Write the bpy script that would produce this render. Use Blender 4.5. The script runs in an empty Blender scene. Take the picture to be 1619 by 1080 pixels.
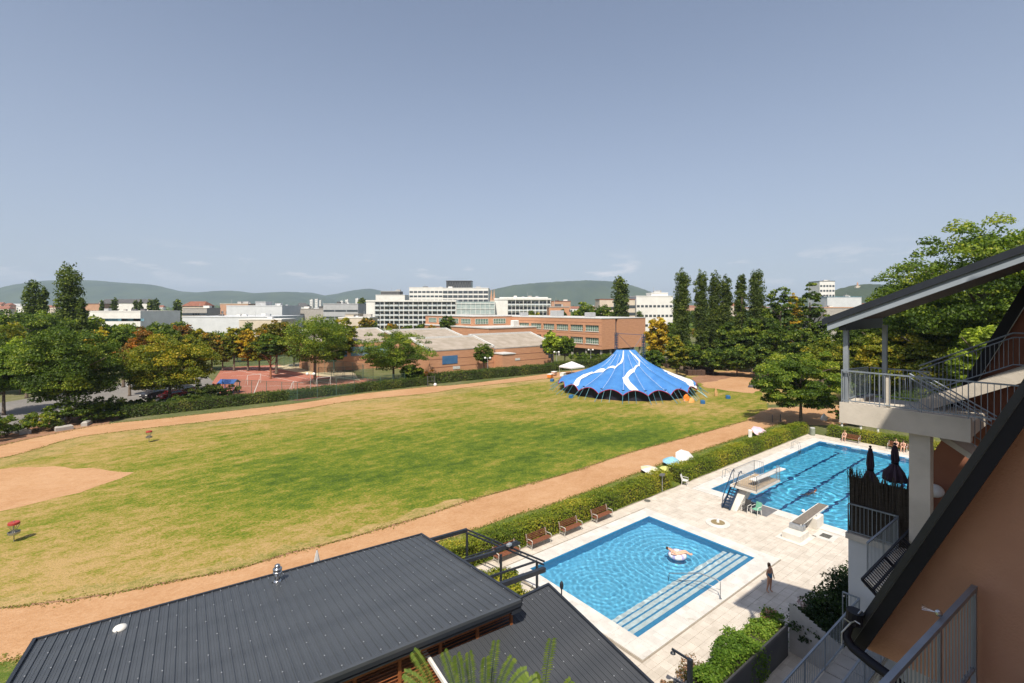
import bpy, bmesh, math, random
import numpy as np
from mathutils import Vector, Matrix
R = math.radians
sc = bpy.context.scene
COL = sc.collection
# ---------------------------------------------------------------- camera, sky, sun, exposure
H0 = 16.2                                    # eye height on the upper terrace
CA, SA = math.cos(R(38.7)), math.sin(R(38.7))   # the view direction against the pool's own axes
cam_d = bpy.data.cameras.new('camera'); cam = bpy.data.objects.new('camera', cam_d); COL.objects.link(cam)
cam_d.sensor_width = 36; cam_d.lens = 36*773/1619; cam_d.shift_y = -53/1619
cam_d.clip_start = 0.1; cam_d.clip_end = 30000
cam.location = (0, 0, H0); cam.rotation_euler = (R(90), 0, R(-38.7))
sc.camera = cam
SUN_EL = 54.0; SUNV = Vector((-.766*math.cos(R(SUN_EL)), -.643*math.cos(R(SUN_EL)), math.sin(R(SUN_EL)))).normalized()
w = bpy.data.worlds.new('World'); sc.world = w; w.use_nodes = True
wn, wl = w.node_tree.nodes, w.node_tree.links; wn.clear()
wo = wn.new('ShaderNodeOutputWorld'); bg = wn.new('ShaderNodeBackground'); sky = wn.new('ShaderNodeTexSky')
sky.sky_type = 'NISHITA'; sky.sun_disc = False; sky.sun_elevation = R(SUN_EL)
sky.sun_rotation = math.atan2(SUNV.x, SUNV.y)
sky.air_density = 1.0; sky.dust_density = 3.0; sky.ozone_density = 1.6; sky.altitude = 350
bg.inputs['Strength'].default_value = 0.102
wl.new(bg.outputs[0], wo.inputs[0])
# faint wisps of cloud low over the hills, on the sky itself
tc = wn.new('ShaderNodeTexCoord'); mp = wn.new('ShaderNodeMapping'); mp.inputs['Scale'].default_value = (4, 4, 17)
nz = wn.new('ShaderNodeTexNoise'); nz.inputs['Scale'].default_value = 2.2; nz.inputs['Detail'].default_value = 8; nz.inputs['Roughness'].default_value = .6
cr = wn.new('ShaderNodeValToRGB'); cr.color_ramp.elements[0].position = .56; cr.color_ramp.elements[1].position = .74
sx = wn.new('ShaderNodeSeparateXYZ'); band = wn.new('ShaderNodeValToRGB')
be = band.color_ramp.elements; be[0].position = .035; be[0].color = (0,0,0,1); be[1].position = .07; be[1].color = (1,1,1,1)
e = be.new(.115); e.color = (0,0,0,1)
mm = wn.new('ShaderNodeMath'); mm.operation = 'MULTIPLY'; m2 = wn.new('ShaderNodeMath'); m2.operation = 'MULTIPLY'; m2.inputs[1].default_value = .8
mix = wn.new('ShaderNodeMixRGB'); mix.inputs[2].default_value = (8.2, 7.6, 7.6, 1)
wl.new(tc.outputs['Generated'], mp.inputs[0]); wl.new(mp.outputs[0], nz.inputs[0]); wl.new(nz.outputs[0], cr.inputs[0])
wl.new(tc.outputs['Generated'], sx.inputs[0]); wl.new(sx.outputs[2], band.inputs[0])
wl.new(cr.outputs[0], mm.inputs[0]); wl.new(band.outputs[0], mm.inputs[1]); wl.new(mm.outputs[0], m2.inputs[0])
wl.new(m2.outputs[0], mix.inputs[0]); hz_ = wn.new('ShaderNodeMixRGB'); hz_.inputs[2].default_value = (4.5, 4.95, 6.1, 1); sz_ = wn.new('ShaderNodeSeparateXYZ'); wl.new(tc.outputs['Generated'], sz_.inputs[0]); hr_ = wn.new('ShaderNodeMapRange'); hr_.interpolation_type = 'SMOOTHSTEP'; hr_.inputs['From Min'].default_value = -.02; hr_.inputs['From Max'].default_value = .62; hr_.inputs['To Min'].default_value = .62; hr_.inputs['To Max'].default_value = .22; wl.new(sz_.outputs[2], hr_.inputs[0]); wl.new(hr_.outputs[0], hz_.inputs[0]); wl.new(sky.outputs[0], hz_.inputs[1]); wl.new(hz_.outputs[0], mix.inputs[1]); wl.new(mix.outputs[0], bg.inputs[0])
sd = bpy.data.lights.new('sun', 'SUN'); sd.energy = 5.0; sd.angle = R(.53); sd.color = (1, .91, .77)
so = bpy.data.objects.new('sun', sd); COL.objects.link(so); so.location = (-30, -30, 60)
so.rotation_euler = SUNV.to_track_quat('Z', 'Y').to_euler()
vs = sc.view_settings; vs.view_transform = 'Standard'; vs.look = 'None'; vs.exposure = 0.24; vs.gamma = 1; vs.use_curve_mapping = False
cy = sc.cycles
cy.use_denoising = True; cy.max_bounces = 8; cy.diffuse_bounces = 3; cy.glossy_bounces = 3; cy.transmission_bounces = 5
cy.transparent_max_bounces = 12; cy.volume_bounces = 1; cy.use_adaptive_sampling = True; cy.adaptive_threshold = .015
cy.caustics_reflective = False; cy.sample_clamp_indirect = 4

# ---------------------------------------------------------------- where things stand
def C(X, Y, z=0):            # X right of, Y in front of the terrace -> world
    return Vector((CA*X + SA*Y, -SA*X + CA*Y, z))
def G(px, py, z=0):          # surveyed ground point
    Y = 773*(H0-z)/(py-487); return C((px-809.5)/773*Y, Y, z)
def W(px, py, Y):
    return C((px-809.5)/773*Y, Y, H0-(py-487)/773*Y)

# ---------------------------------------------------------------- materials
def _n(nt, t, **k):
    n = nt.nodes.new(t)
    for a, b in k.items(): setattr(n, a, b)
    return n
MATS = {}
def mat(name, col, rough=.7, col2=None, nscale=3., bump=0., bscale=40., metal=0., spec=.4, stretch=(1,1,1), detail=4, thr=(.35,.65), emit=None, coord='Object'):
    if name in MATS: return MATS[name]
    m = bpy.data.materials.new(name); m.use_nodes = True; nt = m.node_tree; b = nt.nodes['Principled BSDF']
    b.inputs['Roughness'].default_value = rough; b.inputs['Metallic'].default_value = metal
    b.inputs['Specular IOR Level'].default_value = spec
    b.inputs['Base Color'].default_value = (*col, 1); m.diffuse_color = (*col, 1)
    tcn = _n(nt, 'ShaderNodeTexCoord'); mpn = _n(nt, 'ShaderNodeMapping'); mpn.inputs['Scale'].default_value = stretch
    nt.links.new(tcn.outputs[coord], mpn.inputs[0])
    if col2 is None: col2 = tuple(c*.82 for c in col)
    t = _n(nt, 'ShaderNodeTexNoise'); t.inputs['Scale'].default_value = nscale; t.inputs['Detail'].default_value = detail
    nt.links.new(mpn.outputs[0], t.inputs[0])
    r = _n(nt, 'ShaderNodeValToRGB'); r.color_ramp.elements[0].position = thr[0]; r.color_ramp.elements[1].position = thr[1]
    r.color_ramp.elements[0].color = (*col, 1); r.color_ramp.elements[1].color = (*col2, 1)
    nt.links.new(t.outputs[0], r.inputs[0]); nt.links.new(r.outputs[0], b.inputs['Base Color'])
    if bump:
        t2 = _n(nt, 'ShaderNodeTexNoise'); t2.inputs['Scale'].default_value = bscale; t2.inputs['Detail'].default_value = 3
        nt.links.new(mpn.outputs[0], t2.inputs[0])
        bn = _n(nt, 'ShaderNodeBump'); bn.inputs['Strength'].default_value = bump; bn.inputs['Distance'].default_value = .02
        nt.links.new(t2.outputs[0], bn.inputs['Height']); nt.links.new(bn.outputs[0], b.inputs['Normal'])
    MATS[name] = m; return m
def leafmat(name, ca, cb, cc=None, trans=.3):
    """foliage: the colour of each leaf runs from ca to cb (and cc) by its own tint"""
    if name in MATS: return MATS[name]
    m = bpy.data.materials.new(name); m.use_nodes = True; nt = m.node_tree; b = nt.nodes['Principled BSDF']
    at = _n(nt, 'ShaderNodeAttribute', attribute_name='tint')
    r = _n(nt, 'ShaderNodeValToRGB'); es = r.color_ramp.elements
    es[0].color = (*ca, 1); es[1].color = (*(cc or cb), 1)
    if cc: x = es.new(.6); x.color = (*cb, 1)
    nt.links.new(at.outputs['Fac'], r.inputs[0]); nt.links.new(r.outputs[0], b.inputs['Base Color'])
    b.inputs['Roughness'].default_value = .55; b.inputs['Specular IOR Level'].default_value = .25
    tr = _n(nt, 'ShaderNodeBsdfTranslucent'); ml = _n(nt, 'ShaderNodeMixRGB', blend_type='MULTIPLY'); ml.inputs[0].default_value = 1
    ml.inputs[2].default_value = (1.5, 1.7, .5, 1); nt.links.new(r.outputs[0], ml.inputs[1]); nt.links.new(ml.outputs[0], tr.inputs[0])
    mx = _n(nt, 'ShaderNodeMixShader'); mx.inputs[0].default_value = trans
    nt.links.new(b.outputs[0], mx.inputs[1]); nt.links.new(tr.outputs[0], mx.inputs[2])
    nt.links.new(mx.outputs[0], nt.nodes['Material Output'].inputs[0]); MATS[name] = m; return m
def glass(name, tint=(.03,.05,.06), rough=.05):
    return mat(name, tint, rough, col2=tuple(c*1.6 for c in tint), nscale=.7, spec=1.0)

# ---------------------------------------------------------------- mesh building
KID = {}
def own(c, p):                               # make c a part of p
    c.parent = p; KID.setdefault(p.name, []).append(c)
def wpos(o):
    p = Vector(o.location)
    while o.parent: o = o.parent; p = p + Vector(o.location)
    return p
class MB:
    def __init__(s): s.v = []; s.f = []; s.mi = []; s.m = 0
    def add(s, vs, fs):
        n = len(s.v); s.v += [tuple(x) for x in vs]
        for f in fs: s.f.append(tuple(i+n for i in f)); s.mi.append(s.m)
        return s
    def box(s, x0, y0, z0, x1, y1, z1):
        return s.add([(x0,y0,z0),(x1,y0,z0),(x1,y1,z0),(x0,y1,z0),(x0,y0,z1),(x1,y0,z1),(x1,y1,z1),(x0,y1,z1)],
                     [(0,3,2,1),(4,5,6,7),(0,1,5,4),(1,2,6,5),(2,3,7,6),(3,0,4,7)])
    def rbox(s, c, size, rz=0, bev=0):       # centre, size, turn
        c = Vector(c); hx, hy, hz = (x/2 for x in size); q = Matrix.Rotation(rz, 3, 'Z')
        if bev <= 0:
            P = [(-hx,-hy,-hz),(hx,-hy,-hz),(hx,hy,-hz),(-hx,hy,-hz),(-hx,-hy,hz),(hx,-hy,hz),(hx,hy,hz),(-hx,hy,hz)]
            return s.add([c+q@Vector(p) for p in P], [(0,3,2,1),(4,5,6,7),(0,1,5,4),(1,2,6,5),(2,3,7,6),(3,0,4,7)])
        def ring(k, z): return [c+q@Vector(p) for p in [(-hx+k,-hy+k,z),(hx-k,-hy+k,z),(hx-k,hy-k,z),(-hx+k,hy-k,z)]]
        vs = ring(0,-hz)+ring(0,hz-bev)+ring(bev,hz)
        fs = [(3,2,1,0),(8,9,10,11)]
        for r in (0,4):
            for i in range(4): j=(i+1)%4; fs.append((r+i,r+j,r+j+4,r+i+4))
        return s.add(vs, fs)
    def bar(s, p, q, w, h=None, up=(0,0,1)): # straight bar of rectangular section
        p, q = Vector(p), Vector(q); h = h or w; d = (q-p).normalized(); up = Vector(up)
        if abs(d.dot(up)) > .98: up = Vector((0,1,0))
        a = d.cross(up).normalized()*w/2; b = a.cross(d).normalized()*h/2
        vs = [p-a-b,p+a-b,p+a+b,p-a+b,q-a-b,q+a-b,q+a+b,q-a+b]
        return s.add(vs, [(0,1,2,3),(7,6,5,4),(0,4,5,1),(1,5,6,2),(2,6,7,3),(3,7,4,0)])
    def tube(s, pts, r, n=8, cap=True):      # round tube, r a number or one per point
        pts = [Vector(p) for p in pts]; rr = r if isinstance(r, (list,tuple)) else [r]*len(pts)
        base = len(s.v); prev = None
        for i, p in enumerate(pts):
            d = (pts[min(i+1,len(pts)-1)]-pts[max(i-1,0)])
            d = d.normalized() if d.length > 1e-9 else Vector((0,0,1))
            if prev is None:
                a = d.cross(Vector((0,0,1)) if abs(d.z) < .95 else Vector((1,0,0))).normalized()
            else:
                a = (prev - d*prev.dot(d)).normalized()
            prev = a; b = d.cross(a)
            for k in range(n):
                t = 2*math.pi*k/n; s.v.append(tuple(p+(a*math.cos(t)+b*math.sin(t))*rr[i]))
        for i in range(len(pts)-1):
            for k in range(n):
                k2 = (k+1)%n; s.f.append((base+i*n+k, base+i*n+k2, base+(i+1)*n+k2, base+(i+1)*n+k)); s.mi.append(s.m)
        if cap:
            s.f.append(tuple(base+k for k in range(n))[::-1]); s.mi.append(s.m)
            s.f.append(tuple(base+(len(pts)-1)*n+k for k in range(n))); s.mi.append(s.m)
        return s
    def lathe(s, c, prof, n=16, sx=1, sy=1): # prof: (radius, z) pairs
        c = Vector(c); base = len(s.v)
        for r, z in prof:
            for k in range(n):
                t = 2*math.pi*k/n; s.v.append((c.x+r*sx*math.cos(t), c.y+r*sy*math.sin(t), c.z+z))
        for i in range(len(prof)-1):
            for k in range(n):
                k2=(k+1)%n; s.f.append((base+i*n+k, base+i*n+k2, base+(i+1)*n+k2, base+(i+1)*n+k)); s.mi.append(s.m)
        s.f.append(tuple(base+k for k in range(n))[::-1]); s.mi.append(s.m)
        s.f.append(tuple(base+(len(prof)-1)*n+k for k in range(n))); s.mi.append(s.m)
        return s
    def ball(s, c, r, n=12, sz=1.):
        return s.lathe(c, [(max(r*math.sin(math.pi*i/8), r*.02), -r*sz*math.cos(math.pi*i/8)) for i in range(9)], n)
    def prism(s, poly, z0, z1):              # vertical prism over an xy outline
        n = len(poly); A = sum(poly[i][0]*poly[(i+1)%n][1]-poly[(i+1)%n][0]*poly[i][1] for i in range(n))
        if A < 0: poly = poly[::-1]
        f0 = (lambda p: z0) if not callable(z0) else z0; f1 = (lambda p: z1) if not callable(z1) else z1
        vs = [(p[0],p[1],f0(p)) for p in poly]+[(p[0],p[1],f1(p)) for p in poly]
        return s.add(vs, [tuple(range(n))[::-1], tuple(range(n,2*n))]+[(i,(i+1)%n,(i+1)%n+n,i+n) for i in range(n)])
    def slab(s, quad, t):                    # thin plate: outline in 3D, thickness t below along its normal
        q = [Vector(p) for p in quad]; nrm = (q[1]-q[0]).cross(q[-1]-q[0]).normalized(); n = len(q)
        vs = q+[p-nrm*t for p in q]
        return s.add(vs, [tuple(range(n)), tuple(range(n,2*n))[::-1]]+[(i,i+n,(i+1)%n+n,(i+1)%n) for i in range(n)])
    def build(s, name, m, parent=None, smooth=False, kind=None, local=False, data=None):
        me = bpy.data.meshes.new(name); V = np.array(s.v, dtype=float).reshape(-1,3)
        if parent is not None: o0 = Vector((0,0,0)) if local else wpos(parent)
        else: o0 = Vector(((V[:,0].min()+V[:,0].max())/2, (V[:,1].min()+V[:,1].max())/2, V[:,2].min()))
        if kind == 'structure': o0 = Vector((0,0,0))
        me.from_pydata([(a-o0.x,b-o0.y,c-o0.z) for a,b,c in s.v], [], s.f)
        ms = m if isinstance(m,(list,tuple)) else [m]
        for x in ms: me.materials.append(x)
        if len(ms) > 1: me.polygons.foreach_set('material_index', s.mi)
        if smooth: me.polygons.foreach_set('use_smooth', [True]*len(me.polygons))
        me.update(); o = bpy.data.objects.new(name, me); COL.objects.link(o)
        if parent is not None: own(o, parent)
        else: o.location = o0
        if kind: o['kind'] = kind
        return o
def tag(o, label=None, cat=None, group=None):
    if label: o['label'] = label
    if cat: o['category'] = cat
    if group: o['group'] = group
    return o
def thing(name, label, cat, loc=(0,0,0), rz=0, group=None):
    o = bpy.data.objects.new(name, None); COL.objects.link(o); o.empty_display_size = .3
    o.location = loc; o.rotation_euler = (0,0,rz); return tag(o, label, cat, group)
def dup(root, loc, rz=None, label=None, group=None, scale=None):
    r = root.copy(); COL.objects.link(r); r.location = loc
    if rz is not None: r.rotation_euler = (0,0,rz)
    if label: r['label'] = label
    if group: r['group'] = group
    if scale: r.scale = scale if isinstance(scale,(tuple,list)) else (scale,)*3
    def rec(a, b):
        for ch in KID.get(a.name, ()):
            c = ch.copy(); COL.objects.link(c); own(c, b); rec(ch, c)
    rec(root, r); return r
def at(o, loc, rz=0, label=None, group=None):   # put the first of a kind in place
    o.location = loc; o.rotation_euler = (0,0,rz)
    return tag(o, label, None, group)
def share(name, src, parent, loc, rz=0, scale=None, rot=None):   # one more alike piece, sharing its mesh
    c = bpy.data.objects.new(name, src); COL.objects.link(c); own(c, parent); c.location = loc
    c.rotation_euler = rot if rot is not None else (0,0,rz)
    if scale: c.scale = scale
    return c
def piece(*dims):                            # unit mesh of a box with its base at the origin, for share()
    b = MB(); x, y, z = dims; b.box(-x/2,-y/2,0,x/2,y/2,z); return b
def mesh_of(b, name, m, smooth=False):
    me = bpy.data.meshes.new(name); me.from_pydata(b.v, [], b.f); ms = m if isinstance(m,(list,tuple)) else [m]
    for x in ms: me.materials.append(x)
    if len(ms) > 1: me.polygons.foreach_set('material_index', b.mi)
    if smooth: me.polygons.foreach_set('use_smooth', [True]*len(me.polygons))
    me.update(); return me

# ---------------------------------------------------------------- foliage
def leaves_mesh(name, P, N, S, T, m, aspect=.62, rng=None):
    rng = rng or np.random.default_rng(1); n = len(P)
    N = N/np.maximum(np.linalg.norm(N,axis=1,keepdims=True),1e-6)
    A = rng.normal(size=(n,3)); A -= N*(A*N).sum(1,keepdims=True); A /= np.maximum(np.linalg.norm(A,axis=1,keepdims=True),1e-6)
    B = np.cross(N, A); S = np.asarray(S).reshape(-1,1)*np.ones((n,1))
    V = np.empty((n,4,3)); V[:,0] = P-A*S*.5; V[:,1] = P+B*S*.5*aspect+N*S*.08; V[:,2] = P+A*S*.5; V[:,3] = P-B*S*.5*aspect+N*S*.08
    me = bpy.data.meshes.new(name); me.vertices.add(n*4); me.vertices.foreach_set('co', V.reshape(-1).astype(np.float32))
    me.loops.add(n*4); me.loops.foreach_set('vertex_index', np.arange(n*4, dtype=np.int32))
    me.polygons.add(n); me.polygons.foreach_set('loop_start', np.arange(0,n*4,4,dtype=np.int32))
    me.polygons.foreach_set('loop_total', np.full(n,4,dtype=np.int32))
    at_ = me.attributes.new('tint','FLOAT','FACE'); at_.data.foreach_set('value', np.clip(T,0,1).astype(np.float32))
    me.materials.append(m); me.update(); me.validate(); return me
def leaf_obj(name, me, parent, loc=(0,0,0)):
    o = bpy.data.objects.new(name, me); COL.objects.link(o)
    if parent: own(o, parent)
    o.location = loc; return o
def clumps(rng, n, cc, cr, tint, flat=.8):
    """n leaf points over the skins of clumps (centres cc, radii cr)"""
    w_ = cr**2; idx = rng.choice(len(cc), n, p=w_/w_.sum())
    d = rng.normal(size=(n,3)); d[:,2] = np.abs(d[:,2])*.75+d[:,2]*.35; d /= np.linalg.norm(d,axis=1,keepdims=True)
    rad = cr[idx]*(1.05-np.abs(rng.normal(0,.34,n))); P = cc[idx]+d*rad[:,None]*np.array([1,1,flat])
    N = d*.7+rng.normal(0,.75,(n,3))+np.array([0,0,.3])
    return P, N, tint[idx]+rng.normal(0,.2,n)
def crown_mesh(name, kind, h, r, n, m, seed, leaf=.35, trunk=.28):
    rng = np.random.default_rng(seed)
    if kind == 'poplar':
        k = 260; z = rng.uniform(.03,1.0,k)**.9*h; prof = np.interp(z/h,[0,.08,.3,.7,.88,.96,1],[.7,.95,1,1,.95,.8,.5])
        sp = rng.integers(0,4,k); tips = np.array([[.0,0,1.],[.34,.1,.94+.04*rng.random()],[-.32,.2,.90+.06*rng.random()],[.05,-.3,.95]])
        a = rng.uniform(0,6.28,k); q = np.sqrt(rng.uniform(.0,1,k))*.62*r*prof; up = np.clip((z/h-.55)/.45,0,1)
        r = r*1.12; cc = np.stack([np.cos(a)*q+tips[sp,0]*r*(.25+.35*up), np.sin(a)*q+tips[sp,1]*r*(.25+.35*up), z*tips[sp,2]],1)
        cr = r*prof*rng.uniform(.30,.46,k)*(1-.2*up)
        tint = rng.uniform(.1,.75,k); P,N,T = clumps(rng,n,cc,cr,tint,1.9)
    else:
        zc = h*(1+trunk)/2; rz = h*(1-trunk)/2
        k = {'round':170,'loose':110,'bush':60}.get(kind,120)
        u = rng.normal(size=(k,3)); u /= np.linalg.norm(u,axis=1,keepdims=True)
        B = rng.normal(size=(9,3)); B[:,2] = np.abs(B[:,2])*.8; B /= np.linalg.norm(B,axis=1,keepdims=True)
        lob = 1-.30+.36*np.max(np.clip(u@B.T,0,1)**3,axis=1)
        q = rng.uniform(.08,1,k)**.42*lob*(.86 if kind!='loose' else .92)
        cc = u*q[:,None]*np.array([r,r,rz])
        uz = np.clip(-u[:,2],0,.97); wide = np.where(uz>0,np.minimum((1-uz**2)**-.34,2.0)*(1-.12*uz),1); cc[:,:2] *= wide[:,None]; cc[:,2] += zc
        cr = rng.uniform(.12,.24,k)*min(r,rz*1.15)*(1.0 if kind!='bush' else 1.35)
        tint = rng.uniform(.0,.8,k)+.15*(cc[:,2]-zc)/rz; P,N,T = clumps(rng,n,cc,cr,tint,.72 if kind=='loose' else .9)
    S = leaf*rng.uniform(.55,1.3,len(P))*.86
    return leaves_mesh(name,P,N,S,T,m,rng=rng)
def trunk_mb(h, r0, rng, spread, top=.75, limbs=6, poplar=False):
    b = MB(); lean = rng.uniform(-.03,.03,2)*h
    zs = [0,.02,.3,.6,top]; pts = [(lean[0]*t**2*2, lean[1]*t**2*2, t*h) for t in zs]
    b.tube(pts, [r0*1.35,r0,r0*.75,r0*.5,r0*.18], 9)
    for i in range(limbs):
        t = rng.uniform(.25,.6); a = i*6.283/limbs+rng.uniform(-.4,.4); p = Vector((lean[0]*t*t*2,lean[1]*t*t*2,t*h))
        L = spread*rng.uniform(.5,.85)*(.35 if poplar else 1); up = h*rng.uniform(.12,.26)
        q = p+Vector((math.cos(a)*L*.5, math.sin(a)*L*.5, up*.6)); s_ = p+Vector((math.cos(a)*L, math.sin(a)*L, up))
        b.tube([p,q,s_],[r0*.4,r0*.25,r0*.08],6)
    return b
BARK = mat('bark',(.10,.075,.055),.9,(.17,.13,.10),4,.5,14)
def tree(label, base, h, r, kind='round', m=None, n=7000, seed=1, leaf=.35, trunk=.25, name='tree', cat='tree', group=None, r0=None, bark=None):
    rng = random.Random(seed); o = thing(name, label, cat, base, 0, group)
    tb = trunk_mb(h, r0 or max(.12,h*.022), np.random.default_rng(seed+5), r, limbs=7 if kind!='poplar' else 4, poplar=kind=='poplar')
    tb.build('trunk', bark or BARK, o, smooth=True, local=True)
    leaf_obj('crown', crown_mesh('crown',kind,h,r,n,m,seed,leaf,trunk), o); return o
def hedge_leaves(P0, P1, width, height, n, m, seed, leaf=.12, wob=.12, top=.5):
    """leaves over a clipped hedge between two ground points (local to P0)"""
    rng = np.random.default_rng(seed); d = np.array([P1[0]-P0[0],P1[1]-P0[1]]); L = np.linalg.norm(d); d /= L; q = np.array([-d[1],d[0]])
    t = rng.uniform(0,L,n); side = rng.random(n); s_top = top
    wv = np.sin(t*1.7+seed)*.5+np.sin(t*.63+seed*2)*.5+np.sin(t*4.1)*.25
    hh = height*(1+wob*.5*wv); ww = width/2*(1+wob*.6*np.sin(t*1.3+seed))
    u = rng.uniform(-1,1,n); z = rng.uniform(0.02,1,n)
    is_top = side < s_top; u = np.where(is_top,u,np.sign(u)); z = np.where(is_top,1,z)
    endm = side > .97; t = np.where(endm, np.where(rng.random(n)<.5,0,L), t); u = np.where(endm,rng.uniform(-1,1,n),u)
    u2 = u*np.where(z>.85,.93,1); jit = rng.normal(0,.07,(n,3))
    x = d[0]*t+q[0]*u2*ww; y = d[1]*t+q[1]*u2*ww
    bumps = .09*np.sin(x*5.3+y*3.1)*np.sin(y*4.7-x*2.3)
    P = np.stack([x,y,z*hh+np.where(is_top,bumps,0)],1)+jit*(leaf/.12)
    P[:,2] = np.maximum(P[:,2],.03)
    N = np.stack([q[0]*u*(~is_top)*1., q[1]*u*(~is_top)*1., is_top*1.+.3],1)+rng.normal(0,.55,(n,3))
    T = .45+.3*np.sin(x*.9+seed)*np.sin(y*1.1+x*.35)+rng.normal(0,.2,n)
    return leaves_mesh('hedge_leaves',P,N,leaf*rng.uniform(.6,1.3,n),T,m,rng=rng)
def hedge(label, P0, P1, width, height, n, m, seed, leaf=.12, wob=.12, group=None, cat='hedge'):
    o = thing('hedge', label, cat, (P0[0],P0[1],0), 0, group)
    lf = leaf_obj('foliage', hedge_leaves(P0,P1,width,height,n,m,seed,leaf,wob), o)
    d = Vector((P1[0]-P0[0],P1[1]-P0[1],0)); b = MB(); L = d.length
    rz = math.atan2(d.y,d.x); b.rbox(Vector((P0[0],P0[1],0))+d/2+Vector((0,0,height*.44)), (L-.15,width*.78,height*.86), rz)
    b.build('branches', mat('hedge_branches',(.035,.04,.018),.95,(.06,.05,.03),9,.6,20), o)
    return o
# ================================================================ THE GROUND
def sheet(name, polys, z, m):
    b = MB()
    for p in polys: b.add([(q[0],q[1],z) for q in p], [tuple(range(len(p)))])
    return b.build(name, m, kind='structure')
def cells(xs, ys, skip): return [[(xs[i],ys[j]),(xs[i+1],ys[j]),(xs[i+1],ys[j+1]),(xs[i],ys[j+1])] for i in range(len(xs)-1) for j in range(len(ys)-1) if not skip(i,j)]
def meadow(name, stops, sc1, sc2, bump=.5, dry=()):
    """grass or soil: patches of several colours at three scales, fine blades as relief"""
    m = bpy.data.materials.new(name); m.use_nodes = True; nt = m.node_tree; b = nt.nodes['Principled BSDF']
    b.inputs['Roughness'].default_value = .9; b.inputs['Specular IOR Level'].default_value = .15
    g = _n(nt,'ShaderNodeTexCoord'); acc = None
    for sc_, wt, st in ((sc1,.30,(1,1,1)),(sc2,.26,(1,1.6,1)),(sc2*5,.30,(1,1.5,1)),(sc2*30,.34,(1,1,1))):
        mp_ = _n(nt,'ShaderNodeMapping'); mp_.inputs['Scale'].default_value = st; mp_.inputs['Rotation'].default_value=(0,0,.9)
        nt.links.new(g.outputs['Object'], mp_.inputs[0])
        t = _n(nt,'ShaderNodeTexNoise'); t.inputs['Scale'].default_value = sc_; t.inputs['Detail'].default_value = 6; t.inputs['Roughness'].default_value=.6
        nt.links.new(mp_.outputs[0], t.inputs[0])
        k = _n(nt,'ShaderNodeMath', operation='MULTIPLY'); k.inputs[1].default_value = wt; nt.links.new(t.outputs[0], k.inputs[0])
        if acc is None: acc = k
        else:
            a = _n(nt,'ShaderNodeMath', operation='ADD'); nt.links.new(acc.outputs[0], a.inputs[0]); nt.links.new(k.outputs[0], a.inputs[1]); acc = a
    if dry:                                  # mowing lines along the near track
        wv=_n(nt,'ShaderNodeTexWave'); wv.inputs['Scale'].default_value=.16; wv.inputs['Distortion'].default_value=1.2; wv.inputs['Detail'].default_value=2; wm_=_n(nt,'ShaderNodeMapping'); wm_.inputs['Rotation'].default_value=(0,0,R(82))
        nt.links.new(g.outputs['Object'],wm_.inputs[0]); nt.links.new(wm_.outputs[0],wv.inputs[0]); k=_n(nt,'ShaderNodeMath',operation='MULTIPLY_ADD'); k.inputs[1].default_value=.022; nt.links.new(wv.outputs['Fac'],k.inputs[0]); nt.links.new(acc.outputs[0],k.inputs[2]); acc=k
    for (cx_,cy_,r0,amt,sx_) in dry:        # where this ground is drier (+) or greener (-)
        mq=_n(nt,'ShaderNodeMapping'); mq.inputs['Location'].default_value=(-cx_,-cy_,0); nt.links.new(g.outputs['Object'],mq.inputs[0])
        mr=_n(nt,'ShaderNodeMapping'); mr.inputs['Rotation'].default_value=(0,0,R(38.7)); mr.inputs['Scale'].default_value=(1/sx_,1,1); nt.links.new(mq.outputs[0],mr.inputs[0])
        ln=_n(nt,'ShaderNodeVectorMath',operation='LENGTH'); nt.links.new(mr.outputs[0],ln.inputs[0])
        rg_=_n(nt,'ShaderNodeMapRange',interpolation_type='SMOOTHSTEP'); rg_.inputs['From Min'].default_value=0; rg_.inputs['From Max'].default_value=r0; rg_.inputs['To Min'].default_value=amt; rg_.inputs['To Max'].default_value=0
        nt.links.new(ln.outputs['Value'],rg_.inputs['Value']); a=_n(nt,'ShaderNodeMath',operation='ADD'); nt.links.new(acc.outputs[0],a.inputs[0]); nt.links.new(rg_.outputs[0],a.inputs[1]); acc=a
    r = _n(nt,'ShaderNodeValToRGB'); es = r.color_ramp.elements
    while len(es) > 1: es.remove(es[-1])
    es[0].position = stops[0][0]; es[0].color = (*stops[0][1],1)
    for p, c in stops[1:]: x = es.new(p); x.color = (*c,1)
    nt.links.new(acc.outputs[0], r.inputs[0]); nt.links.new(r.outputs[0], b.inputs['Base Color'])
    t2 = _n(nt,'ShaderNodeTexNoise'); t2.inputs['Scale'].default_value = 9; t2.inputs['Detail'].default_value = 5; nt.links.new(g.outputs['Object'], t2.inputs[0])
    bn = _n(nt,'ShaderNodeBump'); bn.inputs['Strength'].default_value = bump; bn.inputs['Distance'].default_value = .06
    nt.links.new(t2.outputs[0], bn.inputs['Height']); nt.links.new(bn.outputs[0], b.inputs['Normal'])
    MATS[name] = m; return m
M_town = meadow('rough_ground', [(.50,(.07,.10,.03)),(.60,(.12,.13,.05)),(.72,(.20,.18,.11))], .01, .05)
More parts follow.
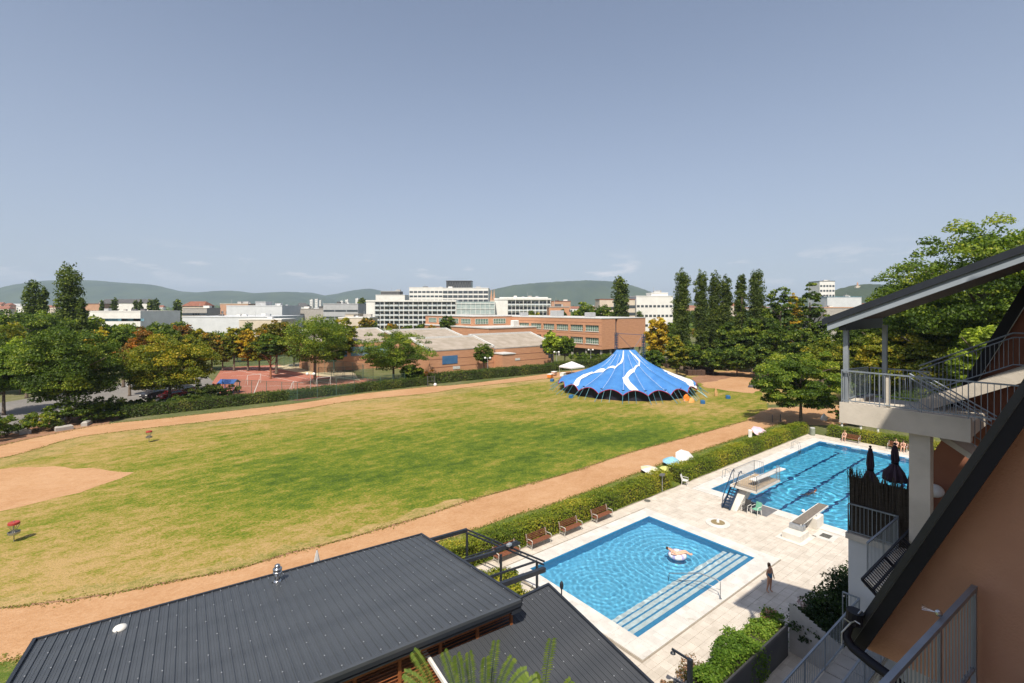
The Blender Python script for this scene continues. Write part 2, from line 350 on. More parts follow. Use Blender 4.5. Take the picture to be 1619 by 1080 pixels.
M_lawn = meadow('lawn', [(.50,(.048,.085,.009)),(.57,(.095,.14,.012)),(.615,(.155,.175,.018)),(.665,(.25,.205,.046)),(.75,(.38,.26,.11))], .035, .16, .9, dry=[(*G(150,880).xy,16,.055,1.6),(*G(20,800).xy,22,.05,1.3),(*G(990,625).xy,24,.07,1.7),(*G(700,625).xy,22,.05,3.0),(*G(380,672).xy,16,.05,3.0),(*G(860,700).xy,16,-.035,1.6),(*G(520,760).xy,14,-.03,2),(*G(1150,640).xy,16,.05,1.5),(*G(480,860).xy,9,.05,2.2),(*G(1000,690).xy,12,-.04,1.5)])
M_verge = meadow('verge_grass', [(.50,(.05,.09,.015)),(.60,(.10,.14,.022)),(.70,(.26,.20,.08))], .2, .9, .7)
M_dry = meadow('dry_grass', [(.50,(.12,.14,.025)),(.57,(.23,.20,.055)),(.64,(.37,.26,.11)),(.74,(.45,.29,.16))], .09, .45, .7)
M_clay = meadow('clay_path', [(.42,(.31,.160,.076)),(.56,(.41,.232,.118)),(.70,(.49,.305,.175))], .12, .7, .35)
M_soil = meadow('bare_soil', [(.42,(.16,.085,.05)),(.58,(.26,.14,.085)),(.70,(.36,.22,.14))], .2, .9, .9)
M_asph = meadow('asphalt', [(.42,(.13,.125,.12)),(.6,(.20,.19,.18)),(.75,(.27,.25,.24))], .2, 1.4, .2)
def rough_edge(pts, amp, seed, step=1.2):
    """an outline followed in short uneven steps"""
    rng = random.Random(seed); out = []; n = len(pts)
    for i in range(n):
        a, b = Vector(pts[i][:2]), Vector(pts[(i+1)%n][:2]); L = (b-a).length; k = max(1,min(60,int(L/step)))
        nn = Vector((-(b-a).y,(b-a).x))/max(L,1e-6)
        for j in range(k):
            q = a.lerp(b, j/k)+(nn*rng.uniform(-amp,amp) if j else Vector((0,0))); out.append((q.x,q.y))
    return out
def smooth_line(P, k=6):
    P = [Vector(p[:2]) for p in P]; out = []
    for i in range(len(P)-1):
        p0,p1,p2,p3 = P[max(i-1,0)],P[i],P[i+1],P[min(i+2,len(P)-1)]
        for j in range(k):
            t=j/k; out.append(.5*((2*p1)+(p2-p0)*t+(2*p0-5*p1+4*p2-p3)*t*t+(3*p1-p0-3*p2+p3)*t**3))
    return [(p.x,p.y) for p in out+[P[-1]]]
def flat(name, outline, z, m, amp=.12, seed=1, step=1.2):
    b = MB(); P = rough_edge(outline, amp, seed, step) if amp else [(p[0],p[1]) for p in outline]
    bm = bmesh.new(); vs = [bm.verts.new((x,y,z)) for x,y in P]; f = bm.faces.new(vs)
    bmesh.ops.triangulate(bm, faces=[f]); me = bpy.data.meshes.new(name); bm.to_mesh(me); bm.free()
    if me.polygons and sum(p.normal.z for p in me.polygons) < 0: me.flip_normals()
    me.materials.append(m); o = bpy.data.objects.new(name, me); COL.objects.link(o); o['kind']='structure'; return o
FAR = 9000
DX0, DX1, DY0, DY1 = 16.5, 69.4, 4.0, 25.35          # the pool deck
sheet('ground', cells([-FAR,DX0,DX1,FAR],[-FAR,DY0,DY1,FAR], lambda i,j: i==1 and j==1), 0, M_town)
g2 = lambda L: [G(x,y) for x,y in L]
near_top = [(-260,985),(-120,973),(0,963),(94,952),(180,939),(300,915),(380,899),(457,876),(528,858),(656,821),(760,787),(900,748),(1000,715),(1100,688),(1192,662)]
near_bot = [(-260,1075),(-120,1063),(0,1047),(37,1042),(250,1000),(450,942),(600,893),(690,858),(750,838),(807,817),(865,800),(976,760),(1028,741),(1089,719),(1182,688),(1240,668)]
far_near = [(-120,748),(-60,735),(24,720),(118,693),(213,680),(400,658),(487,646),(560,634),(680,622),(738,613),(874,598)]
far_far = [(-120,728),(0,705),(59,692),(166,671),(237,664),(400,646),(487,635.5),(560,624),(674,612),(738,607),(874,590),(930,583)]
nt_, nb_, fn_, ff_ = [smooth_line(g2(x)) for x in (near_top, near_bot, far_near, far_far)]
lawn_out = nt_ + g2([(1215,650),(1212,618),(1190,606),(1100,596),(960,590)]) + fn_[::-1]
flat('meadow', lawn_out, .010, M_lawn, .25, 3)
flat('running_track', nt_[:] + g2([(1250,648),(1290,650),(1300,660)]) + nb_[::-1], .018, M_clay, .09, 4, .8)
flat('clay_path', fn_ + g2([(930,592)]) + ff_[::-1], .018, M_clay, .14, 5)
# the worn dry strips along both tracks
def strip(line, w0, w1, name, z, m, seed, amp=.35):
    L = [Vector(p) for p in line]; out=[]; inn=[]
    for i,p in enumerate(L):
        d=(L[min(i+1,len(L)-1)]-L[max(i-1,0)]).normalized(); n=Vector((-d.y,d.x)); out.append(p+n*w0); inn.append(p+n*w1)
    rng = random.Random(seed); b = MB(); k = len(L)
    A = out; B = []
    for i in range(k):
        dd = (inn[i]-out[i]).normalized()*rng.uniform(-amp,amp); B.append(inn[i]+dd)
    for i in range(k-1): b.add([(A[i].x,A[i].y,z),(A[i+1].x,A[i+1].y,z),(B[i+1].x,B[i+1].y,z),(B[i].x,B[i].y,z)],[(0,1,2,3)])
    return b.build(name, m, kind='structure')
strip(fn_, -.1, -4.0, 'dry_grass_strip', .014, M_dry, 8, .8)
strip(nt_[:60], .1, 1.3, 'dry_grass_strip', .0165, M_dry, 9, .5)
strip(nt_, -.02, .16, 'path_edging', .030, M_soil, 12, .03)
flat('bare_diamond', g2([(-160,760),(0,742),(60,739),(140,740),(212,747),(190,757),(150,770),(90,787),(40,800),(0,809),(-160,850)]), .019, M_clay, .55, 10)
flat('verge', nb_ + g2([(1290,690)]) + [(69.4,25.36),(DX0-.5,25.36),(10,24),(-8,20)], .012, M_verge, .1, 14)
flat('lawn_behind_tent', g2([(1045,570),(1130,570),(1215,578),(1330,598),(1330,640),(1215,640),(1190,604),(1090,596),(1040,588)]), .013, M_dry, .3, 15)
flat('sand_path', g2([(1130,588),(1170,586),(1215,592),(1290,608),(1290,620),(1210,603),(1165,594),(1125,593)]), .021, M_clay, .15, 16)
flat('dirt_ground', g2([(1108,598),(1125,592),(1165,594),(1200,600),(1212,612),(1190,622),(1150,618),(1112,612)]), .023, M_clay, .4, 17)
flat('dug_soil', g2([(1090,598),(1120,590),(1152,592),(1158,596),(1130,603),(1103,606)]), .028, M_soil, .3, 18)
flat('shaded_clay_yard', g2([(1180,664),(1215,645),(1330,640),(1345,655),(1340,672),(1262,672)]), .020, M_clay, .3, 19)
flat('car_park', g2([(-160,665),(-20,640),(60,628),(150,615),(215,600),(330,596),(345,610),(325,630),(240,640),(170,650),(60,678),(-160,705)]), .011, M_asph, .2, 20)
flat('earth_bank', g2([(-200,735),(-60,705),(60,672),(160,652),(195,655),(170,672),(60,693),(-60,722),(-200,745)]), .013, M_soil, .4, 21)
# red sports courts with white lines
M_court = meadow('court_red', [(.42,(.29,.105,.075)),(.58,(.36,.14,.10)),(.72,(.42,.18,.13))], .1, .5, .1)
M_line = mat('court_line',(.75,.73,.7),.7)
co = [G(347,592),G(430,578),G(560,607),G(650,596),G(700,612),G(560,618),G(395,632),G(345,610)]
flat('sports_court', [G(352,581),G(440,577),G(500,590),G(600,601),G(560,620),G(470,634),G(350,625),G(335,606)], .016, M_court, 0)
def line_strip(a, b, w=.12, z=.024, m=None, name='court_marking'):
    a, b = Vector(a), Vector(b); d = (b-a).normalized(); n = Vector((-d.y,d.x,0))*w/2
    return sheet(name, [[a-n,b-n,b+n,a+n]], z, m or M_line)
for p,q in [((362,583),(480,606)),((372,611),(560,609)),((365,595),(470,588)),((395,581),(545,611)),((410,600),(400,626)),((440,578),(352,590)),((470,628),(560,604))]:
    line_strip(G(*p),G(*q))
flat('sand_court', [G(428,581),G(470,574),G(560,590),G(570,602),G(500,594)], .02, mat('sand',(.50,.42,.27),.9,(.60,.50,.34),2,.3,20), .1, 22)
# ================================================================ THE POOL DECK
PX0,PX1,PY0,PY1 = 19.8,32.0,14.85,22.95               # shallow pool
QX0,QX1,QY0,QY1 = 41.1,66.2,10.5,22.95                # swimming pool
xs = [DX0,18.7,PX0,PX1,33.1,39.9,QX0,QX1,67.4,DX1]; ys = [DY0,9.3,QY0,13.75,PY0,PY1,24.05,DY1]
inp = lambda x,y,P: P[0]<=x<=P[1] and P[2]<=y<=P[3]
mid = lambda i,j: ((xs[i]+xs[i+1])/2,(ys[j]+ys[j+1])/2)
holes = lambda i,j: inp(*mid(i,j),(PX0,PX1,PY0,PY1)) or inp(*mid(i,j),(QX0,QX1,QY0,QY1))
M_base = mat('joint_mortar',(.30,.26,.21),.95)
deck = sheet('pool_deck', cells(xs,ys,holes), .012, M_base)
def slab_mat(name, ca, cb):
    m = bpy.data.materials.new(name); m.use_nodes = True; nt = m.node_tree; b = nt.nodes['Principled BSDF']; b.inputs['Roughness'].default_value=.85
    g = _n(nt,'ShaderNodeTexCoord'); oi = _n(nt,'ShaderNodeNewGeometry')
    t = _n(nt,'ShaderNodeTexNoise'); t.inputs['Scale'].default_value=1.1; t.inputs['Detail'].default_value=8; t.inputs['Roughness'].default_value=.65
    v = _n(nt,'ShaderNodeTexWhiteNoise', noise_dimensions='2D'); sn = _n(nt,'ShaderNodeVectorMath', operation='SNAP'); sn.inputs[1].default_value=(.5,.5,.5)
    nt.links.new(oi.outputs['Position'], t.inputs[0]); nt.links.new(oi.outputs['Position'], sn.inputs[0]); nt.links.new(sn.outputs[0], v.inputs[0])
    ad = _n(nt,'ShaderNodeMath', operation='MULTIPLY_ADD'); ad.inputs[1].default_value=.28; nt.links.new(v.outputs[0], ad.inputs[0]); nt.links.new(t.outputs[0], ad.inputs[2])
    r = _n(nt,'ShaderNodeValToRGB'); r.color_ramp.elements[0].position=.38; r.color_ramp.elements[1].position=.85
    r.color_ramp.elements[0].color=(*ca,1); r.color_ramp.elements[1].color=(*cb,1)
    nt.links.new(ad.outputs[0], r.inputs[0])
    st=_n(nt,'ShaderNodeTexNoise'); st.inputs['Scale'].default_value=.9; st.inputs['Detail'].default_value=10; st.inputs['Roughness'].default_value=.72; nt.links.new(oi.outputs['Position'],st.inputs[0])
    sr=_n(nt,'ShaderNodeValToRGB'); sr.color_ramp.elements[0].position=.60; sr.color_ramp.elements[0].color=(1,1,1,1); sr.color_ramp.elements[1].position=.70; sr.color_ramp.elements[1].color=(.62,.56,.48,1); nt.links.new(st.outputs[0],sr.inputs[0])
    mu=_n(nt,'ShaderNodeMixRGB',blend_type='MULTIPLY'); mu.inputs[0].default_value=.7; nt.links.new(r.outputs[0],mu.inputs[1]); nt.links.new(sr.outputs[0],mu.inputs[2]); nt.links.new(mu.outputs[0], b.inputs['Base Color']); return m
M_slab = slab_mat('paving_slab',(.62,.565,.50),(.48,.43,.37)); M_white = slab_mat('pool_rim_stone',(.66,.64,.61),(.52,.50,.47))
def in_deck(x,y):
    if not (DX0<x<DX1 and DY0<y<DY1): return None
    if inp(x,y,(PX0-.02,PX1+.02,PY0-.02,PY1+.02)) or inp(x,y,(QX0-.02,QX1+.02,QY0-.02,QY1+.02)): return None
    if inp(x,y,(18.7,33.1,13.75,24.05)) or inp(x,y,(39.9,67.4,9.3,24.05)): return 'w'
    return 's'
pb = piece(.488,.488,.04); slab_me = mesh_of(MB().rbox((0,0,.02),(.488,.488,.04),0,.006),'paving_slab',M_slab)
near_, rest_ = [], MB()
x = DX0+.25
while x < DX1:
    y = DY0+.4
    while y < DY1:
        if all(in_deck(x+dx,y+dy)=='s' for dx in (-.24,.24) for dy in (-.24,.24)):
            c = CA*x-SA*y, SA*x+CA*y
            vis = c[1]>19.5 and abs(c[0]/c[1])<1.02
            sy = 487+773*H0/c[1]; sxp = 809.5+773*c[0]/c[1]
            near_.append((0 if (sy<1085 and sxp<1345 and y>10.6) else 1, c[1], x, y))
        elif in_deck(x,y)=='s':
            xa,xb,ya,yb=x-.244,x+.244,y-.244,y+.244
            for lim in (18.7,39.9): 
                if xa<lim<xb: xb=lim-.005
            for lim in (33.1,67.4):
                if xa<lim<xb: xa=lim+.005
            for lim in (13.75,9.3):
                if ya<lim<yb and in_deck(x,lim+.05)!='s': yb=lim-.005
            if ya<24.05<yb and in_deck(x,24.0)!='s': ya=24.055
            rest_.box(xa,ya,.014,xb,min(yb,DY1),.0515)
        y += .5
    x += .5
near_.sort()
rs = random.Random(2)
for k,(f,d,x,y) in enumerate(near_):
    if k < 290: share('paving_slab', slab_me, deck, (x,y,.0125+rs.uniform(0,.003)))
    else:
        z=.0525+rs.uniform(-.0015,.0015); rest_.box(x-.244,y-.244,.014,x+.244,y+.244,z)
rest_.build('paving_slabs', M_slab, deck, kind='stuff')
# the pale rim stones round both pools, one metre pieces
rim = MB(); rim_parts = []
def ring(P, w, n_out):
    x0,x1,y0,y1 = P; L=[]
    k = round((x1-x0)); dx=(x1-x0)/k
    for i in range(k):
        for (ya,yb) in ((y0-w,y0),(y1,y1+w)): L.append((x0+i*dx+.004,ya+.003,x0+(i+1)*dx-.004,yb))
    k = round((y1-y0)); dy=(y1-y0)/k
    for i in range(k):
        for (xa,xb) in ((x0-w,x0),(x1,x1+w)): L.append((xa+.003,y0+i*dy+.004,xb,y0+(i+1)*dy-.004))
    for xa,xb in ((x0-w,x0),(x1,x1+w)):
        for ya,yb in ((y0-w,y0),(y1,y1+w)): L.append((xa+.003,ya+.003,xb-.003,yb-.003))
    return L
for q in ring((PX0,PX1,PY0,PY1),1.1,0)+ring((QX0,QX1,QY0,QY1),1.17,0):
    b = MB(); b.box(q[0],q[1],.013,q[2],q[3],.062); b.build('rim_stone', M_white, deck)
# basins
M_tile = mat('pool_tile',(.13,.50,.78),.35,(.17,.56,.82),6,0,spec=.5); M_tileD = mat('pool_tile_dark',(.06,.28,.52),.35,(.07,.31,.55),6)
M_tile2 = mat('pool_tile_deep',(.09,.47,.74),.35,(.12,.53,.78),5); M_mark = mat('lane_marking',(.01,.06,.20),.4)
M_stepw = mat('step_edge_tile',(.80,.86,.86),.4)
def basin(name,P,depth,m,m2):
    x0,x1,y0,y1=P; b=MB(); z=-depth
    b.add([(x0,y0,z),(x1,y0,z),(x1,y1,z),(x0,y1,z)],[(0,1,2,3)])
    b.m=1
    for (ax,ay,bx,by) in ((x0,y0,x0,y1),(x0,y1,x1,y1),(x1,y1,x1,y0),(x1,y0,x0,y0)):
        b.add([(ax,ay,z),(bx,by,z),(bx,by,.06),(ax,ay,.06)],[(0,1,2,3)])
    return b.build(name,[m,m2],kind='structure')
basin('shallow_pool_basin',(PX0,PX1,PY0,PY1),1.05,M_tile,M_tileD)
basin('swimming_pool_basin',(QX0,QX1,QY0,QY1),1.9,M_tile2,M_tileD)
for i in range(4):
    yb = PY0+.30+.48*i+.38; zt = -.16-.2*i
    b=MB(); b.box(PX0+.003,PY0+.003 if i==0 else PY0+.30+.48*(i-1)+.38+.002,-1.048,PX1-.003,yb,zt); st=b.build('pool_step',M_tileD,kind='structure')
    b=MB(); b.box(PX0+.005,yb-.26,zt+.001,PX1-.005,yb+.003,zt+.012); b.build('step_edge',M_stepw,st)
for yy in (20.45,17.95,15.45,12.95):
    b=MB(); b.box(QX0+1.6,yy-.13,-1.899,QX1-1.6,yy+.13,-1.893); b.box(QX0+1.45,yy-.45,-1.899,QX0+1.598,yy+.45,-1.893); b.box(QX1-1.598,yy-.45,-1.899,QX1-1.45,yy+.45,-1.893)
    b.build('lane_line',M_mark,kind='structure')
for yy in (21.7,19.2,16.7,14.2,11.7):
    b=MB(); b.box(QX1-.03,yy-.5,-.5,QX1-.004,yy+.5,.0); b.build('start_block_tile',M_stepw,kind='structure')
# water: real ripples, light passes through it
def water(name,P,z,f,step,m):
    x0,x1,y0,y1=P; nx=int((x1-x0)/step); ny=int((y1-y0)/step); X=np.linspace(x0,x1,nx+1); Y=np.linspace(y0,y1,ny+1)
    XX,YY=np.meshgrid(X,Y,indexing='ij'); ZZ=z+f(XX,YY); V=np.stack([XX,YY,ZZ],-1).reshape(-1,3)
    I=np.arange((nx+1)*(ny+1)).reshape(nx+1,ny+1); F=np.stack([I[:-1,:-1],I[1:,:-1],I[1:,1:],I[:-1,1:]],-1).reshape(-1,4)
    me=bpy.data.meshes.new(name); me.vertices.add(len(V)); me.vertices.foreach_set('co',V.reshape(-1).astype(np.float32))
    me.loops.add(F.size); me.loops.foreach_set('vertex_index',F.reshape(-1).astype(np.int32)); me.polygons.add(len(F))
    me.polygons.foreach_set('loop_start',np.arange(0,F.size,4,dtype=np.int32)); me.polygons.foreach_set('loop_total',np.full(len(F),4,dtype=np.int32))
    me.polygons.foreach_set('use_smooth',[True]*len(F)); me.materials.append(m); me.update()
    o=bpy.data.objects.new(name,me); COL.objects.link(o); o['kind']='structure'; return o
def waves(centres, seeds, amp_n, lam_n, n=26):
    rng=np.random.default_rng(seeds)
    def f(X,Y):
        Z=np.zeros_like(X)
        for cx_,cy_,amp,lam,fall,off in centres:
            r=np.hypot(X-cx_,Y-cy_); Z+=amp*np.sin(2*np.pi*(r/lam)+off+.5*np.sin(X*1.3+Y*.7))*np.exp(-r/fall)*np.clip(r/.6,0,1)
        for i in range(n):
            a=rng.uniform(0,6.28); l=lam_n*rng.uniform(.6,2.4); ph=rng.uniform(0,6.28)
            Z+=amp_n*l/lam_n/math.sqrt(n)*np.sin(2*np.pi*(X*math.cos(a)+Y*math.sin(a))/l+ph+.6*np.sin(X*.9+ph)+.6*np.sin(Y*.8-ph))
        return Z
    return f
M_water = bpy.data.materials.new('pool_water'); M_water.use_nodes=True; nt=M_water.node_tree; nt.nodes.clear()
o_=_n(nt,'ShaderNodeOutputMaterial'); gl=_n(nt,'ShaderNodeBsdfGlass'); gl.inputs['IOR'].default_value=1.33; gl.inputs['Roughness'].default_value=0.0; gl.inputs['Color'].default_value=(.93,.985,1,1)
nt.links.new(gl.outputs[0],o_.inputs[0])
tube_c = G(1072,881)
wa=water('shallow_pool_water',(PX0,PX1,PY0,PY1),-.02,waves([(tube_c.x,tube_c.y,.0075,.45,5.5,0),(25,26,.003,.5,9,1),(22,19,.003,.33,5,2)],3,.0028,.34),.06,M_water)
sw = G(1291,777)
wb=water('swimming_pool_water',(QX0,QX1,QY0,QY1),-.03,waves([(sw.x,sw.y,.016,.8,6,0),(47,21,.008,1.1,8,1),(52,15,.007,.9,8,2)],5,.007,.6),.085,M_water)
for o in (wa,wb): o.cycles.is_caustics_caster=True
for o in bpy.data.objects:
    if 'basin' in o.name or 'pool_step' in o.name or 'step_edge' in o.name or 'lane_line' in o.name: o.cycles.is_caustics_receiver=True
sd.cycles.is_caustics_light=True
# ================================================================ HILLS, HAZE, TOWN
M_hill = mat('wooded_hill',(.020,.036,.014),.95,(.045,.065,.024),.004,1.0,.02,detail=12)
def hill(name, sky_line, Y, depth, seed, m=M_hill):
    """terrain whose crest follows the surveyed sky line (pixel, pixel), standing Y metres away"""
    rng = np.random.default_rng(seed); px = np.array([p[0] for p in sky_line],float); py = np.array([p[1] for p in sky_line],float)
    X = np.linspace(px[0],px[-1],240); hgt = np.interp(X,px,py); k=np.ones(7)/7; hp=np.pad(hgt,3,mode='edge'); hgt=np.convolve(hp,k,'valid')
    crest = np.maximum((487-hgt)/773*Y+H0,0); ph = rng.uniform(0,6.28,(6,3)); V=[]; nj=26
    for j in range(nj):
        t=j/(nj-1); yy = Y-depth+2*depth*t; prof = math.sin(math.pi*min(max(t,0),1))**1.25
        for i,x in enumerate(X):
            u=(x-809.5)/773*Y
            rid = sum(math.sin(u*f/900+ph[q][0]+yy*g/700)*a for q,(f,g,a) in enumerate([(3,1,.10),(7,2,.07),(13,-3,.05),(23,5,.03),(41,-8,.02),(67,11,.014)]))
            h = crest[i]*prof*(1+rid*(1-prof)*2.2) + (rng.uniform(-2.5,2.5) if prof>.2 else 0)
            p = C(u*yy/Y if False else u, yy, h-1.5); V.append((p.x,p.y,p.z))
    F=[(j*240+i,j*240+i+1,(j+1)*240+i+1,(j+1)*240+i) for j in range(nj-1) for i in range(239)]
    b=MB(); b.add(V,F); return b.build(name,m,kind='structure',smooth=True)
hill('hills',[(-320,475),(-200,470),(-60,470),(0,464),(30,458),(70,447),(110,443),(150,443),(190,447),(235,449),(275,460),(320,463),(368,459),(400,464),(470,461),(500,466),(530,474),(560,482),(600,487),(660,487)],5200,1100,1)
hill('hills',[(380,487),(430,475),(460,465),(490,462),(515,468),(540,464),(560,459),(585,456),(610,461),(640,468),(680,480),(720,486)],6000,900,2)
hill('hills',[(700,487),(740,472),(770,460),(810,451),(850,447),(890,445),(930,443),(970,445),(1000,452),(1030,464),(1080,477),(1150,484),(1200,487)],4600,800,3)
hill('hills',[(1230,487),(1290,470),(1330,457),(1350,451),(1370,449),(1395,450),(1430,452),(1500,458),(1600,470),(1700,480),(1760,487)],1900,300,4)
air = MB(); q = [C(-6500,-60),C(6500,-60),C(6500,7300),C(-6500,7300)]
air.prism([(p.x,p.y) for p in q],-2,430)
M_haze = bpy.data.materials.new('haze'); M_haze.use_nodes=True; nt=M_haze.node_tree; nt.nodes.clear(); ho=_n(nt,'ShaderNodeOutputMaterial'); pv=_n(nt,'ShaderNodeVolumePrincipled')
pv.inputs['Density'].default_value=.00008; pv.inputs['Color'].default_value=(.62,.77,1,1); pv.inputs['Anisotropy'].default_value=.0
nt.links.new(pv.outputs[0],ho.inputs['Volume'])
hz = air.build('haze',M_haze); hz['kind']='stuff'; hz['label']='pale blue summer haze over the town and hills'

# ---- far buildings: each a thing with walls, roof and windows
M_wh = mat('white_render',(.74,.73,.70),.8,(.66,.65,.62),.3); M_cr = mat('cream_render',(.60,.52,.42),.85,(.52,.45,.36),.4)
M_gy = mat('grey_cladding',(.42,.43,.44),.7,(.36,.37,.38),.4); M_lg = mat('pale_cladding',(.60,.62,.64),.6,(.54,.56,.58),.3)
M_co = mat('concrete',(.40,.38,.35),.9,(.32,.30,.28),1.2,.3,18); M_rd = mat('roof_tiles',(.26,.11,.07),.85,(.20,.085,.06),.8)
M_dk = mat('dark_roof',(.07,.07,.075),.7,(.10,.10,.10),.6); M_gl = glass('window_glass',(.04,.05,.06),.08); M_glb = glass('blue_glass',(.10,.20,.26),.1)
M_br = mat('orange_brick',(.55,.29,.17),.85,(.46,.23,.13),.6,.3,6,stretch=(1,1,5),thr=(.3,.7))
M_ros = mat('ochre_render',(.50,.30,.20),.85,(.44,.26,.17),.5)
ROT = R(-38.7)
WM = {}
def win_mesh(w_, h_, m=None, key=None):
    k = (round(w_,2),round(h_,2),key)
    if k not in WM:
        b=MB(); b.box(-w_/2,-.06,0,w_/2,.06,h_); WM[k]=mesh_of(b,'window',m or M_gl)
    return WM[k]
def block(label, px0, px1, Y, top, wall, roof=None, rows=0, cols=0, depth=18, win=(1.4,1.5), name='building', gable=False, group=None, sill0=1.2, rz=0, base=0, m_win=None, cat='building'):
    """a building seen between two pixels at distance Y, its roof edge at picture height top"""
    X0,X1=(px0-809.5)/773*Y,(px1-809.5)/773*Y; Hh=H0-(top-487)/773*Y; Wd=X1-X0
    o=thing(name,label,cat,C((X0+X1)/2,Y,0),ROT+rz,group)
    b=MB(); b.box(-Wd/2,0,base,Wd/2,depth,Hh); b.build('wall',wall,o,local=True)
    r=MB()
    if gable:
        r.add([(-Wd/2-.5,-.5,Hh),(Wd/2+.5,-.5,Hh),(Wd/2+.5,depth+.5,Hh),(-Wd/2-.5,depth+.5,Hh),(-Wd/2+2,depth/2,Hh+depth*.28),(Wd/2-2,depth/2,Hh+depth*.28)],[(0,1,5,4),(1,2,5),(2,3,4,5),(3,0,4),(3,2,1,0)])
    else: r.box(-Wd/2-.15,-.15,Hh+.002,Wd/2+.15,depth+.15,Hh+.45)
    r.build('roof',roof or M_gy,o,local=True)
    rg_=random.Random(int(px0*3+Y))
    if not gable and Wd>8:
        for k in range(min(6,int(Wd/7)+1)):
            s1=rg_.uniform(.8,2.6); x1=rg_.uniform(-Wd/2+2,Wd/2-2); y1=rg_.uniform(2,depth-2); b=MB(); b.rbox((x1,y1,Hh+.46+s1*.3),(s1*rg_.uniform(1,1.8),s1,s1*.6)); b.build('roof_unit',rg_.choice([M_gy,M_wh,M_dk,M_co]),o,local=True)
        b=MB(); x1=rg_.uniform(-Wd/3,Wd/3); b.tube([(x1,depth/2,Hh+.4),(x1,depth/2,Hh+3.4)],.07,5); b.build('aerial',M_gy,o,local=True)
    if rows:
        me=win_mesh(win[0],win[1],m_win,str(m_win)); st=(Hh-sill0-.6-base)/rows
        for j in range(rows):
            for i in range(cols):
                share('window',me,o,(-Wd/2+Wd*(i+.5)/cols,-.03,base+sill0+st*j))
    return o
# left of the white flats
block('low curved white hall with glazed bands beyond the left trees',140,222,250,493,M_wh,M_wh,3,16,30,(5.4,1.3),m_win=M_glb)
block('long white house row with dark roof and dormers under the left hill',155,236,420,479,M_wh,M_dk,2,22,12,(1.4,1.6),gable=True)
block('pink rendered house just right of the tall left poplars',135,158,380,481,M_ros,M_rd,3,5,12)
block('slatted concrete block on top of the pale hall at left',289,327,300,488,M_co,M_co,4,9,14,(2.4,1.4))
block('flat topped old house with brown roof behind the slatted block',288,322,340,484,M_cr,M_rd,2,6,12,gable=True)
block('big pale grey windowless hall left of centre',288,423,235,502,M_lg,M_lg,0,0,40)
block('pale hall extension with a beige front and white door frame',378,445,215,506,M_cr,M_wh,1,2,14,(4,4))
block('ochre house with flat roof left of the grey cladded block',348,392,330,481,M_ros,M_cr,3,6,14)
block('pale grey cladded factory block behind the large hall',358,446,300,484,M_lg,M_lg,1,2,26,(2,5))
block('small rooftop tower over the cladded factory block',404,420,305,478,M_gy,M_gy,2,2,8)
block('flat grey office block with dark window band right of the factory',445,512,330,489,M_co,M_co,1,3,16,(12,1.4))
block('grey concrete car park deck with dark horizontal bands',511,566,310,481,M_gy,M_gy,4,3,24,(7,1.2))
block('beige stair tower beside the grey car park deck',546,566,285,497,M_cr,M_co,2,2,10)
block('low beige building with glazed ground floor before the white flats',535,584,230,503,M_cr,M_wh,2,9,14)
block('small white house low in the left trees',100,122,300,494,M_wh,M_gy,1,4,12)
# right part of the horizon
block('white modern block right of the single poplar',1006,1064,260,469,M_wh,M_wh,4,9,22,(1.5,1.2))
block('white lift tower on the modern white block',1030,1056,262,464,M_wh,M_wh,0,0,10)
block('cream corner house behind the single poplar',990,1004,250,474,M_cr,M_rd,5,4,14)
block('cream house seen through the trees above the school roof',948,970,260,474,M_cr,M_rd,4,6,14)
block('tall white tower block with dark top above the right trees',1296,1320,420,445,M_wh,M_dk,9,5,16,(1.8,1.6))
block('pale glass fronted hall right of the white tower',1308,1362,380,470,M_lg,M_glb,2,12,20,(3.4,2.2),m_win=M_glb)
block('grey school annexe with red roof stripe among the right trees',1303,1352,230,487,M_co,M_ros,3,8,20,(2.4,1.2))
block('red brick hall with a white tank behind the school',868,900,230,486,M_br,M_co,1,3,14)
block('rust red roofed long block right of the white balcony flats',872,902,330,477,M_ros,M_rd,3,9,14)
# small houses of the town, and towers at the foot of the hills
rr = random.Random(5); kinds = [(M_wh,M_rd),(M_cr,M_rd),(M_wh,M_gy),(M_lg,M_dk),(M_ros,M_rd)]; protos=[]
for k,(wa_,ro_) in enumerate(kinds):
    o=thing('town_house','distant %s house of the town below the hills'%['white red roofed','cream','white flat topped','pale grey dark roofed','ochre'][k],'house',(0,0,0),0,'%s houses of the distant town'%['white red roofed','cream','flat topped white','pale grey','ochre'][k])
    b=MB(); b.box(-9,0,0,9,10,11+k); b.build('wall',wa_,o,local=True)
    b=MB(); b.add([(-9.4,-.4,11+k),(9.4,-.4,11+k),(9.4,10.4,11+k),(-9.4,10.4,11+k),(-8,5,14+k),(8,5,14+k)],[(0,1,5,4),(1,2,5),(2,3,4,5),(3,0,4),(3,2,1,0)]); b.build('roof',ro_,o,local=True)
    for j in range(3):
        for i in range(6): share('window',win_mesh(1.5,1.7),o,(-7.5+3*i,-.03,1.5+3.3*j))
    protos.append(o)
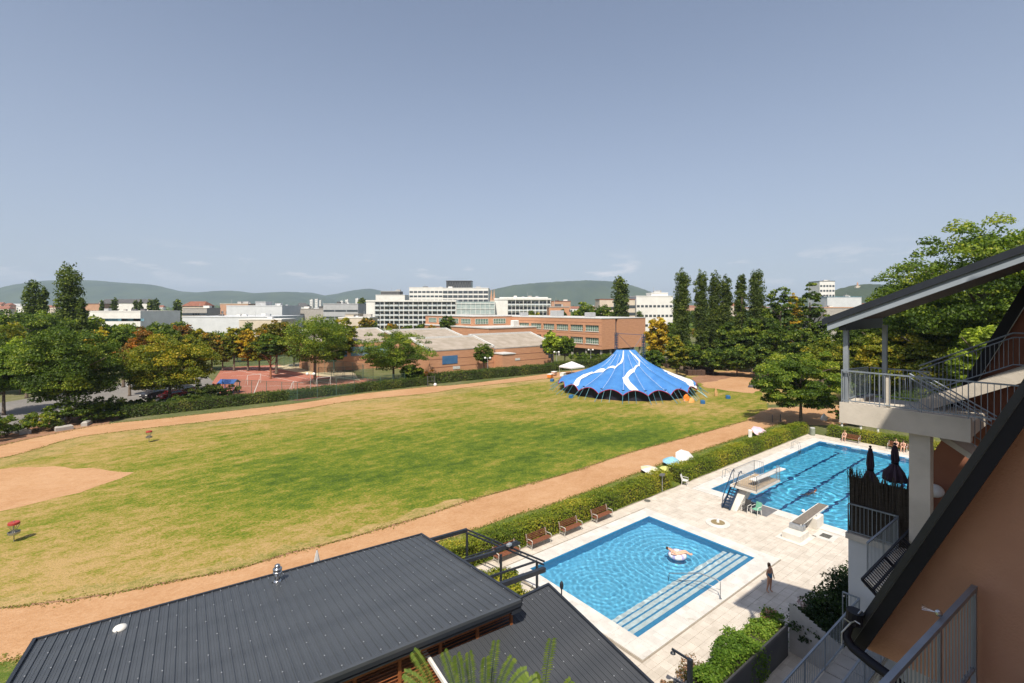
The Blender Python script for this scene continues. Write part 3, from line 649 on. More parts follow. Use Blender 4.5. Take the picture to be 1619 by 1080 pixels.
for i in range(115):
    Y=rr.choice([rr.uniform(600,1100),rr.uniform(1000,2400),rr.uniform(1500,3200)]); px=rr.choice([rr.uniform(-60,620),rr.uniform(-60,620),rr.uniform(750,1100),rr.uniform(1150,1500)])
    p=C((px-809.5)/773*Y,Y); rz=ROT+rr.uniform(-.5,.5); k=rr.randrange(5)
    if i<5: k=i
    L=[(60,'left of the tallest poplar'),(285,'under the long left hill'),(450,'above the pale grey hall'),(575,'left of the white flats'),(900,'behind the white flats'),(1010,'near the single poplar'),(1100,'by the white modern block'),(1300,'seen past the row of poplars'),(9999,'behind the porch roof')]
    zl='%s %s house %s'%('small far' if Y>1000 else 'far',['white red roofed','cream','flat topped white','pale grey dark roofed','ochre'][k],[b for a,b in L if px<a][0])
    if i<5: at(protos[i],p,rz,zl,'town: '+zl)
    else: dup(protos[k],p,rz,zl,'town: '+zl,scale=(rr.uniform(.8,1.9),1,rr.uniform(.9,1.7)))
for px,Y,t in [(492,1500,474),(500,1500,473),(548,1700,474),(564,1700,472),(572,1750,474),(540,1650,476),(505,1600,475)]:
    block('slim pale tower block at the foot of the middle hills',px-2.2,px+2.2,Y,t,M_wh,M_gy,8,3,12,(1.8,1.4),group='slim tower blocks below the middle hills')
# church spire, castle tower, crane
o=thing('church_tower','dark pointed twin church spires behind the white flats','church',C((779-809.5)/773*520,520),ROT)
b=MB(); b.box(-3,0,0,3,6,24); b.build('wall',M_cr,o,local=True); b=MB()
for sx_ in (-1.5,1.5): b.add([(sx_-1.4,0,24),(sx_+1.4,0,24),(sx_+1.4,3,24),(sx_-1.4,3,24),(sx_,1.5,37)],[(0,1,4),(1,2,4),(2,3,4),(3,0,4)])
b.build('spire',M_ros,o,local=True)
o=thing('clock_tower','tiny yellowish chapel on top of the small right hill','chapel',C((1357-809.5)/773*1850,1850,90),ROT)
b=MB(); b.box(-8,0,-5,8,8,10); b.build('wall',M_cr,o,local=True); b=MB(); b.lathe((0,4,10),[(3.2,0),(3,7),(2.2,10),(.3,15)],10); b.build('dome',M_ros,o,local=True)

# ---- the white flats with rows of balconies
M_bal = mat('balcony_front',(.55,.60,.62),.5,(.48,.53,.55),1); M_pl = mat('balcony_plants',(.05,.09,.03),.9,(.20,.13,.10),3)
def flats(label, px0, px1, Y, top, rows, bays, depth=16, stair=None, endwall=0):
    X0,X1=(px0-809.5)/773*Y,(px1-809.5)/773*Y; Hh=H0-(top-487)/773*Y; Wd=X1-X0; rng=random.Random(int(px0))
    o=thing('apartment_block',label,'apartment block',C(X0,Y,0),ROT)
    b=MB(); b.box(0,1.6,0,Wd,depth,Hh); b.build('wall',M_wh,o,local=True)
    b=MB(); b.box(-.2,-.3,Hh+.002,Wd+.2,depth+.2,Hh+.9); b.build('roof',M_wh,o,local=True)
    sh=Hh/rows; bw=(Wd-endwall)/bays
    fin=mesh_of(MB().box(-.16,0,0,.16,1.6,Hh-.01),'party_fin',M_wh)
    for i in range(bays+1):
        if i%2==0 or i==bays: share('party_fin',fin,o,(endwall+min(i*bw,Wd-endwall-.2),0,0))
    if endwall: b=MB(); b.box(0,0,0,endwall-.2,1.58,Hh); b.build('end_wall',M_wh,o,local=True)
    bal=MB(); bal.box(-bw/2+.2,-.1,0,bw/2-.2,1.58,.16); bal.box(-bw/2+.2,-.12,.16,bw/2-.2,-.04,1.0); balm=mesh_of(bal,'balcony',M_bal)
    wn_=MB(); wn_.box(-bw*.38,1.52,0,bw*.38,1.62,1.9); wm=mesh_of(wn_,'window',M_gl)
    pots=MB()
    for k in range(3): pots.box(-bw*.3+k*bw*.25,-.05,1.0,-bw*.3+k*bw*.25+bw*.13,.3,1.35+.1*k)
    pm=mesh_of(pots,'balcony_plants',M_pl)
    bb=0
    for j in range(rows):
        for i in range(bays):
            x=endwall+(i+.5)*bw; z=j*sh+.1
            if bb<150 and j>=1: bo=share('balcony',balm,o,(x,0,z)); bb+=1; 
            else: continue
            share('window',wm,o,(x,0,z+.55))
            if rng.random()<.55: share('balcony_plants',pm,bo,(rng.uniform(-.2,.2)*bw,0,0))
    return o
flats('long white apartment block with rows of planted balconies',579,721,290,477,7,17,16,endwall=5)
flats('white apartment wing with balconies right of the glass tower',782,871,300,474,6,11,16,endwall=8)
o=thing('glass_stair_tower','pale glazed stair block joining the two white flats','glass tower',C((721-809.5)/773*288,288),ROT); wX=(782-721)/773*288
b=MB(); b.box(0,2,0,wX,12,H0-(477-487)/773*288); b.build('wall',mat('pale_glass',(.30,.37,.37),.15,(.40,.47,.46),.5),o,local=True)
for i in range(9): b=MB(); b.box(wX*i/8-.1,1.8,0,wX*i/8+.1,1.98,19.5); b.build('mullion',M_wh,o,local=True)
for j in range(6): b=MB(); b.box(0,1.7,3.1*(j+1),wX,1.79,3.1*(j+1)+.25); b.build('floor_band',M_wh,o,local=True)
o=block('tall white hospital block behind the flats with square windows',647,700,370,455,M_wh,M_wh,9,8,26,(2.6,1.4))
o=block('white hospital wing with recessed dark balconies',700,772,365,456,M_wh,M_wh,9,9,26,(3.4,2.0))
o=thing('rooftop_pavilion','black zigzag framed pavilion on the hospital roof','pavilion',C((705-809.5)/773*368,368,31.2),ROT); wX=40/773*368
b=MB(); b.box(0,2,0,wX,14,5.2); b.build('wall',M_gl,o,local=True); b=MB()
for i in range(10): b.bar((wX*i/10,1.8,0),(wX*(i+.5)/10,1.8,5.2),.35); b.bar((wX*(i+.5)/10,1.8,5.2),(wX*(i+1)/10,1.8,0),.35)
b.box(-.3,1.4,5.2,wX+.3,14.3,5.7); b.build('lattice',M_dk,o,local=True)
block('white block with black penthouse left of the hospital',594,640,400,467,M_wh,M_wh,3,6,18,(5,1.4))
block('black penthouse storey over the white block',602,632,402,461,M_dk,M_gy,1,3,12,(3,1.2))
block('white setback top floor of the right wing',790,866,312,471,M_wh,M_wh,1,14,8,(2,1.2))

# ================================================================ THE BRICK SCHOOL
M_win = mat('window_frame_white',(.62,.64,.60),.5); M_blind = glass('window_blinds_green',(.10,.17,.13),.2); M_par = mat('roof_gravel',(.29,.25,.20),.95,(.37,.32,.27),.5,.4,8)
M_trim = mat('parapet_trim',(.62,.62,.60),.6)
sch = thing('school','long orange brick school with two rows of windows and flat roof','school',C(27.5,150))
sx0,sy0 = C(27.5,150).xy
def swin(parent, p, axis, w_, h_, n, z):
    """window band with n lights; axis 0: on a face looking -x, 1: on a face looking -y"""
    f=MB(); g_=MB(); t=.09
    for k in range(n+1):
        u=-w_/2+w_*k/n
        f.rbox((0,u,h_/2) if axis==0 else (u,0,h_/2),(.16,t,h_) if axis==0 else (t,.16,h_))
    for zz in (0,h_*.36,h_): f.rbox((0,0,zz) if axis==0 else (0,0,zz),(.18,w_,t) if axis==0 else (w_,.18,t))
    wf=f.build('window',M_win,parent,local=True); wf.location=Vector((p[0],p[1],z))-Vector((*wpos(parent).xy,0))
    for k in range(n):
        u=-w_/2+w_*(k+.5)/n; key=('pane',axis,round(w_/n,2),round(h_,2))
        if key not in WM:
            pb_=MB(); pb_.rbox((.03 if axis==0 else 0,0 if axis==0 else .03,h_/2),(.03,w_/n-t,h_-.05) if axis==0 else (w_/n-t,.03,h_-.05)); WM[key]=mesh_of(pb_,'pane',M_blind)
        share('pane',WM[key],wf,(0,u,0) if axis==0 else (u,0,0))
    return wf
def slot_wall(b, x, y0, y1, z0, z1, th):    # wall strip facing -x
    b.box(x,y0,z0,x+th,y1,z1)
SH=12.9; SL=74
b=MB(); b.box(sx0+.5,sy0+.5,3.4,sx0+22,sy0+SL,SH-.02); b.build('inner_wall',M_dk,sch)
rows=[(5.0,6.9),(8.9,10.8)]
b=MB(); b.box(sx0,sy0,3.4,sx0+22,sy0+SL,3.9)
for za,zb in [(3.9,5.0),(6.9,8.9),(10.8,SH)]: b.box(sx0,sy0,za,sx0+.6,sy0+SL,zb)
cuts=[]; y=sy0+1.2
while y+6.4<sy0+SL: cuts.append((y,y+5.6)); y+=6.6
for za,zb in rows:
    yy=sy0
    for (ya,yb) in cuts: b.box(sx0,yy,za,sx0+.6,ya,zb); yy=yb
    b.box(sx0,yy,za,sx0+.6,sy0+SL,zb)
b.box(sx0+.6,sy0,3.9,sx0+6.5,sy0+.6,SH); b.box(sx0+7.6,sy0,3.9,sx0+22,sy0+.6,SH); b.box(sx0+6.5,sy0,3.9,sx0+7.6,sy0+.6,10.9)if False else b.box(sx0+6.5,sy0+.002,3.9,sx0+7.6,sy0+.6,4.6)
b.build('wall',M_br,sch)
for za,zb in rows:
    for (ya,yb) in cuts: swin(sch,(sx0+.35,(ya+yb)/2),0,yb-ya,zb-za,6,za)
b=MB(); b.box(sx0-.12,sy0-.12,SH+.002,sx0+22.2,sy0+SL+.2,SH+.22); b.build('roof',M_trim,sch)
for za in (4.45,7.9,11.6): b=MB(); b.box(sx0-.035,sy0-.035,za,sx0-.002,sy0+SL,za+.09); b.build('brick_band',M_rd,sch)
for za in (5.0,8.9):
    for k,(ya,yb) in enumerate(cuts): b=MB(); b.box(sx0-.14,ya-.1,za-.16,sx0-.002,yb+.1,za-.02); b.build('sill',M_trim,sch)
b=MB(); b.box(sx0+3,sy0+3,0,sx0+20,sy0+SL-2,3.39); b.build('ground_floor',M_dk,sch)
colm=mesh_of(MB().box(-.25,-.25,0,.25,.25,3.39),'column',M_co)
for k in range(12): share('column',colm,sch,(.8,.8+k*6.2,0))
for k in range(4): share('column',colm,sch,(5+k*5,.8,0))
# roof-top plant and the vertical slot on the end face
for k,(dx,dy,s_) in enumerate([(8,12,1.6),(10,30,2.2),(6,44,1.4)]):
    b=MB(); b.rbox((sx0+dx,sy0+dy,SH+.2+s_/2),(s_*1.6,s_*1.6,s_),0,.1); b.build('roof_vent',M_gy,sch)
sc2_ = thing('school_wing','lower brick school wing with a terrace and three window bands','school wing',(sx0-22,sy0+34,0))
b=MB(); b.box(sx0-21,sy0+30,0,sx0-.02,sy0+SL+4,9.4); b.build('wall',M_br,sc2_)
b=MB(); b.box(sx0-21.2,sy0+29.8,9.402,sx0-.02,sy0+SL+4,9.75); b.build('parapet',M_trim,sc2_)
b=MB(); b.box(sx0-18,sy0+44,9.76,sx0-.02,sy0+SL+4,13.1); b.build('upper_storey',M_br,sc2_)
b=MB(); b.box(sx0-18.2,sy0+43.8,13.102,sx0-.03,sy0+SL+4,13.35); b.build('roof',M_trim,sc2_)
for k in range(4): swin(sc2_,(sx0-18.1,sy0+48+k*8),0,6,1.7,6,10.6)
for k in range(2): swin(sc2_,(sx0-14+k*8,sy0+43.9),1,5.6,1.8,5,10.5)
b=MB(); b.rbox((sx0-9,sy0+31.2,10.9),(2.2,1.8,2.2),0,.2); b.build('roof_unit',M_wh,sc2_)
# sports halls with tilted gravel roofs
def hall(label, x0, x1, y0, y1, z0, z1, wins=(), stepx=None, blue=None):
    o=thing('sports_hall',label,'sports hall',(x0,y0,0))
    b=MB(); b.prism([(x0,y0),(x1,y0),(x1,y1),(x0,y1)],0,lambda p: z0 if p[1]==y0 else z1); b.build('wall',M_br,o)
    b=MB(); q=[Vector((x0+.2,y0+.2,z0+.16)),Vector((x1-.2,y0+.2,z0+.16)),Vector((x1-.2,y1,z1+.16)),Vector((x0+.2,y1,z1+.16))]; b.slab(q,.14); b.build('roof',M_par,o)
    for (a,c) in [((x0,y0,z0),(x0,y1,z1)),((x1,y0,z0),(x1,y1,z1)),((x0-.25,y1,z1),(x1+.25,y1,z1))]:
        b=MB(); b.bar(Vector(a)+Vector((0,0,.3)),Vector(c)+Vector((0,0,.3)),.5,.5); b.build('verge_trim',M_trim,o)
    b=MB(); b.box(x0,y0-.07,z0-.05,x1,y0-.003,z0+.12); b.build('eaves_trim',M_co,o)
    for zz in (z0*.33,z0*.66): b=MB(); b.box(x0,y0-.04,zz,x1,y0-.003,zz+.07); b.build('brick_band',M_rd,o)
    for (xa,xb,za,zb,mm_) in wins:
        b=MB(); b.box(xa,y0-.09,za,xb,y0-.002,zb); b.build('window' if mm_ is M_gl or mm_ is M_glb else 'panel',mm_,o)
    return o
M_blp = mat('blue_panel',(.05,.13,.27),.35,(.07,.17,.32),.6)
hall('brick sports hall with tilted gravel roof and large blue window',57,76,102.4,112,5.9,8.2,[(60.5,64.8,2.6,4.6,M_blp),(63.5,65.5,1.2,1.9,M_trim)])
h2=hall('brick sports hall with tilted roof ending in a stepped glazed corner',76.05,98.4,103.4,114,5.4,8.4,[(83.6,85.6,1.9,2.5,M_trim),(76.5,78.4,0,2.2,M_gl)])
for k in range(5):
    for j in range(5):
        if j>=4-k: b=MB(); b.box(93.0+k*1.06,103.30,.9+j*1.0,93.95+k*1.06,103.36,1.8+j*1.0); b.build('window',M_gl,h2)
b=MB(); b.box(76.06,98.8,0,80.2,103.35,4.3); b.build('porch_wall',M_br,h2); b=MB(); b.box(75.9,98.6,4.302,80.3,103.35,4.5); b.build('porch_roof',M_trim,h2)
hall('rear sports hall with pale gravel roof behind the big one',58,78,118,130,7.2,9.6)
h4=hall('left gymnasium with blue glazed strip and tilted gravel roof',38,60,126,140,7.0,9.8,[(39,46,3.6,6.0,M_blp),(47,59,3.6,6.0,M_glb)])
# ================================================================ TREES
L_dark = leafmat('leaves_dark_green',(0.029,0.052,0.008),(0.090,0.149,0.018),(0.248,0.284,0.032))
L_mid = leafmat('leaves_green',(0.040,0.073,0.010),(0.129,0.201,0.020),(0.322,0.349,0.038))
L_yel = leafmat('leaves_yellow_green',(0.059,0.087,0.010),(0.192,0.215,0.018),(0.428,0.315,0.027))
L_gold = leafmat('leaves_golden',(0.158,0.128,0.013),(0.524,0.323,0.026),(0.510,0.441,0.036))
L_rust = leafmat('leaves_rusty',(0.066,0.064,0.010),(0.244,0.115,0.022),(0.464,0.173,0.027))
L_brn = leafmat('leaves_turning',(0.053,0.070,0.010),(0.192,0.169,0.019),(0.500,0.236,0.032))
L_pop = leafmat('leaves_poplar',(0.029,0.049,0.010),(0.090,0.131,0.022),(0.210,0.240,0.038))
L_lite = leafmat('leaves_light_green',(0.092,0.139,0.013),(0.257,0.332,0.030),(0.496,0.568,0.063))
def T(label, px, Y, top, wpx, kind='round', m=L_mid, n=6000, seed=None, leaf=None, trunk=.22, name='tree', cat='tree', group=None, rk=1., bark=None):
    h = H0-(top-487)/773*Y; r = wpx/2/773*Y*rk
    seed = seed or int(px*7+Y*3); leaf = leaf or max(.30, Y*.0052)
    if kind=='poplar': r *= 1.12
    elif Y<150: r *= 1.06; n=int(n*1.25)
    return tree(label, C((px-809.5)/773*Y,Y,0), h, r, kind, m, n, seed, leaf, trunk, name, cat, group, bark=bark)
# left foreground group
T('big dark dense maple, the nearest of the trees at the left edge of the field',108,70,512,165,'round',L_dark,40000,leaf=.36,trunk=.0)
T('wide yellowish green tree over the parked cars',268,82,527,165,'round',L_yel,32000,leaf=.36,trunk=.0)
T('tree cut by the left edge of the frame, bare trunk showing below',6,74,545,95,'round',L_mid,14000,leaf=.38,trunk=.16)
T('pale willow green tree behind the big dark maple',42,88,528,70,'round',L_lite,7000,leaf=.4)
T('bushy green tree at the far left behind the willow green one',8,104,505,70,'round',L_yel,7000)
T('round dark tree below the pair of left poplars',70,118,490,85,'round',L_dark,8000)
T('light olive tree between the left poplars',70,140,487,60,'round',L_mid,4000)
T('golden topped tree below the curved white hall',157,110,511,38,'round',L_gold,4000)
T('green tree beside the golden one, behind the yellowish crown',195,100,510,50,'round',L_dark,6000)
T('rust red and green tree behind the wide yellowish one',228,96,514,56,'round',L_rust,7000)
T('second rusty crown lower down between the two big left trees',205,90,532,44,'round',L_rust,5000)
T('dark tree topping the rusty ones near the pale hall',262,112,511,52,'round',L_dark,5000)
T('green tree left of the pale hall behind the rusty trees',150,125,497,60,'round',L_mid,5000)
for k,(px,Y,top,wd,m,lab) in enumerate([(32,92,545,70,L_yel,'yellow green crown filling the gap left of the big dark maple'),(-30,90,520,90,L_dark,'dark tree half cut off at the far left edge'),(100,160,486,70,L_dark,'wide dark tree at the foot of the tallest poplar'),(135,150,500,50,L_yel,'sunny tree left of the golden topped one'),
   (185,132,505,60,L_mid,'green tree before the curved white hall'),(245,135,506,60,L_dark,'dark tree between the curved hall and the pale hall'),(285,118,522,56,L_yel,'yellowish tree below the left corner of the pale hall'),(12,135,488,70,L_dark,'dark wood edge tree at the far left'),(290,150,506,44,L_rust,'rusty crown in front of the pale hall corner'),
   (465,135,512,50,L_yel,'yellow green tree filling in behind the tall orange tinged one'),(528,122,512,44,L_dark,'dark tree close behind the feathery one')]):
    T(lab,px,Y,top,wd,'round',m,6500,trunk=.02)
# trees behind the courts
for k,(px,top,wd,m,lab) in enumerate([(313,516,40,L_yel,'yellow green tree at the left end of the row behind the courts'),(335,521,34,L_brn,'brownish tree second in the row behind the courts'),
   (370,512,30,L_yel,'narrow pointed tree in the row behind the courts'),(352,531,34,L_brn,'low brown tinged tree in the row behind the courts'),(392,518,32,L_gold,'golden tinged tree in front of the white door frame'),
   (410,528,40,L_yel,'yellow green tree just left of the pine trunks')]):
    T(lab,px,126,top,wd*1.15,'round',m,5000,trunk=.05)
T('tall tree with orange tinged top left of the feathery one',437,120,497,60,'round',L_brn,9000,trunk=.12)
T('dark pine with a reddish leaning trunk behind the court fence',428,112,527,52,'loose',L_dark,4500,trunk=.4,bark=mat('pine_bark',(.30,.12,.06),.9,(.20,.09,.05),5))
T('tall feathery green tree standing between the courts',498,104,493,108,'round',L_mid,22000,leaf=.34,trunk=.08)
T('yellow green tree behind the right shoulder of the feathery one',544,128,500,46,'round',L_yel,6000,trunk=.1)
T('wide bright green locust tree in front of the gymnasium',622,106,517,142,'round',L_mid,26000,leaf=.34,trunk=.04)
T('dark shrubby tree under the right side of the locust',652,104,575,44,'round',L_dark,4000,trunk=.05)
T('small dark upright tree against the brick sports hall wall',765,121,539,33,'round',L_dark,4500,leaf=.4,trunk=.14)
T('light green tree left of the two in front of the school',872,134,523,36,'round',L_lite,4500,trunk=.22)
T('darker green tree right of the two in front of the school',893,136,529,34,'round',L_mid,4500,trunk=.22)
# in front of the flats
for px,top,wd,Y,m,lab in [(578,498,32,190,L_brn,'brown tinged tree before the left end of the white flats'),(620,507,24,200,L_brn,'small turning tree before the white flats'),(645,510,26,190,L_dark,'dark round tree, first of a close pair before the flats'),
   (664,508,24,188,L_dark,'dark round tree, second of a close pair before the flats'),(685,511,24,185,L_brn,'olive tree between the dark pair and the tall one'),(707,495,28,180,L_dark,'tall dark tree before the glass stair tower'),(722,525,12,170,L_mid,'small shrub tree at the hall roof end')]:
    T(lab,px,Y,top,wd,'round',m,3000,trunk=.15)
for px,top,wd,Y,m,lab in [(842,490,44,215,L_yel,'low spreading tree behind the school roof at its left part'),(888,486,24,200,L_dark,'small dark round tree beside the red brick hall'),(925,472,44,215,L_mid,'large round tree behind the school roof, left one'),
   (950,476,46,205,L_mid,'large round tree behind the school roof, middle one'),(975,482,30,200,L_dark,'dark tree at the foot of the single poplar')]:
    T(lab,px,Y,top,wd,'round',m,4500,trunk=.1)
# poplars
T('single poplar rising behind the school roof',981,195,439,25,'poplar',L_pop,10000)
for k,(px,top,wd,Y) in enumerate([(1078,426,27,128),(1109,429,22,132),(1131,429,20,134),(1148,436,22,134),(1171,431,18,130),(1196,427,28,128)]):
    T(['broad first poplar of the row, standing apart from the others','slim double tipped second poplar of the row','third poplar of the row, tight beside the second','fourth poplar of the row with a forked tip','thin fifth poplar of the row','broad blunt topped last poplar of the row'][k],px,Y,top,wd,'poplar',L_pop,20000,group='poplars in a row behind the circus tent',leaf=.46)
for px,top,wd,Y,lab in [(110,417,36,125,'tallest poplar at the left, double tipped'),(130,470,15,120,'short narrow poplar hugging the tallest one'),(51,444,26,150,'forked poplar near the left edge'),(68,452,15,150,'small poplar right of the forked one')]:
    T(lab,px,Y,top,wd,'poplar',L_pop,12000 if wd>30 else 6000,group='poplars above the left trees')
for k,(px,top,wd,Y) in enumerate([(181,472,10,330),(214,474,8,330),(222,475,7,330),(238,474,9,330),(247,472,9,330),(161,474,6,330),(280,474,13,300),(572,472,14,330)]):
    T('small far poplar or cypress before the white house row',px,Y,top,wd,'poplar',L_pop,1500,group='far slim trees below the hills',name='far_tree')
# dense belt under the right poplars
belt=[(1040,489,44,122,L_gold,'bright golden tree right of the school corner'),(1030,548,40,112,L_dark,'dark green tree below the golden one beside the tent mast'),(1070,524,40,114,L_yel,'yellow green round tree between the tent and the poplars'),
(1062,500,30,150,L_mid,'green tree between golden tree and first poplar'),(1092,540,44,120,L_dark,'dark bushy tree at the foot of the first poplar'),(1120,500,40,138,L_dark,'dark crown filling the gap below poplars two and three'),
(1128,548,50,118,L_dark,'low dark tree below the poplar row, left'),(1150,505,46,126,L_dark,'broad dark tree at the middle of the poplar row'),(1165,545,54,116,L_dark,'low dark tree below the poplar row, middle'),
(1190,500,50,122,L_dark,'dark tree under the last poplar'),(1205,540,56,112,L_dark,'low dark tree below the last poplar'),(1232,444,52,120,L_dark,'tall dark tree right of the last poplar'),(1225,500,60,112,L_dark,'wide dark tree in front of the tall dark one'),
(1258,450,30,140,L_gold,'thin golden flecked tree between two tall dark ones'),(1284,440,48,118,L_dark,'tall dark tree left of the white tower block'),(1262,510,56,104,L_dark,'dark tree below the tall dark pair'),(1300,520,50,100,L_dark,'dark tree behind the porch post'),
(1250,555,60,98,L_mid,'green tree low at the right end of the dark belt')]
for px,top,wd,Y,m,lab in belt: T(lab,px,Y,top,wd,'round',m,8000,trunk=.0)
T('wide layered green tree shading the clay yard beside the pool',1266,68,553,150,'loose',L_mid,34000,leaf=.33,trunk=.05)
T('yellow green tree behind the layered one, touching the porch',1310,84,535,84,'round',L_yel,9000,trunk=.12)
# the tall wood at the right, behind the porch
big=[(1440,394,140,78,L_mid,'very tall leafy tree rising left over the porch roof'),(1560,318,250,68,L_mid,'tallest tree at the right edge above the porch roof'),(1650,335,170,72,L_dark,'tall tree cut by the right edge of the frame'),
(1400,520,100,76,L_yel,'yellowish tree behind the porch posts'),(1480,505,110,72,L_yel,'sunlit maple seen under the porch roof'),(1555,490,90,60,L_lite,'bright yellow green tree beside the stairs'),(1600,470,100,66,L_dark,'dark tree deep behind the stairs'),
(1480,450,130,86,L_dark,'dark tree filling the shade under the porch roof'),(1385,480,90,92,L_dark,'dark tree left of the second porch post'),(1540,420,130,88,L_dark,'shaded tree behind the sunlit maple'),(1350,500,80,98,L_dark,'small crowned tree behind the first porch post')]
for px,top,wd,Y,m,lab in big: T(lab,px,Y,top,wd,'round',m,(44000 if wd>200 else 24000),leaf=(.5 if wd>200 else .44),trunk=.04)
# ---- shrubs and hedges of the field
LH = leafmat('hedge_leaves_green',(.03,.055,.012),(.08,.12,.02),(.20,.19,.04)); LHy = leafmat('hedge_leaves_yellow',(.07,.12,.012),(.22,.26,.022),(.46,.36,.045))  # plain green leaves, and a brighter yellow green kind
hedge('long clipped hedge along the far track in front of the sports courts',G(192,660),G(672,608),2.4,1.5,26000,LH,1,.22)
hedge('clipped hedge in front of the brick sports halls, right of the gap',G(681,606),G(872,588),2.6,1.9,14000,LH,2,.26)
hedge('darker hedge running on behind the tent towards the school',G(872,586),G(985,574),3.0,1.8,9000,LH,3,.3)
def bush(label, px, py, r, h, m, n=1500, seed=1, leaf=.2, cat='bush', kind='bush', base=None, group=None, name='bush'):
    p = base or G(px,py); o=thing(name,label,cat,p,0,group)
    leaf_obj('foliage',crown_mesh('foliage',kind,h,r,n,m,seed,leaf,.02),o)
    b=MB(); rg=random.Random(seed)
    for k in range(6): a=k*1.05; b.tube([(0,0,0),(math.cos(a)*r*.3,math.sin(a)*r*.3,h*.4),(math.cos(a)*r*.6,math.sin(a)*r*.6,h*.75)],[.04,.025,.01],5)
    b.build('stems',BARK,o,local=True); return o
bush('round light green shrub on the corner of the left track',58,682,2.6,2.4,LHy,3500,4,.26)
bush('low dark shrub right of the light green one under the maple',84,680,1.7,1.6,LH,1600,5,.22)
bush('dark shrub under the big maple beside the car park',150,668,2.6,1.6,L_dark,2400,6,.26)
bush('second dark shrub under the maple, nearer the hedge end',178,664,2.4,1.6,L_dark,2200,7,.26)
bush('broad shrub thicket behind the hedge below the double globe lamp',318,640,4.6,3.4,LH,6000,8,.28)
bush('taller shrub thicket right of the lamp and left of the blue roof',345,634,4.0,3.2,LH,5000,9,.28)
bush('green shrub behind the hedge at the lamp post foot',290,645,2.6,2.0,L_mid,2600,10,.26)
bush('reddish bush behind the hedge right of the locust tree',668,603,3.2,2.6,L_rust,2500,11,.3)
bush('shrub below the tower hedge end behind the tent',1000,578,5,3.5,L_dark,3500,12,.35)
for k,px in enumerate((915,938,960)): bush('leafy bush %s of the shrubs in front of the school ground floor'%['leftmost','in the middle','rightmost'][k],px,574,4.5,3.2,L_dark if k else L_mid,2500,20+k,.35)
for k,(px,py,r,h_,m) in enumerate([(10,690,3.2,2.6,L_dark),(-25,700,3.4,3.0,L_dark),(105,672,3.4,3.6,L_dark),(132,668,3.2,3.2,L_dark),(165,660,3.0,3.2,L_dark),(200,652,2.4,1.8,LH),(232,648,2.6,1.9,LH)]):
    bush(['dark undergrowth at the left edge below the trees','dark undergrowth running out of the frame at left','dark undergrowth under the big maple, left part','dark undergrowth under the big maple, middle part','dark undergrowth under the big maple, right part','shrub at the left end of the long hedge','shrub behind the left end of the long hedge'][k],px,py,r,h_,m,3000,90+k,.3)
for k,(px,py,r,h_,m) in enumerate([(1345,672,3,2.6,L_dark),(1375,664,4,4,L_dark),(1410,668,4,3.4,L_dark),(1445,668,4,5,L_dark),(1490,672,5,5,L_mid),(1540,680,5,5,L_dark),(1430,640,5,6,L_dark),(1380,640,5,6,L_dark),(1345,635,4,5,L_mid)]):
    bush(['small shade shrub behind the far hedge, leftmost under the slab','dark shrub under the slab, second from left','dark shrub behind the third bollard lamp','tall dark shrub behind the concrete column','green shrub hidden right of the column','dark shrub deep at the right','tall dark shrub in the back row behind the porch','tall dark shrub between the porch posts','green shrub at the first porch post'][k],px,py,r,h_,m,3500,110+k,.3)
# tufts of grass creeping over the track edges
rng=np.random.default_rng(8); PP=[]
for L,w_,dn_ in ((nt_,.35,55),(nb_,.5,60),(fn_,.5,40),(ff_,.6,30)):
    A=np.array(L); seg=np.diff(A,axis=0); ln=np.linalg.norm(seg,axis=1); n_=int(ln.sum()*dn_); i=rng.choice(len(ln),n_,p=ln/ln.sum()); t=rng.random(n_)[:,None]; nn=np.stack([-seg[i,1],seg[i,0]],1)/ln[i][:,None]
    q=A[i]+seg[i]*t; off=rng.normal(0,w_*.5,n_)*(.4+np.abs(np.sin(q[:,0]*.9)+np.sin(q[:,1]*.6+1)))*.6; q=q+nn*off[:,None]; PP.append(np.concatenate([q,np.full((n_,1),.05)],1))
P=np.concatenate(PP); c_=(CA*P[:,0]-SA*P[:,1]),(SA*P[:,0]+CA*P[:,1]); ok=c_[1]>8; P=P[ok]
me=leaves_mesh('grass_tufts',P,rng.normal(0,.6,(len(P),3))+np.array([0,0,.5]),rng.uniform(.06,.16,len(P)),rng.uniform(0,1,len(P)),leafmat('grass_blades',(.12,.14,.02),(.22,.20,.04),(.38,.29,.12)),rng=rng)
gt_=leaf_obj('grass_tufts',me,None); gt_['kind']='stuff'; gt_['label']='thin grass tufts growing over the edges of the clay track'
# ---- pool hedges
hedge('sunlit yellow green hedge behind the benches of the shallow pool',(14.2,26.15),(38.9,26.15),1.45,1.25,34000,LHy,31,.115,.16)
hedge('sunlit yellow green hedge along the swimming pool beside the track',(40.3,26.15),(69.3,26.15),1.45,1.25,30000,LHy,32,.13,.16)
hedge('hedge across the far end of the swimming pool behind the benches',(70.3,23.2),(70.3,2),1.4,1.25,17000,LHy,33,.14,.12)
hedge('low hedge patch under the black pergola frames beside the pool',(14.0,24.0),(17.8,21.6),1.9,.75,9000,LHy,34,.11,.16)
hedge('second low planting between the pergola and the shallow pool',(15.6,21.6),(17.6,19.2),1.5,.55,5000,LHy,35,.11,.16)
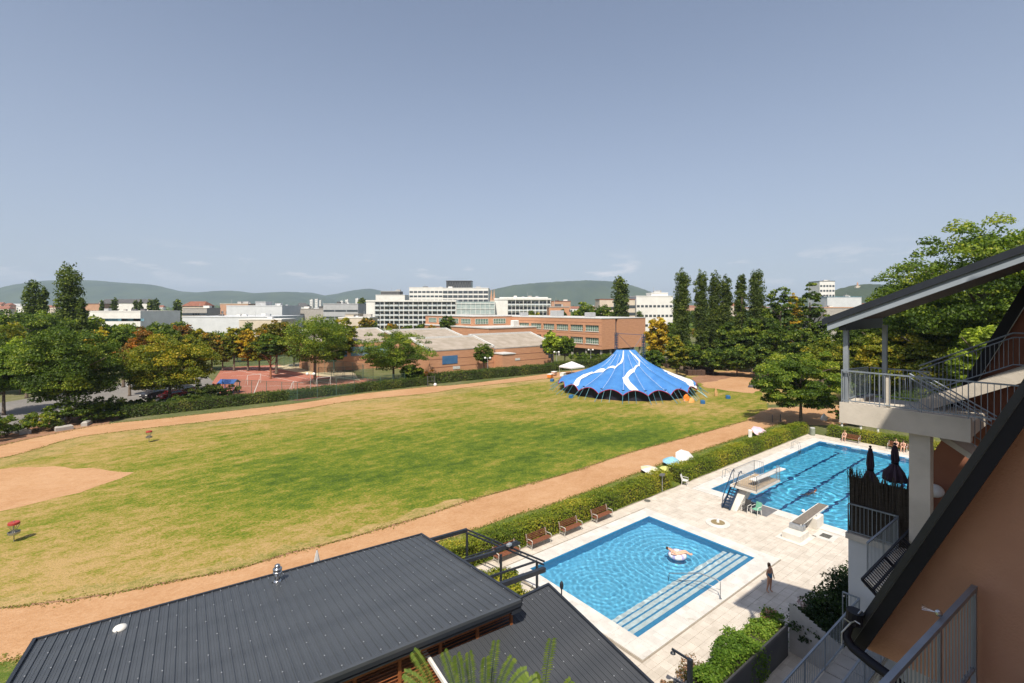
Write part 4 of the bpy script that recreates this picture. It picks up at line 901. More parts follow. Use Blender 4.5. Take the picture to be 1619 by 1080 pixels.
# ---- wooded belts between here and the hills
rr = random.Random(11); pk=[]
for k,(m,kind) in enumerate([(L_dark,'round'),(L_mid,'round'),(L_yel,'round'),(L_brn,'round'),(L_dark,'poplar')]):
    pk.append(tree(['dark green tree in the belt of treetops beyond the field','green tree in the belt of treetops beyond the field','yellowish tree in the belt of treetops beyond the field','brown tinged tree in the belt of treetops beyond the field','slim dark tree in the belt of treetops beyond the field'][k],
      (0,0,0),10 if kind=='round' else 14,4.6 if kind=='round' else 2.2,kind,m,1500,50+k,.9,.08,'far_tree','tree',['dark green trees of the far belt','green trees of the far belt','yellowish trees of the far belt','brown tinged trees of the far belt','slim trees of the far belt'][k]))
used=set()
def zone_of(px,Y,kind_):
    L=[(60,'left of the tallest poplar'),(150,'just right of the tallest poplar'),(285,'behind the curved white hall'),(430,'around the big pale grey hall'),(560,'before the grey car park deck'),(650,'at the left end of the white flats'),(905,'behind the white flats'),(1000,'round the single poplar'),(1085,'by the white modern block'),(1210,'seen between the row of poplars'),(1330,'left of the porch roof'),(9999,'deep behind the porch')]
    t=[b for a,b in L if px<a][0]; d='near' if Y<210 else ('middle distance' if Y<330 else 'far')
    return '%s %s %s'%(d,kind_,t)
kn=['dark green tree','green tree','yellowish tree','brown tinged tree','slim dark tree']
for i in range(270):
    zone=rr.random()
    if zone<.42: px=rr.uniform(-70,560); Y=rr.uniform(150,330)
    elif zone<.6: px=rr.uniform(-70,620); Y=rr.uniform(330,620)
    elif zone<.72: px=rr.uniform(480,640); Y=rr.uniform(150,260)
    elif zone<.84: px=rr.uniform(900,1330); Y=rr.uniform(235,480)
    else: px=rr.uniform(1040,1560); Y=rr.uniform(125,260)
    if 570<px<880 and 160<Y<320 and not px<640: continue
    p=C((px-809.5)/773*Y,Y); k=rr.choice([0,0,1,1,2,3,4] if Y<400 else [0,0,1,4])
    # keep clear of the buildings seen between these pixels
    if 280<px<450 and Y>150 and Y<330 and rr.random()<.85: Y=rr.uniform(135,200); p=C((px-809.5)/773*Y,Y)
    sc_=rr.uniform(.65,1.05)*(1 if Y>200 else .85)
    if 445<px<570: sc_*=.8
    zl=zone_of(px,Y,kn[k])
    if k in used: dup(pk[k],p,rr.uniform(0,6.28),zl,'belt: '+zl,scale=(sc_,sc_,sc_*rr.uniform(.8,1.1)))
    else: used.add(k); at(pk[k],p,0,zl,'belt: '+zl); pk[k].scale=(sc_,)*3
rng=np.random.default_rng(4); PP=[]; LS=[]
for Yb,n_,hh in [(240,9000,7),(300,9000,8),(380,10000,9),(480,10000,9),(620,9000,10),(820,9000,11),(1100,8000,12),(1500,8000,14),(2100,8000,18),(2900,8000,24)]:
    pxf=rng.uniform(-260,1900,n_); Yf=Yb+rng.normal(0,Yb*.03,n_)+20*np.sin(pxf/70+Yb); cl=np.sin(pxf/31+Yb)+np.sin(pxf/13+Yb*2)*.7; ok=(cl>-.9)
    if Yb<340: ok&=~((pxf>560)&(pxf<900))
    if Yb<320: ok&=~((pxf>285)&(pxf<450))
    pxf,Yf,cl=pxf[ok],Yf[ok],cl[ok]; X_=(pxf-809.5)/773*Yf; zz=rng.uniform(0,1,len(Yf))**.7*hh*(.62+.22*cl)
    PP.append(np.stack([CA*X_+SA*Yf,-SA*X_+CA*Yf,np.maximum(zz,.3)],1)); LS.append(rng.uniform(.006,.011,len(Yf))*Yf)
P=np.concatenate(PP); LS=np.concatenate(LS)
me=leaves_mesh('far_wood',P,rng.normal(0,.6,(len(P),3))+np.array([-.2,-.2,.5]),LS,rng.uniform(0,.8,len(P)),L_dark,aspect=.9)
fw=leaf_obj('far_wood',me,None); fw['kind']='stuff'; fw['label']='far treetops of the town reading as one green mass below the hills'
# ================================================================ CIRCUS TENT
M_blue = mat('tent_blue',(.045,.175,.46),.5,(.065,.215,.51),.7,.2,3,spec=.4); M_stripe = mat('tent_white',(.74,.74,.76),.5,(.66,.66,.68),.8)
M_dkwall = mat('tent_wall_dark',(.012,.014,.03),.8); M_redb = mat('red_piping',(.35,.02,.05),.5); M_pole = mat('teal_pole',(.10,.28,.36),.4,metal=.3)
M_ton = mat('lattice_blue',(.05,.09,.16),.5,metal=.4); M_bbox = mat('blue_anchor_box',(.02,.12,.30),.5)
tcx, tcy = C(22.6,97).xy; TR = 13.4; TN = 20
tent = thing('circus_tent','big blue circus tent with white curved stripes on the field','circus tent',(tcx,tcy,0))
RA = 1.7                                    # half length of the crown ridge
def rimz(th): f = abs(math.sin(th*TN/2)); return 1.15+.85*f**.8
def rimr(th): return TR-.55*abs(math.sin(th*TN/2))
def tz(t, th):                              # t: 0 crown .. 1 rim
    return 7.9-(7.9-rimz(th))*(1-(.7*(1-t)+.3*(1-t)**4))*.999 if t<1 else rimz(th)
rx_, ry_ = C(1,0).xy                        # ridge runs across the view
def tpt(t, th, up=0.):
    r = t*rimr(th); k=(1-t)**2*RA; s_=math.cos(th)*rx_+math.sin(th)*ry_
    return (tcx+math.cos(th)*(r+.15)+rx_*s_*k, tcy+math.sin(th)*(r+.15)+ry_*s_*k, tz(t,th)+up)
nr, na = 48, 320
b=MB()
for i in range(nr+1):
    for j in range(na): b.v.append(tpt(i/nr, 2*math.pi*j/na))
b.f=[(i*na+j,(i+1)*na+j,(i+1)*na+(j+1)%na,i*na+(j+1)%na) for i in range(nr) for j in range(na)]+[tuple(range(na))]; b.mi=[0]*len(b.f)
b.build('canopy',M_blue,tent,smooth=True)
_gt=np.linspace(0.02,1,90); _gh=np.linspace(R(-245),R(-10),620)
_gp=[]
for t_ in _gt:
    for h_ in _gh:
        x_,y_,z_=tpt(t_,h_); Xc=CA*x_-SA*y_; Yc=SA*x_+CA*y_; _gp.append((t_,h_,809.5+773*Xc/Yc,487+773*(H0-z_)/Yc,Yc))
_gp=np.array(_gp); _gp=_gp[_gp[:,4]<98.5]
def th_of(px,py):                           # which place of the canopy's front a sight line meets
    k=np.argmin((_gp[:,2]-px)**2+(_gp[:,3]-py)**2); t_,h_=_gp[k,0],_gp[k,1]; st_,sh_=.01,.01
    def er(t,h):
        x_,y_,z_=tpt(t,h); Xc=CA*x_-SA*y_; Yc=SA*x_+CA*y_; return (809.5+773*Xc/Yc-px)**2+(487+773*(H0-z_)/Yc-py)**2
    e0=er(t_,h_)
    for _ in range(60):
        bt=min(((er(min(1,max(.01,t_+a*st_)),h_+c*sh_),min(1,max(.01,t_+a*st_)),h_+c*sh_) for a in (-1,0,1) for c in (-1,0,1)))
        if bt[0]<e0-1e-9: e0,t_,h_=bt
        else: st_*=.6; sh_*=.6
    return (t_,h_)
def z4(x,y): return (860+x/4.153, 500+y/4.153)
STR=[[(522,228,6),(520,268,10),(506,308,14),(470,335,16),(400,352,17),(320,372,20),(262,393,26),(226,420,32),(212,450,36)],
     [(562,228,6),(592,258,9),(628,296,13),(622,325,16),(590,352,22),(556,380,30),(534,405,38),(548,440,42),(580,475,48),(600,497,52)],
     [(610,228,6),(660,262,8),(718,300,10),(760,340,13),(820,376,18),(890,408,22),(940,430,28),(972,462,34)]]
for L in STR:
    Lc=[]; 
    for i,(x,y,wd) in enumerate(L):
        dx=L[min(i+1,len(L)-1)][0]-L[max(i-1,0)][0]; dy=L[min(i+1,len(L)-1)][1]-L[max(i-1,0)][1]; q=math.hypot(dx,dy); nx_,ny_=-dy/q*wd/2,dx/q*wd/2*.62
        Lc.append(((x+nx_,y+ny_),(x-nx_,y-ny_)))
    b=MB(); rowsP=[]
    for A_,B_ in Lc:
        ta=th_of(*z4(*A_)); tb=th_of(*z4(*B_))
        if ta is None or tb is None: continue
        rowsP.append((ta,tb))
    # refine between the surveyed rows, follow the cloth 3 cm proud
    fine=[]
    for i in range(len(rowsP)-1):
        for k in range(8):
            s_=k/8; fine.append([tuple(rowsP[i][e][c]*(1-s_)+rowsP[i+1][e][c]*s_ for c in (0,1)) for e in (0,1)])
    fine.append(rowsP[-1]); last=fine[-1]; fine.append([(1.0,last[0][1]),(1.0,last[1][1])])
    m_=6
    for A_,B_ in fine:
        for c in range(m_+1): s_=c/m_; b.v.append(tpt(A_[0]*(1-s_)+B_[0]*s_, A_[1]*(1-s_)+B_[1]*s_, .075))
    b.f=[(i*(m_+1)+c,i*(m_+1)+c+1,(i+1)*(m_+1)+c+1,(i+1)*(m_+1)+c) for i in range(len(fine)-1) for c in range(m_)]; b.mi=[0]*len(b.f)
    b.build('white_stripe',M_stripe,tent,smooth=True)
for k in range(TN):
    th=2*math.pi*k/TN; b=MB(); b.tube([Vector(tpt(i/14,th))+Vector((0,0,.03)) for i in range(1,15)],.022,4); b.build('seam',M_stripe,tent)
b=MB(); pts=[Vector(tpt(1.0,2*math.pi*j/320))+Vector((0,0,-.02)) for j in range(321)]; b.tube(pts,.06,5); b.build('red_piping',M_redb,tent)
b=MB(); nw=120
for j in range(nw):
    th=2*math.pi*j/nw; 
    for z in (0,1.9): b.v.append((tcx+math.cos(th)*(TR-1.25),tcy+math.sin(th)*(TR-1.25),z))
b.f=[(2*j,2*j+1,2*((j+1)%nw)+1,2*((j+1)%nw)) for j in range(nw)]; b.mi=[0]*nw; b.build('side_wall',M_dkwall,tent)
for k in range(TN):
    th=2*math.pi*k/TN
    for dth,ro in ((0,1.9),(.07,1.5),(math.pi/TN,1.2)):
        t2=th+dth; p=Vector(tpt(1.0,t2)); q=Vector((tcx+math.cos(t2)*(TR+ro),tcy+math.sin(t2)*(TR+ro),0))
        b=MB(); b.tube([p+Vector((math.cos(t2)*-.9,math.sin(t2)*-.9,.55 if dth==0 else .3)),p,q],.055 if dth==0 else .03,5); b.build('guy_pole',M_pole,tent)
def mast(px, ztop, Y):
    p=C((px-809.5)/773*Y,Y); b=MB(); s_=.22
    c4=[(sx_*s_,sy_*s_) for sx_ in (-1,1) for sy_ in (-1,1)]
    for cx_,cy_ in c4: b.bar((p.x+cx_,p.y+cy_,0),(p.x+cx_,p.y+cy_,ztop),.07)
    k=0; z=5.0
    while z<ztop-.5:
        for (a,c) in ((0,1),(1,3),(3,2),(2,0)): b.bar((p.x+c4[a][0],p.y+c4[a][1],z),(p.x+c4[c][0],p.y+c4[c][1],z+.5),.045)
        z+=.5
    b.build('lattice_mast',M_ton,tent); return Vector((p.x,p.y,ztop))
ma=mast(974.5,11.3,98); mb_=mast(1017.5,11.0,98)
for a in (ma,mb_):
    b=MB(); b.tube([a,Vector(tpt(0,0))],.03,4); b.build('hoist_rope',M_ton,tent)
b=MB(); b.tube([ma-Vector((0,0,.2)),mb_-Vector((0,0,.2))],.05,5); b.build('cross_truss',M_ton,tent)
for px,py,lab in [(903,629,'blue anchor box on the grass left of the tent'),(1111,638,'blue anchor box on the grass at the right front of the tent'),(1151,630,'blue anchor box farthest right of the tent'),(873,603,'blue anchor box by the left back of the tent')]:
    g=G(px,py); b=MB(); b.rbox((g.x,g.y,.28),(1.1,.7,.5),.6,.05); o=b.build('anchor_box',M_bbox); tag(o,lab,'box','blue tent anchor boxes')
    # strap
    
M_org = mat('orange_tarp',(.75,.22,.03),.6); M_brnT=mat('brown_canvas',(.22,.10,.04),.8); M_crate = mat('dark_timber',(.11,.065,.045),.9,(.07,.045,.035),3,.4,10,stretch=(1,1,6))
def lump(name,label,cat,g,size,m,seed):
    """a loose heap of cloth or plastic"""
    rng=random.Random(seed); b=MB(); n=10; prof=[(1,0),(.95,.3),(.7,.65),(.35,.9),(.05,1)]
    for i,(r,z) in enumerate(prof):
        for k in range(n):
            a=6.283*k/n; q=r*rng.uniform(.75,1.15); b.v.append((g.x+math.cos(a)*q*size[0]/2,g.y+math.sin(a)*q*size[1]/2,z*size[2]*rng.uniform(.85,1.1)))
    b.f=[(i*n+k,i*n+(k+1)%n,(i+1)*n+(k+1)%n,(i+1)*n+k) for i in range(4) for k in range(n)]+[tuple(range(4*n,5*n))]; b.mi=[0]*len(b.f)
    return tag(b.build(name,m),label,cat)
lump('tarp','orange tarp heap under the right front edge of the tent','tarp',G(1085,633),(1.6,1.0,1.1),M_org,1)
lump('tarp','orange and white bundle right of the tarp by the tent poles','tarp',G(1093,636),(1.5,.8,.8),mat('orange_pale',(.80,.38,.12),.6),2)
lump('tarp','brown canvas flap at the left entrance of the tent','canvas',G(908,620),(1.6,1.2,1.5),M_brnT,3)
lump('tarp','small orange sack by the left entrance of the tent','sack',G(917,622),(.7,.6,1.1),M_org,4)
lump('equipment_heap','reddish brown equipment heap inside the tent front','equipment',G(1045,630),(3.4,1.2,1.6),mat('red_brown_kit',(.20,.05,.04),.7,(.30,.24,.2),4),5)
lump('equipment_heap','pale bags standing beside the reddish heap','bags',G(1051,632),(.8,.6,1.0),M_wh,6)
lump('clothes_pile','orange and tan bundle right of the tent guy poles','bundle',G(1132,626),(.8,.6,1.4),mat('tan_cloth',(.55,.32,.14),.8),7)
# white pavilion and orange pots behind the tent
o=thing('party_tent','small white pointed pavilion left behind the circus tent','pavilion',G(904,592))
g=G(904,592); b=MB(); zt=2.0; b.add([(g.x-2.2,g.y-2.2,zt),(g.x+2.2,g.y-2.2,zt),(g.x+2.2,g.y+2.2,zt),(g.x-2.2,g.y+2.2,zt),(g.x,g.y,zt+1.2)],[(0,1,4),(1,2,4),(2,3,4),(3,0,4)])
b.box(g.x-2.2,g.y-2.2,zt-.3,g.x+2.2,g.y-2.15,zt-.001); b.box(g.x-2.2,g.y-2.149,zt-.3,g.x-2.15,g.y+2.2,zt-.001); b.build('roof',M_stripe,o)
for sx_ in (-2.1,2.1):
    for sy_ in (-2.1,2.1): b=MB(); b.tube([(g.x+sx_,g.y+sy_,0),(g.x+sx_,g.y+sy_,zt)],.04,6); b.build('leg',M_gy,o)
for k,(px,py) in enumerate([(870,598),(876,594),(890,596)]):
    g=G(px,py); o=thing('market_stall',['low orange and white stall table, the left one by the far track','orange striped stall behind the left one','small white stall table next to the pavilion'][k],'stall',g)
    b=MB(); b.rbox((g.x,g.y,.95),(1.6,1.0,.08),.4,.02); b.build('table_top',M_wh,o); b=MB(); b.rbox((g.x,g.y,.55),(1.5,.9,.7),.4); b.build('skirt',[M_org,M_ros,M_wh][k],o)
# stacked timber boxes behind the tent
for k,(px,py,wx,wy,h_) in enumerate([(1064,582,3.8,2.4,2.0),(1056,579,2.6,2,1.4),(1079,583,1.6,1.6,2.3),(1088,586,2.2,1.2,1.1),(1112,588,4.4,2.0,2.1),(1099,593,4.2,2.2,1.3),(1124,592,3.6,1.2,.5),(1091,590,1.8,1.0,.6)]):
    g=G(px,py); o=thing('timber_stack',['large dark timber stack behind the right slope of the tent','timber stack farthest left, half behind the tent','narrow tall crate right of the large stack','low crate in the gap between the stacks','tall dark timber stack at the right of the group','flat timber stack lying in front of the tall one','low boards heap at the right end of the stacks','small low boards pile in the middle of the stacks'][k],'timber stack',g,ROT,'timber stacks on the dug soil')
    nl=max(2,int(h_/.32))
    for j in range(nl):
        for q in range(4): b=MB(); b.box(-wx/2+wx*q/4+.03,-wy/2+(j%2)*.05,j*h_/nl+.02,-wx/2+wx*(q+1)/4-.03,wy/2+(j%2)*.05,(j+1)*h_/nl-.02); b.build('board',M_crate,o,local=True)
# overturned dark boat-like tarp by the tree
lump('tarp','dark low tarp covered pile beside the layered tree','pile',G(1190,612),(3.2,1.4,.9),M_dk,9)
# ---- disc golf baskets
M_rb = mat('red_band',(.38,.05,.04),.5); M_chain = mat('zinc_chain',(.42,.42,.40),.4,metal=.8)
def basket(label,g):
    o=thing('disc_golf_basket',label,'disc golf basket',g,0,'disc golf baskets on the field')
    b=MB(); b.tube([(0,0,0),(0,0,1.45)],.03,8); b.build('pole',M_chain,o,local=True)
    b=MB(); b.lathe((0,0,1.22),[(.30,0),(.32,.02),(.32,.15),(.29,.17)],18); b.build('band',M_rb,o,local=True)
    b=MB(); b.lathe((0,0,.56),[(.30,0),(.33,.02),(.34,.16),(.315,.165),(.30,.04)],18); b.build('tray',M_chain,o,local=True)
    for k in range(12): a=k*math.pi/6; b=MB(); b.tube([(.33*math.cos(a),.33*math.sin(a),1.22),(.14*math.cos(a),.14*math.sin(a),.85),(.04*math.cos(a),.04*math.sin(a),.66)],.012,4); b.build('chain',M_chain,o,local=True)
basket('red banded disc golf basket near the left edge of the field',G(22,857)); basket('small red banded disc golf basket by the far track',G(235.6,699.5))
# ---- double globe lamps
M_lampp = mat('lamp_post_grey',(.45,.46,.45),.5,metal=.3); M_globe = mat('opal_globe',(.80,.80,.78),.3)
def lamp(label,g,h_,n=2):
    o=thing('street_lamp',label,'street lamp',g,ROT,'globe lamps along the hedges'); b=MB(); b.tube([(0,0,0),(0,0,h_)],[.07,.045],8)
    b.build('post',M_lampp,o,local=True)
    b=MB(); b.tube([(-.62,0,h_-.1),(-.5,0,h_+.02),(.5,0,h_+.02),(.62,0,h_-.1)],.03,6); b.build('arm',M_lampp,o,local=True)
    for x in ((-.6,.6) if n==2 else (-.6,0,.6)): b=MB(); b.ball((x,0,h_+.02),.27,12); b.build('globe',M_globe,o,local=True,smooth=True)
lamp('tall double globe lamp behind the hedge before the shrub thicket',G(309,640),4.4,3)
lamp('globe lamp behind the hedge in front of the red court',G(491,628),4.2); lamp('globe lamp by the far left corner of the red court',G(352,585),4.2)
lamp('globe lamp at the brick hall wall behind the hedge',G(771,594),4.2); lamp('globe lamp between the two school front trees',G(880,583),4.4); lamp('globe lamp under the school corner',G(934,578),4.4)
# ---- court fences: green net posts
M_fence = mat('fence_post_green',(.10,.17,.14),.5,metal=.2); M_net = bpy.data.materials.new('wire_netting'); M_net.use_nodes=True; nt=M_net.node_tree; nb=nt.nodes['Principled BSDF']; nb.inputs['Base Color'].default_value=(.06,.12,.09,1)
tb_=_n(nt,'ShaderNodeBsdfTransparent'); mx_=_n(nt,'ShaderNodeMixShader'); mx_.inputs[0].default_value=.22; nt.links.new(tb_.outputs[0],mx_.inputs[1]); nt.links.new(nb.outputs[0],mx_.inputs[2]); nt.links.new(mx_.outputs[0],nt.nodes['Material Output'].inputs[0])
def netfence(label,pts,h_,step):
    p0=Vector(pts[0]); o=thing('court_fence',label,'fence',(p0.x,p0.y,0))
    for i in range(len(pts)-1):
        a,c=Vector(pts[i]),Vector(pts[i+1]); n=max(1,int((c-a).length/step))
        for k in range(n+(i==len(pts)-2)):
            q=a.lerp(c,k/n); b=MB(); b.tube([(q.x,q.y,0),(q.x,q.y,h_)],.045,6); b.build('fence_post',M_fence,o)
        for zz in (.1,h_): b=MB(); b.tube([(a.x,a.y,zz),(c.x,c.y,zz)],.025,5); b.build('rail',M_fence,o)
        b=MB(); d=(c-a).normalized(); nn=Vector((-d.y,d.x,0))*.01; b.add([a+nn,c+nn,c+nn+Vector((0,0,h_)),a+nn+Vector((0,0,h_))],[(0,1,2,3)]); b.build('wire_net',M_net,o)
netfence('tall green netting fence along the back of the red court',[G(352,580),G(405,576),G(440,576)],5,3.4)
netfence('green netting fence between the red court and the sand court',[G(440,577),G(500,590),G(590,603)],3.6,3.6)
netfence('front netting fence of the red court behind the hedge',[G(352,627),G(470,634),G(560,622)],3.2,3.2)
netfence('netting fence of the small court at the gymnasium',[G(560,621),G(640,610),G(668,604)],2.6,2.6)
netfence('dark green windscreen fence beside the feathery tree',[G(503,602),G(545,601),G(575,598)],3.0,2.0)
def goal(label,g,w_=3,h_=2,rz=0):
    o=thing('goal',label,'goal',g,rz,'small goals on the red court'); M_=M_wh
    for s_ in (-1,1):
        b=MB(); b.tube([(s_*w_/2,0,0),(s_*w_/2,0,h_)],.04,6); b.build('post',M_,o,local=True); b=MB(); b.tube([(s_*w_/2,0,h_),(s_*w_/2,.9,0)],.025,5); b.build('stay',M_,o,local=True)
    b=MB(); b.tube([(-w_/2,0,h_),(w_/2,0,h_)],.04,6); b.build('crossbar',M_,o,local=True)
goal('small white goal in the middle of the red court',G(402,607),3,2,.4); goal('small goal at the front edge of the red court',G(463,621),3,2,1.2); goal('small goal frame at the right of the red court',G(512,612),3,2,.2)
# ---- blue roofed shelter, cars, rubbish by the gap
M_shr = mat('blue_metal_roof',(.04,.10,.30),.4,(.05,.12,.36),1); g=G(362,622)
o=thing('shelter','small open shelter with a blue pitched roof behind the hedge','shelter',g,ROT)
for s_,nm in ((-1,'a'),(1,'b')): b=MB(); q=[Vector((-1.6,s_*1.3,2.0)),Vector((1.6,s_*1.3,2.0)),Vector((1.6,0,2.7)),Vector((-1.6,0,2.7))]; b.slab(q if s_<0 else q[::-1],.08); b.build('roof_panel',M_shr,o,local=True)
for sx_ in (-1.4,1.4):
    for sy_ in (-1.1,1.1): b=MB(); b.bar((sx_,sy_,0),(sx_,sy_,1.98),.12); b.build('post',M_shr,o,local=True)
M_tyre = mat('tyre',(.02,.02,.02),.8); M_rim = mat('wheel_rim',(.4,.4,.42),.35,metal=.8)
def car_proto(label,m):
    o=thing('parked_car',label,'car')
    prof=[(-2.1,.35),(-2.15,.75),(-1.95,.95),(-1.2,1.02),(-.75,1.42),(.95,1.45),(1.6,1.0),(2.05,.92),(2.15,.6),(2.1,.35)]
    def shell(b,P,w_,taper):
        n=len(P); vs=[]
        for s_ in (-1,1): vs+=[(x,s_*(w_-(taper if z>1.1 else 0)),z) for x,z in P]
        return b.add(vs,[tuple(range(n)),tuple(range(n,2*n))[::-1]]+[(i,i+n,(i+1)%n+n,(i+1)%n) for i in range(n)])
    b=MB(); shell(b,prof,.86,.16); b.build('body',m,o,local=True)
    b=MB(); shell(b,[(-1.1,1.06),(-.72,1.36),(.88,1.38),(1.42,1.06)],.865,.14); b.build('windows',M_gl,o,local=True)
    for x in (-1.3,1.35):
        for s_ in (-1,1):
            b=MB(); b.tube([(x,s_*.7,.33),(x,s_*.88,.33)],.33,14); wh=b.build('wheel',M_tyre,o,local=True); b=MB(); b.tube([(x,s_*.881,.33),(x,s_*.89,.33)],.2,10); b.build('rim',M_rim,wh,local=True)
    for s_ in (-1,1):
        b=MB(); b.rbox((-2.13,s_*.6,.72),(.08,.34,.14)); b.build('headlight',M_globe,o,local=True); b=MB(); b.rbox((2.12,s_*.62,.8),(.08,.28,.14)); b.build('tail_light',M_rb,o,local=True)
    return o
cars=[(272,630,'dark red car parked under the wide yellowish tree',(.28,.02,.02)),(243,628,'small dark car left of the red car',(.03,.03,.035)),(256,606,'white van-like car parked at the back of the car park',(.7,.7,.68)),(222,612,'silver car at the back left of the car park',(.4,.41,.42)),(292,622,'black car right of the dark red one',(.02,.02,.022)),(234,598,'white car in the back row under the rusty trees',(.65,.65,.62))]
for k,(px,py,lab,c) in enumerate(cars): o=car_proto(lab,mat('car_paint_%s'%['red','black','white','silver','jet','ivory'][k],c,.25,c,spec=.6)); o.location=G(px,py); o.rotation_euler=(0,0,.5+.25*(k%3)); o['group']='cars parked under the trees'
g=G(433,0+611)
for k,(px,py) in enumerate([(101,680),(137,672),(28,684),(40,686)]):
    g=G(px,py); rng=random.Random(k); b=MB(); b.rbox((g.x,g.y,.3),(1.8 if k<2 else 1.1,.7,.6),.3+k,.15); o=b.build('stone_block',M_co); tag(o,['pale stone block under the maple beside the track','small stone under the maple near the shrubs','low boulder left of the light green shrub','flat boulder at the foot of the light green shrub'][k],'stone','stones along the left track')
g=G(688,611); b=MB(); b.ball((g.x,g.y,.35),.35,10); tag(b.build('white_ball_light',M_globe,smooth=True),'small white round lamp in the gap between the long hedges','lamp')
b=MB(); g=G(676,611); o=thing('gate','dark narrow gate in the gap between the hedges','gate',g)
b.rbox((g.x,g.y,1.1),(.12,.12,2.2)); b.build('post',M_dk,o); b=MB(); b.rbox((g.x+1.4*CA,g.y-1.4*SA,1.1),(.12,.12,2.2)); b.build('post',M_dk,o)
for zz in (.3,1.1,2.0): b=MB(); b.bar((g.x,g.y,zz),(g.x+1.4*CA,g.y-1.4*SA,zz),.06); b.build('rail',M_dk,o)
# ================================================================ PEOPLE
M_skin = mat('skin_tan',(.50,.27,.17),.55,(.46,.24,.15),3); M_skinl = mat('skin_fair',(.66,.40,.29),.55,(.60,.36,.26),3)
M_hair = mat('hair_brown',(.05,.025,.015),.7); M_hairb = mat('hair_fair',(.30,.19,.09),.7); M_suit = mat('swimsuit_blue',(.03,.16,.30),.6); M_suitd = mat('swimsuit_dark',(.02,.02,.04),.6)
def skinned(name, J, E, m, parent, sub=2):
    """one continuous body: joints J {name: (x,y,z,r)}, bones E"""
    ks=list(J); me=bpy.data.meshes.new(name); me.from_pydata([J[k][:3] for k in ks],[(ks.index(a),ks.index(b)) for a,b in E],[])
    o=bpy.data.objects.new(name,me); COL.objects.link(o); sm=o.modifiers.new('skin','SKIN'); sm.use_smooth_shade=True
    for i,k in enumerate(ks):
        r=J[k][3]; r=r if isinstance(r,tuple) else (r,r); me.skin_vertices[0].data[i].radius=r
    me.skin_vertices[0].data[ks.index('pelvis') if 'pelvis' in ks else 0].use_root=True
    ss=o.modifiers.new('sub','SUBSURF'); ss.levels=sub; ss.render_levels=sub
    dg=bpy.context.evaluated_depsgraph_get(); me2=bpy.data.meshes.new_from_object(o.evaluated_get(dg)); bpy.data.objects.remove(o); me2.name=name
    me2.materials.clear(); me2.materials.append(m); me2.polygons.foreach_set('use_smooth',[True]*len(me2.polygons))
    o=bpy.data.objects.new(name,me2); COL.objects.link(o); own(o,parent); return o
def person(label, loc, rz, J, m, hair, suit, suitJ, suitE, group=None, extra=None, longhair=False):
    o=thing('person',label,'person',loc,rz,group)
    E=[('pelvis','waist'),('waist','chest'),('chest','neck'),('neck','head0'),('head0','head1')]
    for s_ in 'LR': E+=[('chest','sho'+s_),('sho'+s_,'elb'+s_),('elb'+s_,'wri'+s_),('wri'+s_,'han'+s_),('pelvis','hip'+s_),('hip'+s_,'kne'+s_),('kne'+s_,'ank'+s_),('ank'+s_,'toe'+s_)]
    # thumb and four fingers on each hand
    for s_ in 'LR':
        w_=Vector(J['wri'+s_][:3]); h=Vector(J['han'+s_][:3]); d=(h-w_).normalized(); side=d.cross(Vector((0,1,0))) if abs(d.y)<.9 else d.cross(Vector((1,0,0))); side.normalize()
        for q,(off,ln) in enumerate([(-.030,.060),(-.010,.075),(.010,.072),(.030,.055)]):
            t=h+side*off+d*ln; J['f%d%s'%(q,s_)]=(*t,.010); E.append(('han'+s_,'f%d%s'%(q,s_)))
        t=w_.lerp(h,.5)+side*.055+d*.03; J['th'+s_]=(*t,.011); E.append(('wri'+s_,'th'+s_))
    body=skinned('body',J,E,m,o)
    hd=Vector(J['head0'][:3])+(Vector(J['head1'][:3])-Vector(J['head0'][:3]))*.55
    up=(Vector(J['head1'][:3])-Vector(J['head0'][:3])).normalized(); f=Vector(J['face']) if 'face' in J else None
    return o,body,hd,up
def add_head(o, hd, up, fwd, hair, m, long=False):
    fwd=Vector(fwd).normalized(); side=up.cross(fwd).normalized()
    b=MB(); n=14; base=len(b.v)
    for i in range(8):                       # hair cap, open to the face
        a=math.pi*.62*i/7
        for k in range(n):
            t=2*math.pi*k/n; d=up*math.cos(a)+(fwd*math.cos(t)*.95+side*math.sin(t)*.85)*math.sin(a); face=max(0,math.cos(t))
            r=.112-(.022 if (face>.5 and a>.9) else 0); p=hd+up*.015-fwd*.012+d*r
            if long and face<.2 and i==7: p=p-up*.12
            b.v.append(tuple(p))
    b.f=[(i*n+k,(i+1)*n+k,(i+1)*n+(k+1)%n,i*n+(k+1)%n) for i in range(7) for k in range(n)]+[tuple(range(n))]; b.mi=[0]*len(b.f)
    b.build('hair',hair,o,local=True,smooth=True)
    b=MB(); b.add([hd+fwd*.088+side*.014-up*.03,hd+fwd*.088-side*.014-up*.03,hd+fwd*.118-up*.026,hd+fwd*.09+up*.015],[(0,1,2),(0,2,3),(1,3,2)]); b.build('nose',m,o,local=True)
    for s_ in (-1,1): b=MB(); b.ball(hd+fwd*.086+side*.034*s_+up*.012,.011,8); b.build('eye',M_suitd,o,local=True)
    b=MB(); b.rbox(hd+fwd*.09-up*.058,(.035,.035,.01)); b.build('mouth',M_redb,o,local=True)
